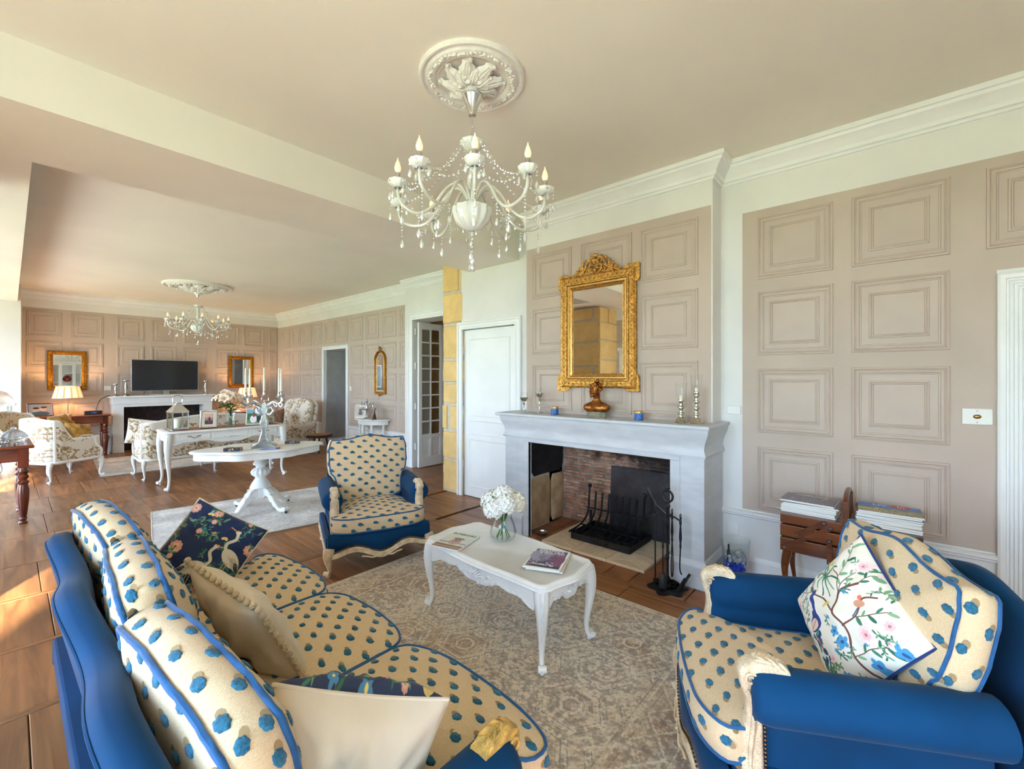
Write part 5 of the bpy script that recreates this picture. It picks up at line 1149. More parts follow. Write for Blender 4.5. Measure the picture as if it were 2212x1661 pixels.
# ================================================================ RUGS
def hexd(x, y): return np.maximum(np.abs(x), np.abs(x)*.5+np.abs(y)*.82)
def rug_canvas():
    h, w_ = 1280, 1024; W_, D_ = 2.0, 2.45; Y, X = np.mgrid[0:h, 0:w_].astype(np.float32); x = X/w_*W_-W_/2; y = Y/h*D_-D_/2
    base = np.zeros((h, w_, 3), np.float32); base[:] = np.array((188, 168, 144))/255
    n1 = fnoise(h, w_, 5, 1, 4); n2 = fnoise(h, w_, 9, 2, 3); n3 = fnoise(h, w_, 110, 3, 3); n4 = fnoise(h, w_, 260, 4, 2)
    c = lambda r, g, b: np.array((r, g, b), np.float32)/255
    def mix(k, col, al=1.): base[:] = base*(1-(k*al)[..., None])+col*(k*al)[..., None]
    mix(np.clip(n1*2.4+.3, 0, 1), c(140, 112, 88), .7); mix(np.clip(n2*2.6+.1, 0, 1), c(158, 158, 156), .7); mix(np.clip(-n1*2.5, 0, 1), c(204, 192, 172), .8)
    px, py = .30, .34; row = np.floor(y/py+.5); xs = x+(row % 2)*px/2; cx = xs-np.round(xs/px)*px; cy = y-row*py; d = hexd(cx*1.0, cy*.95)
    inner = ((np.abs(x) < W_/2-.33) & (np.abs(y) < D_/2-.33)).astype(np.float32)
    L = c(212, 204, 186); Dk = c(120, 112, 104)
    def ring(dd, r_, w2, col, al): mix((np.abs(dd-r_) < w2).astype(np.float32)*inner, col, al)
    ring(d, .128, .010, L, .8); ring(d, .115, .002, Dk, .8); ring(d, .104, .006, L, .6); ring(d, .080, .008, Dk, .45); ring(d, .140, .002, Dk, .7)
    beads = (np.sin(cx*180)*np.sin(cy*180) > .2); mix(((np.abs(d-.128) < .008) & beads).astype(np.float32)*inner, Dk, .5)
    r0 = np.hypot(cx, cy); ring(r0, .045, .006, L, .8); ring(r0, .030, .003, Dk, .8); ring(r0, .015, .006, c(170, 140, 116), .8); ring(r0, .060, .003, Dk, .6)
    z = np.abs(((cx+cy)*14) % 1-.5); mix(((d > .142) & (z < .12)).astype(np.float32)*inner, L, .35)
    e = np.minimum(W_/2-np.abs(x), D_/2-np.abs(y)); t = np.where(W_/2-np.abs(x) < D_/2-np.abs(y), y, x)
    for r_, w2, col, al in ((.03, .006, L, .7), (.06, .004, Dk, .6), (.10, .004, L, .8), (.30, .006, L, .8), (.32, .003, Dk, .7), (.27, .003, Dk, .6), (.12, .003, Dk, .5)): mix((np.abs(e-r_) < w2).astype(np.float32), col, al)
    bd = (e > .12) & (e < .27); q = np.abs(((t*5.5) % 1)-.5)*2; v = np.abs((e-.195)/.075); mix((bd & (np.abs(q-v) < .09)).astype(np.float32), L, .75); mix((bd & (np.hypot((q-1)*.09, (e-.195)) < .02)).astype(np.float32), Dk, .6)
    bd2 = (e > .062) & (e < .098) & (np.sin(t*140) > .3); mix(bd2.astype(np.float32), Dk, .45)
    mix(np.clip(n3*3.2-.25, 0, 1), c(204, 186, 162), .8); mix(np.clip(n4*2.4+n2*1.0-.15, 0, 1), c(216, 204, 184), .7); mix(np.clip(-n3*2.6+n2*1.0-.25, 0, 1), c(134, 116, 100), .55); mix(np.clip(-n4*2.8-.35, 0, 1), c(140, 124, 108), .6)
    cv = Canvas(8, 8, (0, 0, 0)); cv.w, cv.h, cv.a = w_, h, np.clip(base*1.10, 0, 1); return cv.image('rug_pattern')
imat('rug_main', rug_canvas(), (2.0, 2.45), rough=.95, sheen=.2, weave=900)
def pale_canvas():
    h = w_ = 640; b = np.zeros((h, w_, 3), np.float32); b[:] = np.array((206, 198, 190))/255; n1 = fnoise(h, w_, 6, 11, 4); n3 = fnoise(h, w_, 90, 12, 3)
    b += (n1*.16)[..., None]+(n3*.13)[..., None]; cv = Canvas(8, 8, (0, 0, 0)); cv.w, cv.h, cv.a = w_, h, b; return cv.image('pale_pattern')
imat('rug_pale', pale_canvas(), (1.6, 1.6), rough=.95, sheen=.2, weave=900)
mat('rug_edge', rgb(196, 186, 168), .95, noise=.1, nscale=60)
def rug(label, x, y, w_, d_, m, rz=0, h=.011):
    t = thing('rug', label, 'rug', (x, y, .0015), rz)
    add(MB().box(-w_/2, w_/2, -d_/2, d_/2, 0, h), 'pile', m, t, smooth=0, bevel=.004)
    P = [(-w_/2, -d_/2, h*.6), (w_/2, -d_/2, h*.6), (w_/2, d_/2, h*.6), (-w_/2, d_/2, h*.6)]; mb = MB()
    for a, b in zip(P, P[1:]+P[:1]): mb.tube([a, b], h*.62, 6)
    add(mb, 'bound_edge', 'rug_edge', t, kind='stuff'); return t
rug('faded beige and grey patterned rug with worn medallions under the coffee table', 1.62, 1.745, 2.0, 2.42, 'rug_main')
rug('plain pale cream rug under the pedestal table', 2.02, 5.09, 2.30, 1.50, 'rug_pale', R(-9))
rug('pale rug at the far end between the patterned sofas and the television', 2.18, 9.62, 2.5, 1.9, 'rug_pale', R(-3))
# ================================================================ COFFEE TABLE
def shell(mb, c, ax, up, nrm, s, n=9):
    "fan shell with side leaves"
    c, ax, up, nrm = map(Vector, (c, ax, up, nrm))
    for k in range(n):
        a = R(8+164*k/(n-1)); d = ax*math.cos(a)+up*math.sin(a); mb.tube([c+nrm*.2*s, c+d*.55*s+nrm*.55*s, c+d*s+nrm*.15*s], [s*.07, s*.13, s*.10], 6)
    mb.ball(tuple(c+nrm*.25*s), s*.22, 8, 6)
    for q in (-1, 1):
        for k in range(4): a0 = c+ax*q*s*(.9+.75*k)+up*s*(.1-.10*k); mb.tube([a0, a0+ax*q*s*.5+up*s*(.45 if k % 2 else -.25), a0+ax*q*s*.95+up*s*(.25 if k % 2 else .0)], [s*.12, s*.13, s*.03], 6)
def table_outline(hx, hy, sx_, sy_, cut):
    P = []
    def side(p, q, bulge, n=9):
        p, q = Vector(p), Vector(q); d = (q-p); nn = Vector((d.y, -d.x)).normalized()
        for i in range(n): t = i/n; P.append(tuple(p+d*t+nn*bulge*(math.sin(PI*t)-.35*math.sin(3*PI*t))))
    side((-hx+cut, -hy), (hx-cut, -hy), sy_); side((hx-cut, -hy), (hx, -hy+cut), cut*.12, 3); side((hx, -hy+cut), (hx, hy-cut), sx_); side((hx, hy-cut), (hx-cut, hy), cut*.12, 3)
    side((hx-cut, hy), (-hx+cut, hy), sy_); side((-hx+cut, hy), (-hx, hy-cut), cut*.12, 3); side((-hx, hy-cut), (-hx, -hy+cut), sx_); side((-hx, -hy+cut), (-hx+cut, -hy), cut*.12, 3)
    return P
ct = thing('coffee_table', 'low white coffee table with cabriole legs and carved shell apron', 'table', (1.925, 1.735, .0135), R(-3.0))
HZ = .43; hx, hy = .215, .475
o = table_outline(hx+.02, hy+.025, .014, .022, .05)
add(MB().prism(o, 0, 0, prof=[(.022, HZ-.036), (.008, HZ-.034), (.0, HZ-.026), (.003, HZ-.020), (.010, HZ-.017), (.006, HZ-.012), (.012, HZ-.004), (.02, HZ), (.032, HZ), (.034, HZ-.0015)]), 'table_top', 'white_lacquer', ct, smooth=40)
def apron(p0, p1, nrm, z0, z1, m, par, shell_s=.0, n=36, thick=.02, name='apron', carve=True):
    "scalloped apron board with a raised lip along its lower edge"
    p0, p1, nrm = Vector(p0), Vector(p1), Vector(nrm); L = []; lip = []
    for i in range(n+1):
        t = i/n; p = p0.lerp(p1, t)+nrm*.006*math.sin(PI*t); u = abs(2*t-1); z = z0+(z1-z0)*(.30*(1-math.cos(2*PI*(1-u)))/2*-1+.62-.25*math.cos(PI*2.6*(1-u))*.5+ .0)
        z = z1-(z1-z0)*(.52+.34*math.exp(-((1-u)-1)**2*14)+.30*math.exp(-(u-.95)**2*30)-.06*math.cos(u*PI*5))
        L.append([tuple(p+Vector((0, 0, z1))), tuple(p+Vector((0, 0, z))), tuple(p-nrm*thick+Vector((0, 0, z))), tuple(p-nrm*thick+Vector((0, 0, z1)))]); lip.append(tuple(p+nrm*.001+Vector((0, 0, z+.003))))
    o_ = add(MB().loft(L), name, m, par, smooth=40)
    if carve:
        mb = MB(); mb.tube(lip, .0055, 6); mb.tube([(q[0], q[1], q[2]+.011) for q in lip], .0022, 5)
        mb_ax = (p1-p0).normalized()
        if shell_s: shell(mb, tuple(p0.lerp(p1, .5)+nrm*.006+Vector((0, 0, z0+(z1-z0)*.50))), mb_ax, (0, 0, 1), nrm, shell_s)
        add(mb, 'carving', 'white_carved', o_)
    return o_
apron((-hx, -hy+.05, 0), (-hx, hy-.05, 0), (-1, 0, 0), .285, HZ-.03, 'white_lacquer', ct, .045); apron((hx, -hy+.05, 0), (hx, hy-.05, 0), (1, 0, 0), .285, HZ-.03, 'white_lacquer', ct, .045)
apron((-hx+.03, -hy, 0), (hx-.03, -hy, 0), (0, -1, 0), .29, HZ-.03, 'white_lacquer', ct, .032); apron((-hx+.03, hy, 0), (hx-.03, hy, 0), (0, 1, 0), .29, HZ-.03, 'white_lacquer', ct, .032)
for sx_ in (-1, 1):
    for sy_ in (-1, 1): cab_leg(sx_*(hx-.02), sy_*(hy-.02), HZ-.03, sx_*.75, sy_*.75, ct, 'white_lacquer', .027, out=.028, carve='white_carved')
# magazines
def mag_canvas(kind):
    c = Canvas(200, 260, (236, 234, 230)); r = random.Random(hash(kind) % 97 if False else len(kind)*7)
    if kind == 'homes':
        c.rect(14, 22, 186, 240, (88, 78, 104)); c.ell(60, 160, 60, 70, 0, (140, 140, 160)); c.ell(150, 130, 40, 80, 0, (120, 60, 96)); c.rect(14, 22, 186, 50, (40, 36, 50))
        for k in range(40): c.ell(r.uniform(20, 180), r.uniform(30, 90), r.uniform(3, 10), r.uniform(2, 8), r.random()*3, r.choice([(160, 80, 100), (40, 34, 54), (190, 180, 200), (90, 60, 90)]))
        for k in range(14): c.line([(r.uniform(20, 180), r.uniform(100, 200)) for _ in range(2)], 2, r.choice([(200, 200, 214), (60, 50, 80), (170, 100, 130)]))
        for k in range(3): c.curve([(70-10*k, 150), (80, 120-10*k), (120+10*k, 130), (130, 170+8*k)], 2, (50, 44, 60))
    elif kind == 'interiors':
        c.rect(0, 0, 200, 180, (206, 206, 200)); c.rect(0, 40, 200, 62, (128, 84, 58)); c.rect(0, 90, 200, 98, (110, 72, 52)); c.rect(0, 10, 200, 36, (150, 116, 90)); c.rect(0, 180, 200, 260, (206, 214, 196))
        c.ell(104, 112, 34, 44, 0, (176, 140, 140)); c.ell(104, 140, 24, 26, 0, (150, 110, 96)); c.ell(104, 158, 36, 12, 0, (120, 90, 84)); c.ell(100, 90, 20, 20, 0, (190, 160, 150))
        for k in range(10): c.ell(r.uniform(70, 140), r.uniform(80, 160), 6, 4, r.random()*3, (110, 70, 80))
    elif kind == 'living':
        c.rect(0, 0, 200, 120, (150, 140, 96)); c.rect(0, 120, 200, 150, (90, 110, 96)); c.rect(0, 150, 200, 260, (40, 110, 190))
        for k in range(160): c.ell(r.uniform(0, 200), r.uniform(0, 140), r.uniform(3, 9), r.uniform(2, 6), r.random(), r.choice([(110, 96, 60), (200, 180, 130), (186, 170, 40), (80, 84, 60), (210, 200, 180)]))
        c.rect(100, 214, 160, 246, (206, 60, 60))
    else:
        c.rect(0, 0, 200, 260, (110, 108, 122))
        for k in range(120): c.ell(r.uniform(0, 200), r.uniform(0, 200), r.uniform(3, 14), r.uniform(2, 6), 0, r.choice([(150, 70, 80), (60, 60, 76), (190, 186, 190), (90, 96, 110), (150, 120, 110)]))
    return c.image('cover_'+kind)
for k in ('homes', 'interiors', 'living', 'gardens'): imat('cover_'+k, mag_canvas(k), (.21, .28), rough=.3, ext='EXTEND')
mat('cover_plain_a', rgb(190, 188, 186), .5); mat('cover_plain_b', rgb(120, 130, 150), .5); mat('cover_plain_c', rgb(214, 196, 176), .5); mat('cover_plain_d', rgb(90, 66, 60), .5)
def magazine(label, loc, rz, w_=.21, h_=.28, th=.006, cover='homes', group=None, scale=1.):
    t = thing('magazine', label, 'magazine', loc, rz, group)
    add(MB().box(-w_/2+.001, w_/2-.001, -h_/2+.001, h_/2-.001, .0005, th-.0006), 'pages', 'paper', t, smooth=0)
    o_ = add(MB().box(-w_/2, w_/2, -h_/2, h_/2, th-.0006, th), 'cover', 'cover_'+cover, t, smooth=0); add(MB().box(-w_/2, w_/2, -h_/2, h_/2, 0, .0005), 'back_cover', 'cover_plain_a', t, smooth=0)
    return t, o_
zt = .0135+.43+.001
m_, c_ = magazine('interiors magazine with a grey cover on the far end of the coffee table', (1.80, 2.02, zt), R(-76), .19, .25, .010, 'interiors')
text('INTERIORS', .034, (0, .088, .0104), (0, 0, 0), 'black_plastic', c_)
m_, c_ = magazine('lower magazine under the homes magazine on the coffee table, pinkish edge', (1.945, 1.42, zt), R(-66), .20, .265, .009, 'plain_c')
m_, c_ = magazine('homes magazine with white border and purple cover at the near end of the coffee table', (1.935, 1.425, zt+.0095), R(-69), .20, .265, .008, 'homes')
text('HOMES', .046, (.0, .088, .0084), (0, 0, 0), 'paper', c_, sx_=.95); text('& QUARTERS', .024, (.01, .066, .0084), (0, 0, 0), 'paper', c_); text('CELEBRATE', .020, (-.01, -.09, .0084), (0, 0, 0), 'paper', c_)
# vase of hydrangeas
v = thing('glass_vase', 'round clear glass vase holding white hydrangeas on the coffee table', 'vase', (2.02, 1.83, zt))
add(MB().lathe([(.030, 0), (.05, .003), (.066, .022), (.069, .045), (.058, .085), (.045, .115), (.047, .125), (.045, .125), (.043, .115), (.056, .085), (.066, .045), (.062, .022), (.045, .008), (0, .008)], n=36, cap=(1, 0)), 'glass', 'clear_glass', v)
b = thing('hydrangea_bouquet', 'round bouquet of white hydrangeas in the clear vase', 'flowers', (2.02, 1.83, zt+.012))
r = random.Random(6)
for k in range(7):
    a = 2*PI*k/7; add(MB().tube(crv([(.035*math.cos(a+2), .035*math.sin(a+2), .0), (.01*math.cos(a), .01*math.sin(a), .09), (.04*math.cos(a), .04*math.sin(a), .17)], 5), .0028, 6), 'stem', 'stem_green', b)
def floret(mb, c, n, s, r):
    n = n.normalized(); u = n.orthogonal().normalized(); w2 = n.cross(u); a0 = r.uniform(0, 6)
    for k in range(4):
        a = a0+k*PI/2; d = u*math.cos(a)+w2*math.sin(a); e = n.cross(d); h0 = r.uniform(.15, .4)
        mb.add([tuple(c), tuple(c+d*s*.55+e*s*.48+n*s*h0*.6), tuple(c+d*s*1.05+e*s*.22+n*s*h0), tuple(c+d*s*1.05-e*s*.22+n*s*h0*.7), tuple(c+d*s*.55-e*s*.48+n*s*h0*.4)], [(0, 1, 2, 3, 4)])
b.scale = (1.22, 1.22, 1.22); v.scale = (1.2, 1.2, 1.2)
heads = [(0, 0, .215), (.055, .02, .19), (-.05, .035, .185), (-.035, -.05, .185), (.04, -.05, .18), (.0, .065, .18), (.075, -.02, .165), (-.08, -.01, .165)]
for k, hc in enumerate(heads):
    mb = MB()
    for i in range(64):
        zz = 1-1.55*(i+.5)/64; ph_ = i*2.39996; q = math.sqrt(max(0, 1-zz*zz)); n_ = Vector((q*math.cos(ph_), q*math.sin(ph_), zz)); floret(mb, Vector(hc)+n_*.050*r.uniform(.92, 1.06), n_, .0135, r)
    mb.ball(hc, .042, 10, 7); add(mb, 'flower_head', 'petal_cream' if k in (4, 6) else 'petal_white', b, smooth=0, fix=False)
mb = MB()
for k in range(8): a = r.uniform(0, 6); mb.ball((.075*math.cos(a), .075*math.sin(a), .19+.04*r.random()), .006, 6, 4)
add(mb, 'green_bud', 'leaf_green', b, kind='stuff')
# ================================================================ SEWING BOX WITH MAGAZINES
sb = thing('sewing_box', 'walnut cantilever sewing box on bowed legs against the panelled wall', 'sewing box', (3.30, .20, 0), 0)
mats_ = 'walnut'
for s in (-1, 1):     # two banks of trays each side of the central handle bar (along local Y)
    for k, (z, h) in enumerate(((.385, .085), (.475, .075), (.555, .06))):
        add(MB().box(-.155, .155, min(s*.012, s*.325), max(s*.012, s*.325), z, z+h-.004), 'tray', 'walnut', sb, smooth=0, bevel=.005)
    for (p, q) in (((.06, .585), (.135, .425)) if False else ((.10, .60), (.235, .50)), ((.07, .585-.01), (.30, .41)), ((.075, .50), (.075, .375))):
        a_ = Vector((0, s*p[0], p[1])); b_ = Vector((0, s*q[0], q[1])); d_ = (b_-a_).normalized(); e_ = Vector((0, -d_.z, d_.y)); a_ -= d_*.012; b_ += d_*.012
        add(MB().loft([[tuple(c0+e_*w0+Vector((x0, 0, 0))) for c0, w0 in ((a_, .008), (a_+d_*.006, .013), (b_-d_*.006, .013), (b_, .008), (b_, -.008), (b_-d_*.006, -.013), (a_+d_*.006, -.013), (a_, -.008))] for x0 in (-.157, -.165)]), 'strut', 'walnut', sb, smooth=0)
        for e in (p, q): add(MB().lathe([(.006, 0), (.006, .004)], (0, 0, 0), 8), 'rivet', 'pewter', sb, loc=(-.168, s*e[0], e[1]), rot=(0, R(-90), 0))
    for y in (.04, .29):
        for x in (-.13, .13):
            if y == .29: cab_leg(x, s*y, .385, 0, s, sb, 'walnut', .017, foot=False, out=.018, flare=1.4)
for x in (-.163, .163): add(MB().box(x-.007, x+.007, -.016, .016, .36, .745), 'upright', 'walnut', sb, smooth=0, bevel=.005)
add(MB().tube(crv([(-.163, 0, .735), (-.10, 0, .765), (0, 0, .775), (.10, 0, .765), (.163, 0, .735)], 5), .014, 8), 'carry_handle', 'walnut', sb)
for s, tag_, n_, cov in ((1, 'left', 8, 'gardens'), (-1, 'right', 9, 'living')):
    z = .6125; r = random.Random(s+3)
    for k in range(n_):
        last = k == n_-1; th = r.uniform(.007, .011); cvn = cov if last else 'plain_'+r.choice('abcd')
        lb = ('%s magazine topmost on the sewing box stack nearer the %s' % (('grey building cover', 'fireplace') if s > 0 else ('blue sky landscape cover', 'armchair'))) if last else 'magazine %s from the top of the stack nearer the %s on the sewing box' % (['', '', 'second', 'third', 'fourth', 'fifth', 'sixth', 'seventh', 'eighth', 'ninth'][n_-k], 'fireplace' if s > 0 else 'armchair')
        m_, c_ = magazine(lb, (3.30+r.uniform(-.012, .012),   .20+s*.185+r.uniform(-.01, .01), z), R(-90)+R(r.uniform(-3, 3)), .28, .21 if False else .215, th, cvn, group=None if last else 'magazines stacked %s' % ('toward the fireplace' if s > 0 else 'toward the armchair'))
        z += th+.0004
        if last and s < 0:
            text('LIV', .05, (-.04, .062, th+.0004), (0, 0, 0), 'paper', c_); text('In', .05, (.055, .062, th+.0004), (0, 0, 0), 'paper', c_)
            add(MB().box(.015, .095, .055, .102, th, th+.0003), 'title_patch', 'petal_pink', c_, smooth=0); c_.children[-1].data.materials[0] = mat('title_red', rgb(206, 60, 60), .5)
        if last and s > 0: text('GARDEN HOMES', .024, (.0, .08, th+.0004), (0, 0, 0), 'petal_cream', c_)
# ================================================================ PEDESTAL TABLE
pt = thing('pedestal_table', 'white oval pedestal table with scalloped edge on four carved feet', 'table', (1.80, 5.20, .0135), R(-15.4))
def violin(a, b_, n=72):
    P = []
    for k in range(n):
        t = 2*PI*k/n; r_ = 1/math.sqrt((math.cos(t)/a)**2+(math.sin(t)/b_)**2); r_ *= 1-.075*math.cos(t*2+PI)*0+.085*math.cos(6*t)*abs(math.cos(t))**.6; P.append((r_*math.cos(t), r_*math.sin(t)))
    return P
vo = violin(.585, .37)
add(MB().prism(vo, 0, 0, prof=[(.03, .668), (.008, .668), (.0, .674), (.002, .684), (.010, .690), (.016, .694), (.04, .694)]), 'table_top', 'white_lacquer', pt, smooth=40)
vi = violin(.55, .335)
add(MB().prism(vi, 0, 0, prof=[(0, .600), (.0, .669), (.03, .669), (.03, .600)]), 'apron', 'white_lacquer', pt, smooth=40)
add(MB().lathe([(.075, .60), (.075, .575), (.062, .57), (.062, .53), (.072, .52), (.072, .50), (.05, .49), (.045, .47), (.075, .45, 1), (.09, .425, 1), (.086, .395, 1), (.06, .37), (.05, .355), (.06, .34), (.085, .30), (.10, .27), (.105, .255), (.095, .25), (.06, .24), (.06, .15), (.05, .14)], n=48, flute=12, fdepth=.07), 'column', 'white_lacquer', pt, smooth=45)
for k in range(4):
    a = R(-54)+k*PI/2; M = Matrix.Rotation(a, 4, 'Z') @ Matrix(((1, 0, 0, 0), (0, 0, -1, 0), (0, 1, 0, 0), (0, 0, 0, 1)))
    top = crv([(.045, .245), (.09, .25), (.14, .225), (.165, .185), (.20, .165), (.225, .125), (.255, .095), (.285, .06), (.32, .055), (.355, .07), (.375, .06)], 4)
    bot = crv([(.38, .045), (.37, .03), (.34, .025), (.30, .02), (.26, .03), (.235, .055), (.20, .07), (.185, .10), (.15, .12), (.135, .155), (.10, .165), (.06, .14), (.045, .13)], 4)
    o_ = [(p[0], p[1]) for p in top+bot]; mb = MB(M); L = [[(p[0], p[1], z) for p in o_] for z in (-.024, .024)]; mb.loft(L); lg = add(mb, 'leg', 'white_lacquer', pt, smooth=0, bevel=.006)
    mb = MB(M)
    for z in (-.027, .027):
        mb.tube([(p[0]-.0, p[1]-.012, z) for p in top[4:38]], .0035, 5); mb.tube([(.365+.012*math.cos(t), .048+.012*math.sin(t), z) for t in [2*PI*i/10 for i in range(10)]], .003, 5, closed=True); mb.tube([(.155+.016*math.cos(t), .195+.016*math.sin(t), z) for t in [2*PI*i/10 for i in range(10)]], .003, 5, closed=True)
    add(mb, 'leg_carving', 'white_lacquer', lg)
    cx_, cy_ = .365*math.cos(a), .365*math.sin(a); add(MB().tube([(cx_-.008*math.sin(a), cy_+.008*math.cos(a), .011), (cx_+.008*math.sin(a), cy_-.008*math.cos(a), .011)], .0115, 12).tube([(cx_, cy_, .011), (cx_-.006, cy_, .03)], .006, 6), 'castor', 'iron', lg)
ZP = .0135+.694+.0008
# candelabrum of flat interlocked silver boards
cb = thing('candelabrum', 'large silver five-branch candelabrum of scrolled boards on the pedestal table', 'candelabrum', (1.80, 5.10, ZP), R(20))
cup_pos = []
for k in range(2):
    M = Matrix.Rotation(k*PI/2, 4, 'Z') @ Matrix(((1, 0, 0, 0), (0, 0, -1, 0), (0, 1, 0, 0), (0, 0, 0, 1)))
    half = [(.165, 0), (.16, .02), (.11, .035), (.07, .06), (.05, .11), (.03, .17), (.042, .22), (.048, .27), (.03, .32), (.028, .36), (.05, .39), (.06, .43), (.035, .46), (.022, .48)]
    h1 = crv(half, 4); o_ = [(p[0], p[1]) for p in h1]+[(-p[0], p[1]) for p in h1[::-1]]
    mb = MB(M); mb.loft([[(p[0], p[1], z) for p in o_] for z in (-.005, .005)]); add(mb, 'stem_board', 'pewter', cb, smooth=0)
    for s in (-1, 1):
        mb = MB(M)
        for P, w_ in (([(.03, .36), (.08, .355), (.12, .39), (.10, .43), (.07, .42)], .014), ([(.03, .44), (.09, .47), (.14, .49), (.20, .47), (.245, .49), (.25, .53), (.215, .55)], .018), ([(.20, .47), (.23, .44), (.26, .455), (.25, .475)], .011), ([(.12, .49), (.15, .45), (.18, .44), (.175, .47)], .011)):
            q = crv([(s*p[0], p[1], 0) for p in P], 5); mb.tube(q, [w_*(1-.35*i/len(q)) for i in range(len(q))], 8, flat=.35, up=(0, 1, 0))
        add(mb, 'branch', 'pewter', cb); a = k*PI/2; cup_pos.append((s*.215*math.cos(a), s*.215*math.sin(a), .55))
cup_pos.append((0, 0, .56))
for c in cup_pos: add(MB().lathe([(.006, -.02), (.03, -.008), (.034, .004), (.014, .006), (.013, .04), (.015, .045), (.011, .045), (.011, .01)], c, 16, cap=(1, 1)), 'candle_cup', 'chrome', cb, smooth=45)
ca_, sa_ = math.cos(R(20)), math.sin(R(20)); ll = ['on the arm toward the armchair', 'on the arm toward the lilies', 'on the arm toward the doorway', 'on the arm toward the sofa', 'in the centre cup']
for c, l in zip(cup_pos, ll):
    t = thing('taper_candle', 'cream taper candle %s of the tall candelabrum' % l, 'candle', (1.80+c[0]*ca_-c[1]*sa_, 5.10+c[0]*sa_+c[1]*ca_, ZP+c[2]+.012), group='cream taper candles in the candelabrum')
    add(MB().lathe([(.0105, 0), (.0108, .12), (.0075, .26), (.005, .285), (.001, .29)], n=14), 'wax', 'wax', t); add(MB().tube([(0, 0, .288), (.001, 0, .298)], .0012, 5), 'wick', 'black_plastic', t)
def box_canvas():
    c = Canvas(128, 64, (24, 30, 34)); r = random.Random(3)
    for k in range(150): c.ell(r.uniform(0, 128), r.uniform(0, 64), r.uniform(2, 6), r.uniform(1, 4), r.random()*3, r.choice([(200, 60, 50), (230, 180, 60), (40, 120, 170), (236, 230, 210), (40, 110, 60), (180, 90, 140)]))
    return c.image('box_print')
imat('box_print', box_canvas(), (.16, .09), rough=.3, box=True)
def pbox(label, x, y, rz, l, w_, h, cat='box', m='box_print'):
    t = thing('patterned_box' if cat == 'box' else 'booklet', label, cat, (x, y, ZP), rz)
    add(MB().box(-l/2, l/2, -w_/2, w_/2, 0, h*.72), 'box_body', m, t, smooth=0, bevel=.002); add(MB().box(-l/2-.001, l/2+.001, -w_/2-.001, w_/2+.001, h*.74, h), 'lid', m, t, smooth=0, bevel=.003); return t
pbox('small bright patterned box on the left side of the pedestal table beside the candelabrum', 1.50, 5.08, R(-40), .15, .08, .032)
pbox('small dark floral lacquer box on the pedestal table end toward the doorway', 2.12, 5.16, R(-30), .15, .07, .034)
t = thing('booklet', 'thin blue edged picture booklet flat at the foot of the candelabrum', 'booklet', (1.80, 4.93, ZP), R(-38)); add(MB().box(-.08, .08, -.05, .05, 0, .006), 'cover', 'cover_homes', t, smooth=0)
add(MB().box(-.082, .082, -.052, -.046, 0, .007), 'spine', 'blue_tin', t, smooth=0)
# ================================================================ CONSOLE TABLE
cs = thing('console_table', 'long white console table with leather inset top and three drawers', 'table', (2.03, 7.22, 0), R(-2))
cx2, cy2, CZ = .70, .27, .76
o = table_outline(cx2+.04, cy2+.03, .0, .008, .03)
add(MB().prism(o, 0, 0, prof=[(.02, CZ-.03), (.004, CZ-.028), (0, CZ-.018), (.006, CZ-.012), (.012, CZ-.004), (.02, CZ)]), 'table_top', 'white_lacquer', cs, smooth=40)
add(MB().box(-cx2+.03, cx2-.03, -cy2+.03, cy2-.03, CZ-.001, CZ+.001), 'leather_inset', 'table_leather', cs, smooth=0)
add(MB().box(-cx2, cx2, -cy2, -cy2+.02, CZ-.115, CZ-.03).box(-cx2, cx2, cy2-.02, cy2, CZ-.13, CZ-.03).box(-cx2, -cx2+.02, -cy2+.02, cy2-.02, CZ-.14, CZ-.03).box(cx2-.02, cx2, -cy2+.02, cy2-.02, CZ-.14, CZ-.03), 'frame', 'white_lacquer', cs, smooth=0)
apron((-cx2, -cy2-.001, 0), (cx2, -cy2-.001, 0), (0, -1, 0), CZ-.215, CZ-.06, 'white_lacquer', cs, 0, carve=True)
for k, (xa, xb) in enumerate(((-.60, -.235), (-.215, .215), (.235, .60))):
    mb = MB(Matrix(((1, 0, 0, 0), (0, 0, -1, -cy2-.006), (0, 1, 0, 0), (0, 0, 0, 1)))); mb.box(xa, xb, CZ-.125, CZ-.04, -.005, .006); mb.frame(xa+.012, xb-.012, CZ-.115, CZ-.05, [(0, .006), (.003, .010), (.007, .006)])
    dr = add(mb, 'drawer', 'white_lacquer', cs, smooth=0)
    xm = (xa+xb)/2; mb = MB()
    if k != 1:
        mb.tube(crv([(xm-.04, -cy2-.018, CZ-.075), (xm-.02, -cy2-.03, CZ-.092), (xm, -cy2-.032, CZ-.096), (xm+.02, -cy2-.03, CZ-.092), (xm+.04, -cy2-.018, CZ-.075)], 4), .0045, 6)
        for s in (-1, 1):
            for j in range(4): mb.ball((xm+s*(.035+.011*j), -cy2-.014, CZ-.078+.006*(j % 2)), .008, 7, 5, (1, .5, .8))
        add(mb, 'handle', 'brass', dr)
    else: shell(mb, (xm, -cy2-.018, CZ-.12), (1, 0, 0), (0, 0, 1), (0, -1, 0), .035, 7); mb.ball((xm, -cy2-.014, CZ-.06), .006, 6, 4); add(mb, 'carving', 'white_carved', dr)
for sx_ in (-1, 1):
    for sy_ in (-1, 1): cab_leg(sx_*(cx2-.02), sy_*(cy2-.02), CZ-.03, sx_*.6, sy_*.8, cs, 'white_lacquer', .034, out=.045, carve='white_carved')
ZC = CZ+.0018
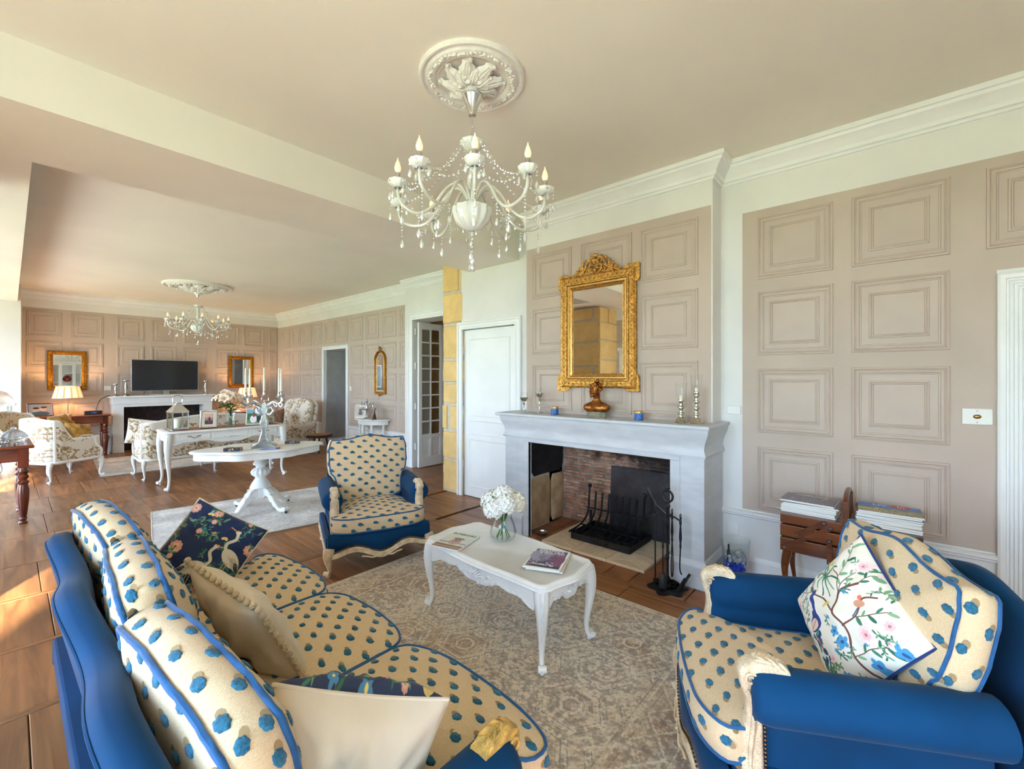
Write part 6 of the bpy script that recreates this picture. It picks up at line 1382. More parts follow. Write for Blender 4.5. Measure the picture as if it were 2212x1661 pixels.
def photo_canvas(k):
    c = Canvas(64, 80, [(150, 120, 120), (70, 110, 60), (190, 180, 170), (150, 140, 136)][k]); r = random.Random(k)
    if k == 0: c.rect(0, 0, 64, 30, (70, 60, 70)); c.rect(0, 50, 64, 80, (206, 170, 150)); c.ell(30, 34, 8, 20, 0, (150, 70, 80)); c.ell(38, 36, 7, 20, 0, (50, 46, 60)); c.ell(32, 56, 5, 5, 0, (190, 150, 120))
    if k == 1: c.rect(0, 0, 64, 20, (120, 150, 80)); c.rect(0, 60, 64, 80, (140, 190, 220)); c.ell(24, 26, 14, 22, 0, (236, 234, 236)); c.ell(44, 32, 7, 26, 0, (34, 40, 64)); c.ell(26, 46, 6, 8, 0, (170, 60, 70)); c.ell(45, 58, 4, 5, 0, (190, 150, 120))
    if k == 2: c.ell(24, 50, 10, 12, 0, (90, 60, 60)); c.ell(40, 52, 9, 12, 0, (120, 90, 80)); c.ell(32, 20, 22, 18, 0, (90, 80, 90))
    if k == 3: c.ell(20, 40, 10, 14, 0, (190, 150, 130)); c.ell(40, 44, 10, 14, 0, (200, 160, 140)); c.ell(30, 12, 26, 16, 0, (70, 80, 90)); c.ell(20, 52, 9, 7, 0, (60, 40, 34)); c.ell(42, 56, 9, 7, 0, (90, 60, 44))
    return c.image('photo_%d' % k)
def photo(label, loc, rz, w_, h_, mfr, k, mount=.0, land=False):
    t = thing('photo_frame', label, 'photo frame', loc, rot=(R(-13), 0, rz)); fw = .018
    M = Matrix(((1, 0, 0, 0), (0, 0, -1, 0), (0, 1, 0, 0), (0, 0, 0, 1)))
    add(MB(M).frame(-w_/2, w_/2, 0, h_, [(0, -.012), (0, .004), (.005, .009), (fw*.7, .008), (fw, .002)]), 'frame', mfr, t, smooth=30)
    nm = 'photo_%d_%d' % (k, int(w_*100)); iw, ih = w_-2*fw-2*mount, h_-2*fw-2*mount
    if mount: add(MB(M).box(-w_/2+fw, w_/2-fw, fw, h_-fw, -.002, .0), 'mount', 'cream_cotton', t, smooth=0)
    imat(nm, photo_canvas(k), (iw, ih), off=(0, -h_/2/ih), axes='XZ', rough=.25, ext='EXTEND')
    add(MB(M).box(-iw/2, iw/2, fw+mount, h_-fw-mount, -.001, .0012), 'photograph', nm, t, smooth=0)
    add(MB().box(-w_/2+.004, w_/2-.004, .004, .012, .004, h_-.004), 'back_board', 'grey_wood', t, smooth=0); add(MB().add([(-.03, .012, .02), (.03, .012, .02), (0, .012, h_*.8), (-.02, .075, .018), (.02, .075, .018)], [(0, 1, 4, 3), (0, 3, 2), (1, 2, 4), (2, 3, 4), (0, 2, 1)]), 'easel_leg', 'walnut', t, smooth=0)
    return t
photo('silver edged photo frame with cream mount beside the lantern on the console', (1.80, 7.10, ZC+.002), R(-22), .20, .25, 'pewter', 0, .035)
photo('ornate ivory photo frame of a wedding couple on the console', (2.38, 7.10, ZC+.002), R(-30), .24, .24, 'white_carved', 1)
def lantern(label, loc, rz, s=1.):
    t = thing('lantern', label, 'lantern', loc, rz); w_ = .10*s; h = .26*s
    add(MB().box(-w_, w_, -w_, w_, 0, .014).box(-w_+.012, w_-.012, -w_+.012, w_-.012, .014, .022), 'base', 'pewter', t, smooth=0, bevel=.002)
    mb = MB()
    for a in (-1, 1):
        for b_ in (-1, 1): mb.box(a*(w_-.006)-.006, a*(w_-.006)+.006, b_*(w_-.006)-.006, b_*(w_-.006)+.006, .014, h)
    for z in (.02, h-.008):
        for a in (-1, 1): mb.box(-w_, w_, a*(w_-.006)-.005, a*(w_-.006)+.005, z, z+.010); mb.box(a*(w_-.006)-.005, a*(w_-.006)+.005, -w_, w_, z, z+.010)
    add(mb, 'cage', 'chrome', t, smooth=0)
    for a in (-1, 1): add(MB().box(-w_+.012, w_-.012, a*(w_-.007)-.001, a*(w_-.007)+.001, .03, h-.008), 'glass_pane', 'clear_glass', t, smooth=0); add(MB().box(a*(w_-.007)-.001, a*(w_-.007)+.001, -w_+.012, w_-.012, .03, h-.008), 'glass_pane', 'clear_glass', t, smooth=0)
    L = [[(-q, -q, z), (q, -q, z), (q, q, z), (-q, q, z)] for q, z in ((w_+.006, h), (w_+.006, h+.008), (w_*.42, h+.10*s), (w_*.36, h+.10*s), (w_*.36, h+.125*s), (w_*.44, h+.13*s))]
    add(MB().loft(L), 'roof', 'chrome', t, smooth=0, bevel=.002); add(MB().lathe([(w_*.3, h+.13*s), (w_*.4, h+.14*s), (w_*.1, h+.16*s)], n=16), 'cap', 'chrome', t)
    add(MB().tube(crv([(-w_*.55, 0, h+.14*s), (-w_*.6, 0, h+.19*s), (-w_*.3, 0, h+.235*s), (w_*.3, 0, h+.235*s), (w_*.6, 0, h+.19*s), (w_*.55, 0, h+.14*s)], 5), .006, 8), 'handle', 'chrome', t)
    return t
lantern('chrome and glass lantern on the left end of the console', (1.47, 7.17, ZC), R(8), .92)
t = thing('pillar_candle', 'cream pillar candle inside the front lantern on the console', 'candle', (1.47, 7.17, ZC+.022)); add(MB().lathe([(.042, 0), (.043, .12), (.038, .125), (0, .121)], n=24, cap=(1, 0)), 'wax', 'wax', t); add(MB().tube([(0, 0, .12), (.001, 0, .137)], .0018, 5), 'wick', 'black_plastic', t)
lantern('second chrome lantern on the console behind the candelabrum', (2.58, 7.27, ZC), R(4), .85)
t = thing('pillar_candle', 'cream pillar candle inside the second lantern behind the candelabrum', 'candle', (2.58, 7.27, ZC+.022)); add(MB().lathe([(.04, 0), (.041, .14), (.036, .145), (0, .141)], n=24, cap=(1, 0)), 'wax', 'wax', t)
# lilies
vx, vy = 2.08, 7.15
t = thing('crystal_vase', 'flared cut glass vase of lilies in the middle of the console', 'vase', (vx, vy, ZC))
add(MB().lathe([(.05, 0), (.052, .01), (.050, .12, 1), (.060, .19, 1), (.070, .23, 1), (.066, .228, 1), (.055, .18, 1), (.044, .12, 1), (.044, .014), (0, .014)], n=48, flute=8, fdepth=.06, cap=(1, 0)), 'glass', 'clear_glass', t)
b = thing('lily_bouquet', 'bunch of cream and pink lilies with green leaves in the cut glass vase', 'flowers', (vx, vy, ZC+.018)); r = random.Random(9)
spots = []
for k in range(11):
    a = 2*PI*k/11+r.uniform(-.2, .2); q = (.05, .15, .11)[k % 3]*r.uniform(.85, 1.1); z = .27+(.14, .06, .10)[k % 3]*r.uniform(.6, 1.2); spots.append(Vector((q*math.cos(a)*1.3, q*math.sin(a), z+.04)))
for k, p in enumerate(spots):
    add(MB().tube(crv([(-p.x*.15, -p.y*.15, 0), (p.x*.12, p.y*.12, .17), tuple(p*.98)], 6), .0026, 5), 'stem', 'stem_green', b)
    n_ = (Vector((p.x, p.y-.10, p.z-.22))).normalized(); u = n_.orthogonal().normalized(); w2 = n_.cross(u); mb = MB()
    for j in range(6):
        a = j*PI/3+k; d = u*math.cos(a)+w2*math.sin(a); e = n_.cross(d); s = .074*(1 if j % 2 else .92); Lp = []
        for i in range(6):
            f = i/5; wdt = s*.36*math.sin(PI*min(f*.9+.08, 1))**.8; c = p+d*s*(f*1.1)+n_*s*(.85*math.sin(f*2.0)-.35*f*f); Lp.append([tuple(c+e*wdt), tuple(c-n_*wdt*.25), tuple(c-e*wdt)])
        mb.loft(Lp, closed=False, cap=(0, 0))
    fh = add(mb, 'flower', 'petal_pink', b, smooth=80, fix=False)
    mb = MB(); [mb.tube([tuple(p), tuple(p+n_*.05+(u*math.cos(i*1.2)+w2*math.sin(i*1.2))*.014)], .0013, 4).ball(tuple(p+n_*.052+(u*math.cos(i*1.2)+w2*math.sin(i*1.2))*.014), .0042, 5, 4) for i in range(5)]; add(mb, 'stamens', 'pollen', fh)
for k in range(40):
    a = 2*PI*k/40*7; q = r.uniform(.03, .11); z0 = r.uniform(.2, .34); p = Vector((q*.5*math.cos(a), q*.5*math.sin(a), z0)); d = Vector((math.cos(a), math.sin(a), r.uniform(-.2, .5))).normalized(); e = d.cross(Vector((0, 0, 1))).normalized(); l = r.uniform(.10, .16); mb = MB()
    mb.loft([[tuple(p+d*l*f+Vector((0, 0, -.03*f*f))+e*wd), tuple(p+d*l*f+Vector((0, 0, -.03*f*f-.004))), tuple(p+d*l*f+Vector((0, 0, -.03*f*f))-e*wd)] for f, wd in ((0, .005), (.3, .019), (.6, .018), (.85, .009), (1, .001))], closed=False, cap=(0, 0)); add(mb, 'leaf', 'leaf_green', b, smooth=80, fix=False)
# ================================================================ CEILING ROSETTES AND CHANDELIERS
def rosette(label, x, y, s):
    t = thing('ceiling_rosette', label, 'ceiling rose', (x, y, H)); t.scale = (s, s, s)
    add(MB().lathe([(.28, 0), (.28, -.012), (.272, -.020), (.262, -.020), (.256, -.012), (.246, -.010), (.240, -.016), (.236, -.022), (.20, -.026), (.192, -.020), (.186, -.012), (.178, -.016), (.172, -.010), (.15, -.006), (.0, -.008)], n=56, cap=(0, 0)), 'rose_base', 'ceiling_white', t, smooth=40)
    mb = MB(); r = random.Random(2)
    for k in range(64):
        a = 2*PI*k/64; q = .216+.010*math.sin(a*8); mb.ball((q*math.cos(a), q*math.sin(a), -.027), r.uniform(.006, .0105), 8, 6, (1, 1, .8))
    for k in range(8):
        a = 2*PI*k/8+.2; mb.tube(crv([(.204*math.cos(a), .204*math.sin(a), -.026), (.226*math.cos(a+.1), .226*math.sin(a+.1), -.032), (.210*math.cos(a+.2), .210*math.sin(a+.2), -.026), (.23*math.cos(a+.28), .23*math.sin(a+.28), -.026)], 4), .005, 5)
        for j in range(3): mb.ball((.218*math.cos(a+.36+.035*j), .218*math.sin(a+.36+.035*j), -.03), .009, 8, 6)
    add(mb, 'garland', 'ceiling_white', t, kind='stuff')
    for k in range(16):     # acanthus leaves curling out of the centre
        a = 2*PI*k/8+.3+(PI/8 if k > 7 else 0); mb = MB(); M = Matrix.Rotation(a, 4, 'Z'); mb.M = M; n = 14; L = []
        sp = crv([(.03, 0, -.03), (.07, .012, -.05), (.11, .03, -.045), (.145, .055, -.028), (.15, .075, -.022)], 4)
        if k > 7: sp = [(p[0]*.72, p[1]*.5, p[2]-.016) for p in sp]
        for i, p in enumerate(sp):
            f = i/(len(sp)-1); wd = .036*math.sin(PI*min(.15+f*.8, 1))*(1+.22*math.sin(f*26)); L.append([(p[0]-wd*.35, p[1]+wd, p[2]+.014), (p[0], p[1]+wd*.5, p[2]-.004), (p[0]+.002, p[1], p[2]+.004), (p[0]+.002, p[1]-wd*.5, p[2]-.004), (p[0]+wd*.35, p[1]-wd, p[2]+.014), (p[0], p[1], p[2]+.022)])
        mb.loft(L); mb.tube([(p[0], p[1], p[2]-.003) for p in sp], .0045, 5); mb.ball(sp[-1], .012, 7, 5)
        add(mb, 'acanthus_leaf', 'ceiling_white', t, smooth=50)
    add(MB().lathe([(.05, -.01), (.055, -.03), (.04, -.055), (.03, -.075, 1), (.02, -.09, 1)], n=32, flute=8, fdepth=.1), 'centre_boss', 'ceiling_white', t)
    return t
mat('ceiling_white', (.82, .80, .75), .65, noise=.04, nscale=30)
rosette('round white plaster ceiling rose above the large chandelier over the sofas', 1.62, 1.69, 1.0)
rosette('round white plaster ceiling rose above the far chandelier near the television', 2.14, 9.05, 1.78)
def bead(mb, p, r): mb.ball(p, r, 7, 4)
def drop(mb, p, s):
    x, y, z = p; mb.lathe([(.0008, 0), (.0035*s, -.006*s), (.009*s, -.020*s), (.0098*s, -.028*s), (.006*s, -.038*s), (.0008, -.043*s)], (x, y, z), 6)
def chandelier(label, x, y, arms=10):
    t = thing('chandelier', label, 'chandelier', (x, y, H)); Z = lambda z: z-H
    add(MB().lathe([(.004, Z(2.958)), (.052, Z(2.955)), (.054, Z(2.945)), (.044, Z(2.925)), (.030, Z(2.89)), (.020, Z(2.85)), (.006, Z(2.842))], n=28), 'canopy', 'chrome', t)
    add(MB().tube(crv([(.0, .0, -.05), (.035, .01, -.05), (.045, .0, -.08), (.02, 0, Z(2.955))], 6), .0035, 6), 'cable', 'white_plastic', t)
    mb = MB().tube([(0, 0, Z(2.845)), (0, 0, Z(2.79))], .0035, 8)
    for k in range(4): mb.tube([(.007*math.cos(a)*(k % 2), .007*math.cos(a)*((k+1) % 2), Z(2.787-.014*k)+.010*math.sin(a)) for a in [2*PI*i/10 for i in range(10)]], .0018, 5, closed=True)
    add(mb, 'hanging_rod', 'chrome', t)
    def cup(c, s, mb): mb.lathe([(.010*s, 0), (.028*s, .006*s, 1), (.044*s, .022*s, 1), (.047*s, .036*s, 1), (.044*s, .036*s, 1), (.030*s, .014*s), (.0, .010*s)], c, 40, flute=10, fdepth=.04, cap=(1, 0))
    mb = MB(); cup((0, 0, Z(2.66)), 1.35, mb); add(mb, 'top_crown', 'opal_glass', t)
    add(MB().lathe([(.014, Z(2.67)), (.016, Z(2.655)), (.022, Z(2.63)), (.020, Z(2.60)), (.013, Z(2.57)), (.016, Z(2.55)), (.027, Z(2.51)), (.026, Z(2.48)), (.016, Z(2.455)), (.018, Z(2.44)), (.022, Z(2.42)), (.022, Z(2.34))], n=20), 'column', 'opal_glass', t)
    for z, r_ in ((2.662, .018), (2.447, .022), (2.235, .014)): add(MB().lathe([(r_*.7, Z(z)-.006), (r_, Z(z)-.003), (r_, Z(z)+.003), (r_*.7, Z(z)+.006)], n=20), 'chrome_ring', 'chrome', t)
    add(MB().lathe([(.012, Z(2.236)), (.045, Z(2.245), 1), (.085, Z(2.28), 1), (.102, Z(2.325), 1), (.100, Z(2.355), 1), (.094, Z(2.352), 1), (.075, Z(2.29)), (.01, Z(2.26))], n=60, flute=12, fdepth=.05), 'bowl', 'opal_glass', t)
    mb = MB()
    for k in range(5): bead(mb, (0, 0, Z(2.215-.022*k)), .007)
    drop(mb, (0, 0, Z(2.11)), 1.3); mb.ball((0, 0, Z(2.038)), .021, 12, 8); add(mb, 'crystal_ball_drop', 'crystal', t, smooth=0)
    for k in range(arms):
        a = 2*PI*k/arms+R(12); c_, s_ = math.cos(a), math.sin(a); dz = .0 if k % 2 else .0; RA = .42 if k % 2 else .39
        Q = crv([(.022, 2.40), (.055, 2.455), (.10, 2.468), (.155, 2.42), (.215, 2.33), (.285, 2.285), (RA-.05, 2.295), (RA-.008, 2.335), (RA, 2.39)], 5)
        am = add(MB().tube([(q[0]*c_, q[0]*s_, Z(q[1])) for q in Q], .0078, 8, up=(-s_, c_, 0)), 'arm', 'opal_arm', t)
        p = (RA*c_, RA*s_); mb = MB(); cup((p[0], p[1], Z(2.392)), 1.0, mb); add(mb, 'bobeche', 'opal_glass', am)
        add(MB().lathe([(.014, 0), (.022, .003), (.014, .007)], (p[0], p[1], Z(2.386)), 14), 'collar', 'chrome', am)
        add(MB().lathe([(.0125, 0), (.0125, .062), (.010, .064)], (p[0], p[1], Z(2.405)), 12), 'candle_sleeve', 'pewter', am)
        add(MB().lathe([(.008, 0), (.0155, .014), (.0165, .026), (.011, .046), (.004, .062), (.0018, .074)], (p[0], p[1], Z(2.468)), 12), 'bulb', 'bulb', am)
        mb = MB()
        for j in range(4):
            b_ = a+j*PI/2+.4; e = (p[0]+.044*math.cos(b_), p[1]+.044*math.sin(b_)); ln = 1 if j else 3
            for i in range(ln): bead(mb, (e[0], e[1], Z(2.415-.018*i)), .0055)
            drop(mb, (e[0], e[1], Z(2.412-.018*ln)), 1.0)
        for (rr_, z0, nb, s) in ((.285, 2.275, 3, 1.25), (RA-.02, 2.31, 5 if k % 2 else 2, 1.1), (.20, 2.335, 4, 1.0)):
            for i in range(nb): bead(mb, (rr_*c_, rr_*s_, Z(z0-.012-.017*i)), .0052)
            drop(mb, (rr_*c_, rr_*s_, Z(z0-.014-.017*nb)), s)
        add(mb, 'crystal_pendants', 'crystal', am, smooth=0, kind='stuff')
        mb = MB(); a2 = a+2*PI/arms; P0 = Vector((.058*c_, .058*s_, Z(2.70))); P1 = Vector((p[0]*.93, p[1]*.93, Z(2.42))); P2 = Vector((RA*.93*math.cos(a2), RA*.93*math.sin(a2), Z(2.42)))
        for (u, v_, sag, n_) in ((P0, P1, .07, 17), (P1, P2, .06, 11)):
            for i in range(n_): f = (i+.5)/n_; q = u.lerp(v_, f); q.z -= sag*4*f*(1-f); bead(mb, tuple(q), .0055 if i % 3 else .007)
        add(mb, 'bead_swag', 'crystal', t, smooth=0, kind='stuff')
    return t
c1 = chandelier('large white opal glass chandelier with crystal drops above the sofas', 1.62, 1.69)
c2 = dup(c1, label='white opal and crystal chandelier hanging in the far part of the room', loc=(2.14, 9.05, H)); c2.scale = (1.06, 1.06, 1.0)
# ================================================================ LAMPS
def lampshade_lamp(label, x, y, z):
    t = thing('table_lamp', label, 'lamp', (x, y, z))
    add(MB().lathe([(.05, 0), (.05, .008), (.04, .014), (.008, .022), (.006, .30), (.010, .31), (.010, .33)], n=20), 'stem', 'pewter', t)
    n = 48; L = [[(r_*math.cos(2*PI*k/n), r_*math.sin(2*PI*k/n), zz) for k in range(n)] for r_, zz in ((.205, .315), (.155, .52))]
    mb = MB(); vs = L[0]+L[1]
    for k in range(n): mb.f.append((k, (k+1) % n, n+(k+1) % n, n+k)); mb.m.append(1 if (k % 4) == 1 else 0)
    mb.v = [tuple(v) for v in vs]; add(mb, 'lampshade', ['lampshade', 'lampshade_stripe'], t, smooth=0, fix=False)
    add(MB().tube([(.205*math.cos(2*PI*k/36), .205*math.sin(2*PI*k/36), .315) for k in range(36)], .004, 5, closed=True).tube([(.155*math.cos(2*PI*k/36), .155*math.sin(2*PI*k/36), .52) for k in range(36)], .004, 5, closed=True), 'shade_rim', 'cream_cotton', t)
    add(MB().ball((0, 0, .40), .03, 10, 8), 'bulb', 'bulb', t)
    l = bpy.data.lights.new('lamp_light', 'POINT'); l.energy = 16; l.color = (1, .58, .26); l.shadow_soft_size = .03
    o = bpy.data.objects.new('lamp_light', l); COL.objects.link(o); o.parent = t; o.location = (0, 0, .46); return t
# ================================================================ DAMASK
def damask():
    c = Canvas(384, 384, (222, 212, 196)); G = (152, 124, 84); G2 = (176, 150, 110); r = random.Random(4)
    def motif(x, y, s, m):
        def T(P): return [(x+m*p[0]*s, y+p[1]*s) for p in P]
        for P in ([(0, 0), (14, 40), (46, 60), (70, 40), (60, 18), (44, 26)], [(14, 40), (-10, 70), (-44, 72), (-56, 48), (-38, 40)], [(4, 60), (20, 96), (60, 104), (76, 84)], [(0, 0), (-24, 20), (-52, 12), (-50, -6)]):
            q = crv(T(P), 8); c.line(q, 5*s, G)
            for i in range(4, len(q), 5):
                a = math.atan2(q[i][1]-q[i-1][1], q[i][0]-q[i-1][0])+(.9 if i % 2 else -.9); leaf(c, q[i][0], q[i][1], 28*s*r.uniform(.8, 1.2), a, G if i % 3 else G2, .4)
        for k in range(5): a = -PI/2+(k-2)*.45; leaf(c, x+m*14*s, y+70*s, 34*s, -a, G, .3)
    for ox in (-384, 0, 384):
        for oy in (-384, 0, 384): motif(100+ox, 30+oy, 1.25, 1); motif(290+ox, 222+oy, 1.25, -1); motif(280+ox, 20+oy, .9, -1); motif(90+ox, 212+oy, .9, 1)
    return c.image('damask_print')
imat('damask', damask(), (.55, .55), box=True, rough=.75, sheen=.15)
def tub(name, label, cat, loc, rz, W, D, ha, hb, group=None, framed=True, cushion=True, n_seat=1, hump=.05):
    "French bergere or settee: exposed frame, padded tub of patterned cloth; front is local -Y"
    t = thing(name, label, cat, loc, rz, group); yf, yb = -D/2, D/2; rc = .14
    U = [(-W/2+.01, yf+.07), (-W/2, yf+.22), (-W/2+.005, yb-rc-.04)]+[(-W/2+rc*(1-math.cos(a)), yb-rc+rc*math.sin(a)) for a in [R(15*k) for k in range(7)]]
    U += [(x, yb) for x in np.linspace(-W/2+rc+.03, W/2-rc-.03, 9 if W > 1 else 5)]+[(-p[0], p[1]) for p in U[::-1]]
    P = crv(U, 3); m = len(P); zt = []
    for p in P:
        f = (p[1]-(yf+.22))/(yb-rc*.7-(yf+.22)); f = min(max((f-.55)/.45, 0), 1); f = f*f*(3-2*f); z = ha+(hb-ha)*f+(hump*math.cos(p[0]/(W/2)*PI/2)*f); zt.append(z)
    def off(i, d):
        a = P[max(i-1, 0)]; b = P[min(i+1, m-1)]; dx, dy = b[0]-a[0], b[1]-a[1]; l = math.hypot(dx, dy) or 1; return (P[i][0]+dy/l*d, P[i][1]-dx/l*d)
    z0 = .30; rk = lambda i, z: .10*max(0, P[i][1]-yb+.25)*(z-z0)
    oi = lambda i, d, z: (off(i, d)[0], off(i, d)[1]+rk(i, z), z)
    add(MB().loft([[oi(i, -.012, z0), oi(i, -.016, (z0+zt[i])/2), oi(i, -.012, zt[i]-.02), oi(i, .03, zt[i]-.02), oi(i, .05, (z0+zt[i])/2), oi(i, .045, z0)] for i in range(m)]), 'padded_shell', 'damask', t, smooth=60)
    if framed:
        add(MB().tube([oi(i, .008, zt[i]-.008) for i in range(m)], .021, 8, flat=.9), 'top_rail', 'white_lacquer', t)
        bt = [(P[i][0], P[i][1], z0-.01+.0*i) for i in range(m)]; fr = crv([(-W/2+.01, yf+.07, z0-.01), (-W/4, yf+.005, z0-.028), (0, yf-.015, z0-.018), (W/4, yf+.005, z0-.028), (W/2-.01, yf+.07, z0-.01)], 5)
        add(MB().tube(bt[::-1]+fr[1:-1], .024, 8, closed=True), 'seat_rail', 'white_lacquer', t)
        for s in (-1, 1):
            add(MB().tube(crv([(s*(W/2-.01), yf+.06, z0), (s*(W/2-.005), yf+.05, z0+.10), (s*(W/2), yf+.12, z0+.2), (s*(W/2-.005), yf+.13, ha-.01)], 5), .021, 8), 'arm_support', 'white_lacquer', t)
            k = min(range(m), key=lambda i: abs(P[i][0]-s*(W/2-.03))+abs(P[i][1]-(yb-.07))); add(MB().tube([oi(k, -.004, z0), oi(k, -.004, zt[k])], .019, 8), 'back_post', 'white_lacquer', t)
            i0 = [i for i in range(m) if (P[i][0]*s > 0 and yf+.14 < P[i][1] < yf+.36)]
            if len(i0) > 2: add(MB().tube([oi(i, .01, zt[i]+.016) for i in i0], [.018]+[.026]*(len(i0)-2)+[.018], 8), 'arm_pad', 'damask', t)
        Q = [oi(i, -.020, z0+.022) for i in range(m)]; nails(Q, .0032, t, 'nail_heads', 'brass', .018)
    for s in (-1, 1):
        cab_leg(s*(W/2-.02), yf+.05, .29, s*.6, -.8, t, 'white_lacquer', .026, out=.035); cab_leg(s*(W/2-.04), yb-.03, .29, s*.5, .85, t, 'white_lacquer', .022, out=.03)
    if W > 1.2: cab_leg(0, yf+.0, .27, 0, -1, t, 'white_lacquer', .022); cab_leg(0, yb, .27, 0, 1, t, 'white_lacquer', .022)
    if cushion:
        cw = (W-.12)/n_seat
        for k in range(n_seat):
            x0 = -(W-.12)/2+k*cw; mb, a, b = puff(chaikin([(x0, yb-.1), (x0, yf+.1), (x0+.04, yf+.0), (x0+cw/2, yf-.02), (x0+cw-.04, yf+.0), (x0+cw, yf+.1), (x0+cw, yb-.1)], 2), .10, .04, .012, crown_b=.004)
            add(mb, 'seat_cushion', 'damask', t, smooth=60).location = (0, 0, .375)
    add(MB().box(-W/2+.03, W/2-.03, yf+.05, yb-.03, .27, .32), 'seat_base', 'damask', t, smooth=0, bevel=.01)
    return t
tub('settee', 'cream patterned settee with its back to the console table', 'sofa', (2.08, 8.24, 0), R(179), 1.74, .74, .66, .80, n_seat=2, hump=.10, group=None)
tub('bergere_chair', 'white framed tub armchair in scroll fabric beside the dark wooden table', 'armchair', (.50, 9.02, 0), R(118), .64, .66, .60, .86, hump=.04)
tub('settee', 'patterned settee by the end wall behind the white tub armchair', 'sofa', (.27, 10.15, 0), R(72), 1.35, .74, .60, .86, n_seat=2, hump=.07)
# side armchair on the far right: fully upholstered
ac = thing('club_armchair', 'pale scroll patterned armchair beside the far doorway', 'armchair', (3.60, 9.05, 0), R(-72))
mb, a, b = puff(chaikin([(-.26, .22), (-.26, -.30), (-.2, -.36), (.2, -.36), (.26, -.30), (.26, .22)], 2), .13, .05, .015, crown_b=.0); add(mb, 'seat_cushion', 'damask', ac, smooth=60).location = (0, 0, .41)
mb, a, b = puff(chaikin([(-.33, -.28), (.33, -.28), (.36, .10), (.34, .26), (.22, .335), (-.22, .335), (-.34, .26), (-.36, .10)], 2), .12, .07, .02); o_ = add(mb, 'back_cushion', 'damask', ac, smooth=60); o_.matrix_local = Matrix.Translation((0, .26, .70)) @ Matrix.Rotation(R(76), 4, 'X')
mb, a, b = puff(chaikin([(-.38, -.46), (.38, -.46), (.39, .12), (.36, .28), (.24, .36), (-.24, .36), (-.36, .28), (-.39, .12)], 2), .08, .03, .02); o_ = add(mb, 'back', 'damask', ac, smooth=60); o_.matrix_local = Matrix.Translation((0, .37, .66)) @ Matrix.Rotation(R(77), 4, 'X')
for s in (-1, 1):
    L = []
    for (y, q) in ((-.37, .5), (-.365, .85), (-.34, 1), (-.1, 1), (.15, 1), (.34, .98)): L.append([(s*.36+.085*q*math.cos(a), y, .52+.085*q*math.sin(a)) for a in [R(-30+24*k) for k in range(11)]]+[(s*.36-.06, y, .42), (s*.36-.055, y, .12), (s*.36+.055, y, .12), (s*.36+.06, y, .42)])
    add(MB().loft(L), 'arm', 'damask', ac, smooth=60)
add(MB().box(-.32, .32, -.34, .34, .12, .35), 'base', 'damask', ac, smooth=0, bevel=.02)
for sx_ in (-1, 1):
    for sy_ in (-1, 1): add(MB().lathe([(.018, 0), (.026, .11), (.03, .12)], (sx_*.33, sy_*.31, 0), 10), 'foot', 'walnut', ac)
pillow('throw_pillow', 'brown mottled velvet pillow on the scroll patterned armchair by the far doorway', basis((3.40, 8.98, .66), (-.93, -.20, .30), R(16)), .36, .13, ('brown_velvet', 'brown_velvet'), seed=5)
pillow('throw_pillow', 'ruched gold pillow on the settee behind the white tub armchair', basis((.58, 9.86, .66), (.75, -.40, .40), R(4)), .48, .16, ('gold_velvet', 'gold_velvet'), seed=6, wr=.02)
pillow('throw_pillow', 'gold velvet pillow hanging over the arm end of the far patterned settee', basis((.72, 9.62, .56), (.60, -.75, .35), R(-12)), .38, .16, ('gold_velvet', 'gold_velvet'), seed=8, wr=.02)
pillow('throw_pillow', 'smooth gold brown pillow in the white tub armchair', basis((.55, 9.06, .58), (.85, .20, .45), R(-5)), .42, .16, ('gold_velvet', 'gold_velvet'), seed=7)
pillow('throw_pillow', 'pale patterned pillow at the end of the settee behind the console', basis((1.30, 8.32, .66), (.30, .90, .30), R(10)), .40, .14, ('damask', 'damask'), seed=9)
# ================================================================ FAR FIREPLACE AND TELEVISION
f2 = thing('fireplace', 'plain white fireplace on the far wall under the television', 'fireplace', (2.12, 11.697, 0)); T2 = Matrix.Translation((-2.12, -11.697, 0)); YF = 11.34
mb = MB(T2); mb.box(1.31, 1.47, YF, 11.69, 0, .94).box(2.78, 2.94, YF, 11.69, 0, .94).box(1.47, 2.78, YF, 11.69, .885, .94); add(mb, 'surround', 'trim_paint', f2, smooth=0)
add(MB(T2).box(1.295, 2.955, YF-.015, 11.69, .94, 1.07), 'frieze', 'trim_paint', f2, smooth=0, bevel=.006); add(MB(T2).box(1.25, 3.0, YF-.06, 11.69, 1.07, 1.10), 'mantel_shelf', 'trim_paint', f2, smooth=0, bevel=.006)
for a, b_ in ((1.30, 1.475), (2.775, 2.95)): add(MB(T2).box(a, b_, YF-.01, YF+.02, 0, .16), 'plinth', 'trim_paint', f2, smooth=0, bevel=.004)
add(MB(T2).box(1.47, 2.78, 11.66, 11.695, 0, .885), 'fire_back', 'soot', f2, smooth=0)
bk = bpy.data.objects['fire_back']; r = random.Random(3)
for j in range(11):
    for i in range(9):
        x0 = 1.475+i*.146+(.07 if j % 2 else 0)
        if x0 < 2.7: add(MB(T2).box(x0, min(x0+.138, 2.775), 11.648, 11.665, .02+j*.078, .088+j*.078), 'brick', 'brick_sooty', bk, smooth=0)
gr = thing('fire_basket', 'dark iron fire basket inside the far fireplace', 'grate', (2.12, 11.50, 0)); mb = MB()
for k in range(9): mb.tube([(-.32+.08*k, -.10, .12), (-.32+.08*k, -.12, .34)], .008, 5)
for z in (.12, .33): mb.box(-.34, .34, -.125, -.105, z-.008, z+.008)
mb.box(-.34, .34, -.11, .10, .10, .12); 
for s in (-1, 1): mb.box(s*.33-.01, s*.33+.01, -.12, -.10, 0, .42)
add(mb, 'bars', 'iron', gr, smooth=0, kind='stuff')
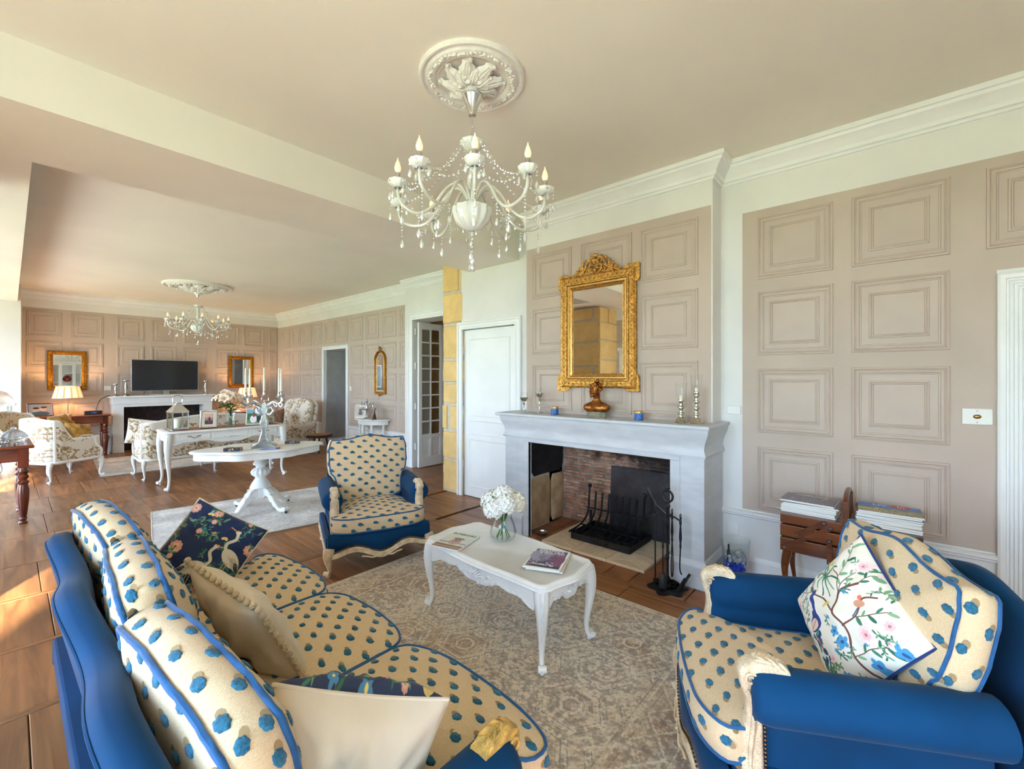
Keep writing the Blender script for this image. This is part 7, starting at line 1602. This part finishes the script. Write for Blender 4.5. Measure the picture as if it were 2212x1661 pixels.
tv = thing('television', 'flat black television standing on the far white mantel', 'television', (2.16, 11.50, 1.101))
add(MB().box(-.565, .565, -.02, .02, .085, .735), 'frame', 'pewter', tv, smooth=0, bevel=.004); add(MB().box(-.55, .55, -.023, -.018, .10, .72), 'screen', 'screen', tv, smooth=0)
add(MB().box(-.05, .05, -.01, .03, .01, .10), 'neck', 'pewter', tv, smooth=0); add(MB().box(-.27, .27, -.09, .09, 0, .012), 'stand_foot', 'white_plastic', tv, smooth=0, bevel=.004)
for x, h, lb in ((1.36, .235, 'short turned pewter candlestick on the left end of the far mantel'), (1.51, .31, 'tall turned pewter candlestick just left of the television'), (2.84, .29, 'turned pewter candlestick right of the television on the far mantel')):
    t = thing('candlestick', lb, 'candlestick', (x, 11.42, 1.101), group='pewter candlesticks on the far mantel')
    add(MB().lathe([(.062, 0), (.062, .008), (.03, .03), (.022, .045), (.016, h*.3), (.030, h*.5), (.028, h*.62), (.014, h*.8), (.018, h*.9), (.052, h*.97), (.052, h)], n=20), 'stem', 'pewter', t)
def turned_table(label, x, y, w_, d_, h, m, legh, rz=0, over=.04, skip=()):
    t = thing('side_table', label, 'table', (x, y, 0), rz)
    add(MB().prism([(-w_/2, -d_/2), (w_/2, -d_/2), (w_/2, d_/2), (-w_/2, d_/2)], 0, 0, prof=[(.014, h-.034), (.002, h-.026), (0, h-.014), (.008, h-.004), (.014, h)]), 'table_top', 'mahogany_flat', t, smooth=30)
    a, b_ = w_/2-over, d_/2-over; add(MB().box(-a, a, -b_, -b_+.02, h-.16, h-.03).box(-a, a, b_-.02, b_, h-.16, h-.03).box(-a, -a+.02, -b_, b_, h-.16, h-.03).box(a-.02, a, -b_, b_, h-.16, h-.03), 'frieze', 'mahogany_flat', t, smooth=0)
    q = legh; pr = [(.030, 0), (.034, .012), (.022, .03), (.030, .05), (.024, .07), (.028, .09), (.043, q*.45), (.044, q*.6), (.034, q*.70), (.046, q*.74), (.026, q*.78), (.040, q*.82), (.040, q*.85), (.028, q*.88), (.044, q*.93), (.034, q*.97), (.034, q)]
    for sx_ in (-1, 1):
        for sy_ in (-1, 1):
            lg = add(MB().lathe(pr, (sx_*(a-.035), sy_*(b_-.035), 0), 20), 'leg', m, t); add(MB().box(sx_*(a-.035)-.038, sx_*(a-.035)+.038, sy_*(b_-.035)-.038, sy_*(b_-.035)+.038, q, h-.03), 'leg_block', m, lg, smooth=0)
    return t
turned_table('brown wooden side table under the lit striped lamp beside the far fireplace', .80, 11.33, .92, .50, .775, 'mahogany', .60)
lampshade_lamp('table lamp with lit striped pleated shade on the brown side table, left', .70, 11.33, .776)
photo('dark wooden photo frame of a couple on the brown side table', (.36, 11.20, .78), R(12), .32, .24, 'walnut', 3)
t = thing('radio', 'small black box radio on the brown side table beside the lamp', 'radio', (1.03, 11.28, .777)); add(MB().box(-.12, .12, -.07, .07, 0, .065), 'body', 'black_plastic', t, smooth=0, bevel=.006); add(MB().box(-.03, .04, -.072, -.069, .02, .045), 'display', 'blue_tin', t, smooth=0)
for k, (x, w_, tilt, m_) in enumerate(((1.17, .035, R(12), 'grey_wood'), (1.235, .04, R(2), 'leather_book'))):
    if m_ not in MAT: mat(m_, rgb(150, 120, 80), .7, noise=.15, nscale=8)
    t = thing('large_book', ['large grey brown book leaning at the foot of the far fireplace', 'tan large book upright against the far fireplace side'][k], 'book', (x, 11.38, .004)); t.rotation_euler = (0, tilt, 0)
    add(MB().box(-w_/2, w_/2, -.14, .14, 0, .36), 'cover', m_, t, smooth=0, bevel=.002); add(MB().box(-w_/2+.004, w_/2-.004, -.142, .136, .004, .363), 'pages', 'paper', t, smooth=0)
t = thing('cable', 'black cable drooping from the far mantel to the brown side table', 'cable', (1.24, 11.50, 1.10)); add(MB().tube(crv([(.05, 0, .01), (0, -.02, 0), (-.10, -.06, -.07), (-.15, -.08, -.20), (-.16, -.08, -.318)], 6), .007, 6), 'cord', 'black_plastic', t)
# table and lamp on the right of the far fireplace
t = thing('side_table', 'round dark wooden side table right of the far fireplace', 'table', (3.55, 11.25, 0))
add(MB().lathe([(.30, .665), (.31, .675), (.31, .69), (.30, .70)], n=36), 'table_top', 'mahogany_flat', t); add(MB().lathe([(.04, .10), (.03, .2), (.045, .3), (.03, .5), (.05, .665)], n=16), 'column', 'mahogany', t)
for k in range(3): a = 2*PI*k/3+.4; add(MB().tube(crv([(.02*math.cos(a), .02*math.sin(a), .18), (.15*math.cos(a), .15*math.sin(a), .12), (.27*math.cos(a), .27*math.sin(a), .018)], 5), .02, 8), 'leg', 'mahogany', t)
lampshade_lamp('table lamp with lit striped shade on the round table behind the lilies', 3.62, 11.28, .701)
t = thing('tea_light', 'white tea light cup on the round dark side table', 'candle', (3.38, 11.10, .701)); add(MB().lathe([(.04, 0), (.048, .035), (.044, .035), (.038, .01), (0, .01)], n=18, cap=(1, 0)), 'cup', 'tea_light', t)
# log slice stool
t = thing('log_stool', 'low stool made of a bark edged log slice beside the far doorway', 'stool', (3.98, 8.42, 0)); out = [(.24*(1+.06*math.sin(3*a)+.03*math.sin(7*a))*math.cos(a), .19*(1+.06*math.sin(3*a))*math.sin(a)) for a in [2*PI*k/36 for k in range(36)]]
add(MB().prism(out, .30, .36, prof=[(.02, .30), (0, .31), (0, .35), (.012, .355)]), 'slab', 'bark', t); add(MB().prism(out, .355, .36, prof=[(.014, .354), (.014, .359)]), 'cut_face', 'log_top', t)
for k in range(3): a = 2*PI*k/3; add(MB().tube([(.12*math.cos(a), .10*math.sin(a), .30), (.17*math.cos(a), .14*math.sin(a), 0)], .018, 8), 'leg', 'bark', t)
# ================================================================ WHITE DEMILUNE TABLE
dt = thing('half_round_table', 'small white half-round table with splayed legs under the arched mirror', 'table', (4.42, 7.15, 0), R(90)); dt.rotation_euler = (0, 0, R(-90)); n = 20   # local -Y faces the room
hp = [(-.44, 0)]+[(.44*math.cos(a)*(1+.03*math.cos(5*a)), -.34*math.sin(a)*(1+.03*math.cos(5*a))) for a in [PI-PI*k/n for k in range(n+1)]]+[(.44, 0)]
add(MB().prism(hp, 0, 0, prof=[(.012, .695), (0, .702), (0, .714), (.012, .72)]), 'table_top', 'white_lacquer', dt, smooth=30)
hq = [(p[0]*.86, p[1]*.84) for p in hp]; add(MB().prism(hq, .62, .695), 'apron', 'white_lacquer', dt, smooth=30)
for a in (R(8), R(52), R(90), R(128), R(172)):
    c_, s_ = math.cos(a), math.sin(a); add(MB().tube(crv([(.34*c_, -.25*s_-.02, .69), (.32*c_, -.24*s_-.02, .50), (.33*c_, -.25*s_-.02, .25), (.44*c_, -.35*s_-.02, .02)], 5), [.021]*8+[.018]*8, 8), 'leg', 'white_lacquer', dt)
photo('white framed portrait photo on the half-round table', (4.22, 7.36, .722), R(-50), .20, .25, 'white_lacquer', 2, .03)
photo('dark backed photo frame turned aside on the half-round table', (4.20, 6.93, .722), R(-115), .16, .21, 'walnut', 3)
t = thing('candelabrum', 'small pewter candelabrum on the half-round table below the arched mirror', 'candelabrum', (4.24, 7.16, .721), R(30)); mb = MB().lathe([(.07, 0), (.06, .012), (.014, .03), (.012, .12), (.022, .15), (.012, .18), (.012, .28), (.02, .30)], n=16); add(mb, 'stem', 'pewter', t)
for k in range(4):
    a = k*PI/2; c_, s_ = math.cos(a), math.sin(a); add(MB().tube(crv([(0, 0, .18), (.06*c_, .06*s_, .16), (.11*c_, .11*s_, .20), (.11*c_, .11*s_, .26)], 5), .009, 8).lathe([(.012, 0), (.026, .012), (.016, .018), (.018, .05), (.012, .05)], (.11*c_, .11*s_, .25), 12), 'branch', 'pewter', t)
add(MB().lathe([(.012, 0), (.026, .012), (.016, .018), (.018, .05), (.012, .05)], (0, 0, .30), 12), 'centre_cup', 'pewter', t)
# ================================================================ DARK TABLE AT THE LEFT EDGE
turned_table('polished mahogany table with turned legs at the left edge of the photo', -.50, 6.86, 1.32, .80, .785, 'mahogany', .56, R(1))
mat('cut_crystal', (.9, .93, .97), .05, trans=.7, bump=.8, bscale=70, ior=1.5)
t = thing('crystal_lamp', 'cut crystal mushroom lamp on a brass fitting on the mahogany table', 'lamp', (-.16, 6.85, .786))
add(MB().lathe([(.10, 0), (.11, .012), (.07, .03), (.03, .06), (.045, .10), (.075, .16), (.08, .20), (.05, .25), (.028, .28), (.03, .31)], n=32, flute=8, fdepth=.06), 'crystal_base', 'cut_crystal', t)
add(MB().lathe([(.03, .30), (.034, .32), (.02, .34), (.02, .37), (.10, .385), (.104, .392)], n=24), 'brass_gallery', 'brass', t)
add(MB().lathe([(.20, .385, 1), (.205, .40, 1), (.19, .425), (.185, .46), (.14, .52), (.07, .55), (.0, .555)], n=60, flute=20, fdepth=.03, cap=(0, 0)), 'crystal_shade', 'cut_crystal', t)
for k in range(12): a = 2*PI*k/12; add(MB().lathe([(.001, 0), (.008, -.02), (.006, -.07), (.001, -.08)], (.175*math.cos(a), .175*math.sin(a), .385), 6), 'prism_drop', 'cut_crystal', t)
t = thing('crystal_decanter', 'cut crystal decanter lying stopper up on the mahogany table corner', 'decanter', (.03, 6.98, .786), R(30)); add(MB().lathe([(.05, 0), (.085, .012, 1), (.10, .05, 1), (.075, .09, 1), (.04, .12), (.03, .125)], n=40, flute=10, fdepth=.06), 'body', 'cut_crystal', t); add(MB().ball((0, 0, .135), .024, 8, 6), 'stopper', 'cut_crystal', t)
t = thing('silver_tray', 'oval pierced silver gallery tray on small feet on the mahogany table', 'tray', (-.05, 6.62, .786), R(12)); ov = lambda a, z, q=1.: (.155*q*math.cos(a), .085*q*math.sin(a), z)
add(MB().loft([[ov(2*PI*k/40, z) for k in range(40)] for z in (.022, .027)]), 'tray_bottom', 'chrome', t); mb = MB()
for z in (.03, .062): mb.tube([ov(2*PI*k/40, z) for k in range(40)], .003, 5, closed=True)
for k in range(44): a = 2*PI*k/44; mb.tube([ov(a, .03), ov(a+.07, .046), ov(a, .062)], .0016, 4)
add(mb, 'gallery_rail', 'silver_mercury', t, kind='stuff')
for k in range(4): add(MB().ball(ov(PI/4+k*PI/2, .012, .9), .011, 8, 6), 'foot', 'silver_mercury', t)
# ================================================================ BEHIND THE CAMERA (seen in the mirrors)
hu = thing('hutch_cabinet', 'tall cream hutch cabinet with glazed doors and drawers behind the viewer', 'cabinet', (1.55, YB+.26, 0), R(180))
add(MB().box(-.65, .65, -.24, .24, .06, .92), 'lower_carcass', 'white_lacquer', hu, smooth=0, bevel=.006); add(MB().box(-.60, .60, .20, .22, .92, 2.05).box(-.62, -.58, -.10, .22, .92, 2.05).box(.58, .62, -.10, .22, .92, 2.05).box(-.66, .66, -.14, .24, 2.05, 2.12), 'upper_carcass', 'white_lacquer', hu, smooth=0)
for j in range(3):
    d_ = add(MB().box(-.60, .60, -.262, -.24, .14+.25*j, .36+.25*j), 'drawer', 'white_lacquer', hu, smooth=0, bevel=.008)
    for s in (-1, 1): add(MB().tube(crv([(s*.3-.06, -.27, .26+.25*j), (s*.3, -.29, .235+.25*j), (s*.3+.06, -.27, .26+.25*j)], 4), .007, 6), 'handle', 'iron', d_)
for z in (1.28, 1.65): add(MB().box(-.58, .58, -.08, .20, z, z+.02), 'shelf', 'white_lacquer', hu, smooth=0)
for x in (-.39, 0, .39): dd = add(MB(Matrix(((1, 0, 0, x), (0, 0, -1, -.10), (0, 1, 0, .94), (0, 0, 0, 1)))).frame(-.195, .195, 0, 1.1, [(0, 0), (0, .02), (.05, .02), (.05, 0)]), 'door', 'white_lacquer', hu, smooth=0)
t = thing('dark_vase', 'round dark vase with red pattern on the hutch shelf', 'vase', (1.55, YB+.22, 1.302)); add(MB().lathe([(.05, 0), (.11, .06), (.13, .13), (.09, .22), (.05, .25), (.055, .27)], n=24), 'body', 'vase_red', t) if 'vase_red' in MAT else None
mat('vase_red', (.01, .01, .012), .2, noise=.9, nscale=9, col2=rgb(180, 60, 30)); 
if not t.children: add(MB().lathe([(.05, 0), (.11, .06), (.13, .13), (.09, .22), (.05, .25), (.055, .27)], n=24), 'body', 'vase_red', t)
dc = thing('display_cabinet', 'cream display cabinet with glazed arched door against the left wall', 'cabinet', (XL+.24, 3.72, 0), R(90))
add(MB().box(-.40, -.36, -.20, .20, .05, 2.0).box(.36, .40, -.20, .20, .05, 2.0).box(-.40, .40, .17, .20, .05, 2.0).box(-.44, .44, -.24, .21, 2.0, 2.06).box(-.40, .40, -.20, .20, 0, .12), 'carcass', 'white_lacquer', dc, smooth=0)
add(MB(Matrix(((1, 0, 0, 0), (0, 0, -1, -.20), (0, 1, 0, .12), (0, 0, 0, 1)))).frame(-.40, .40, 0, 1.88, [(0, 0), (0, .025), (.07, .025), (.07, 0)]), 'door', 'white_lacquer', dc, smooth=0)
for z in (.55, 1.0, 1.45): add(MB().box(-.36, .36, -.17, .17, z, z+.015), 'shelf', 'white_lacquer', dc, smooth=0)
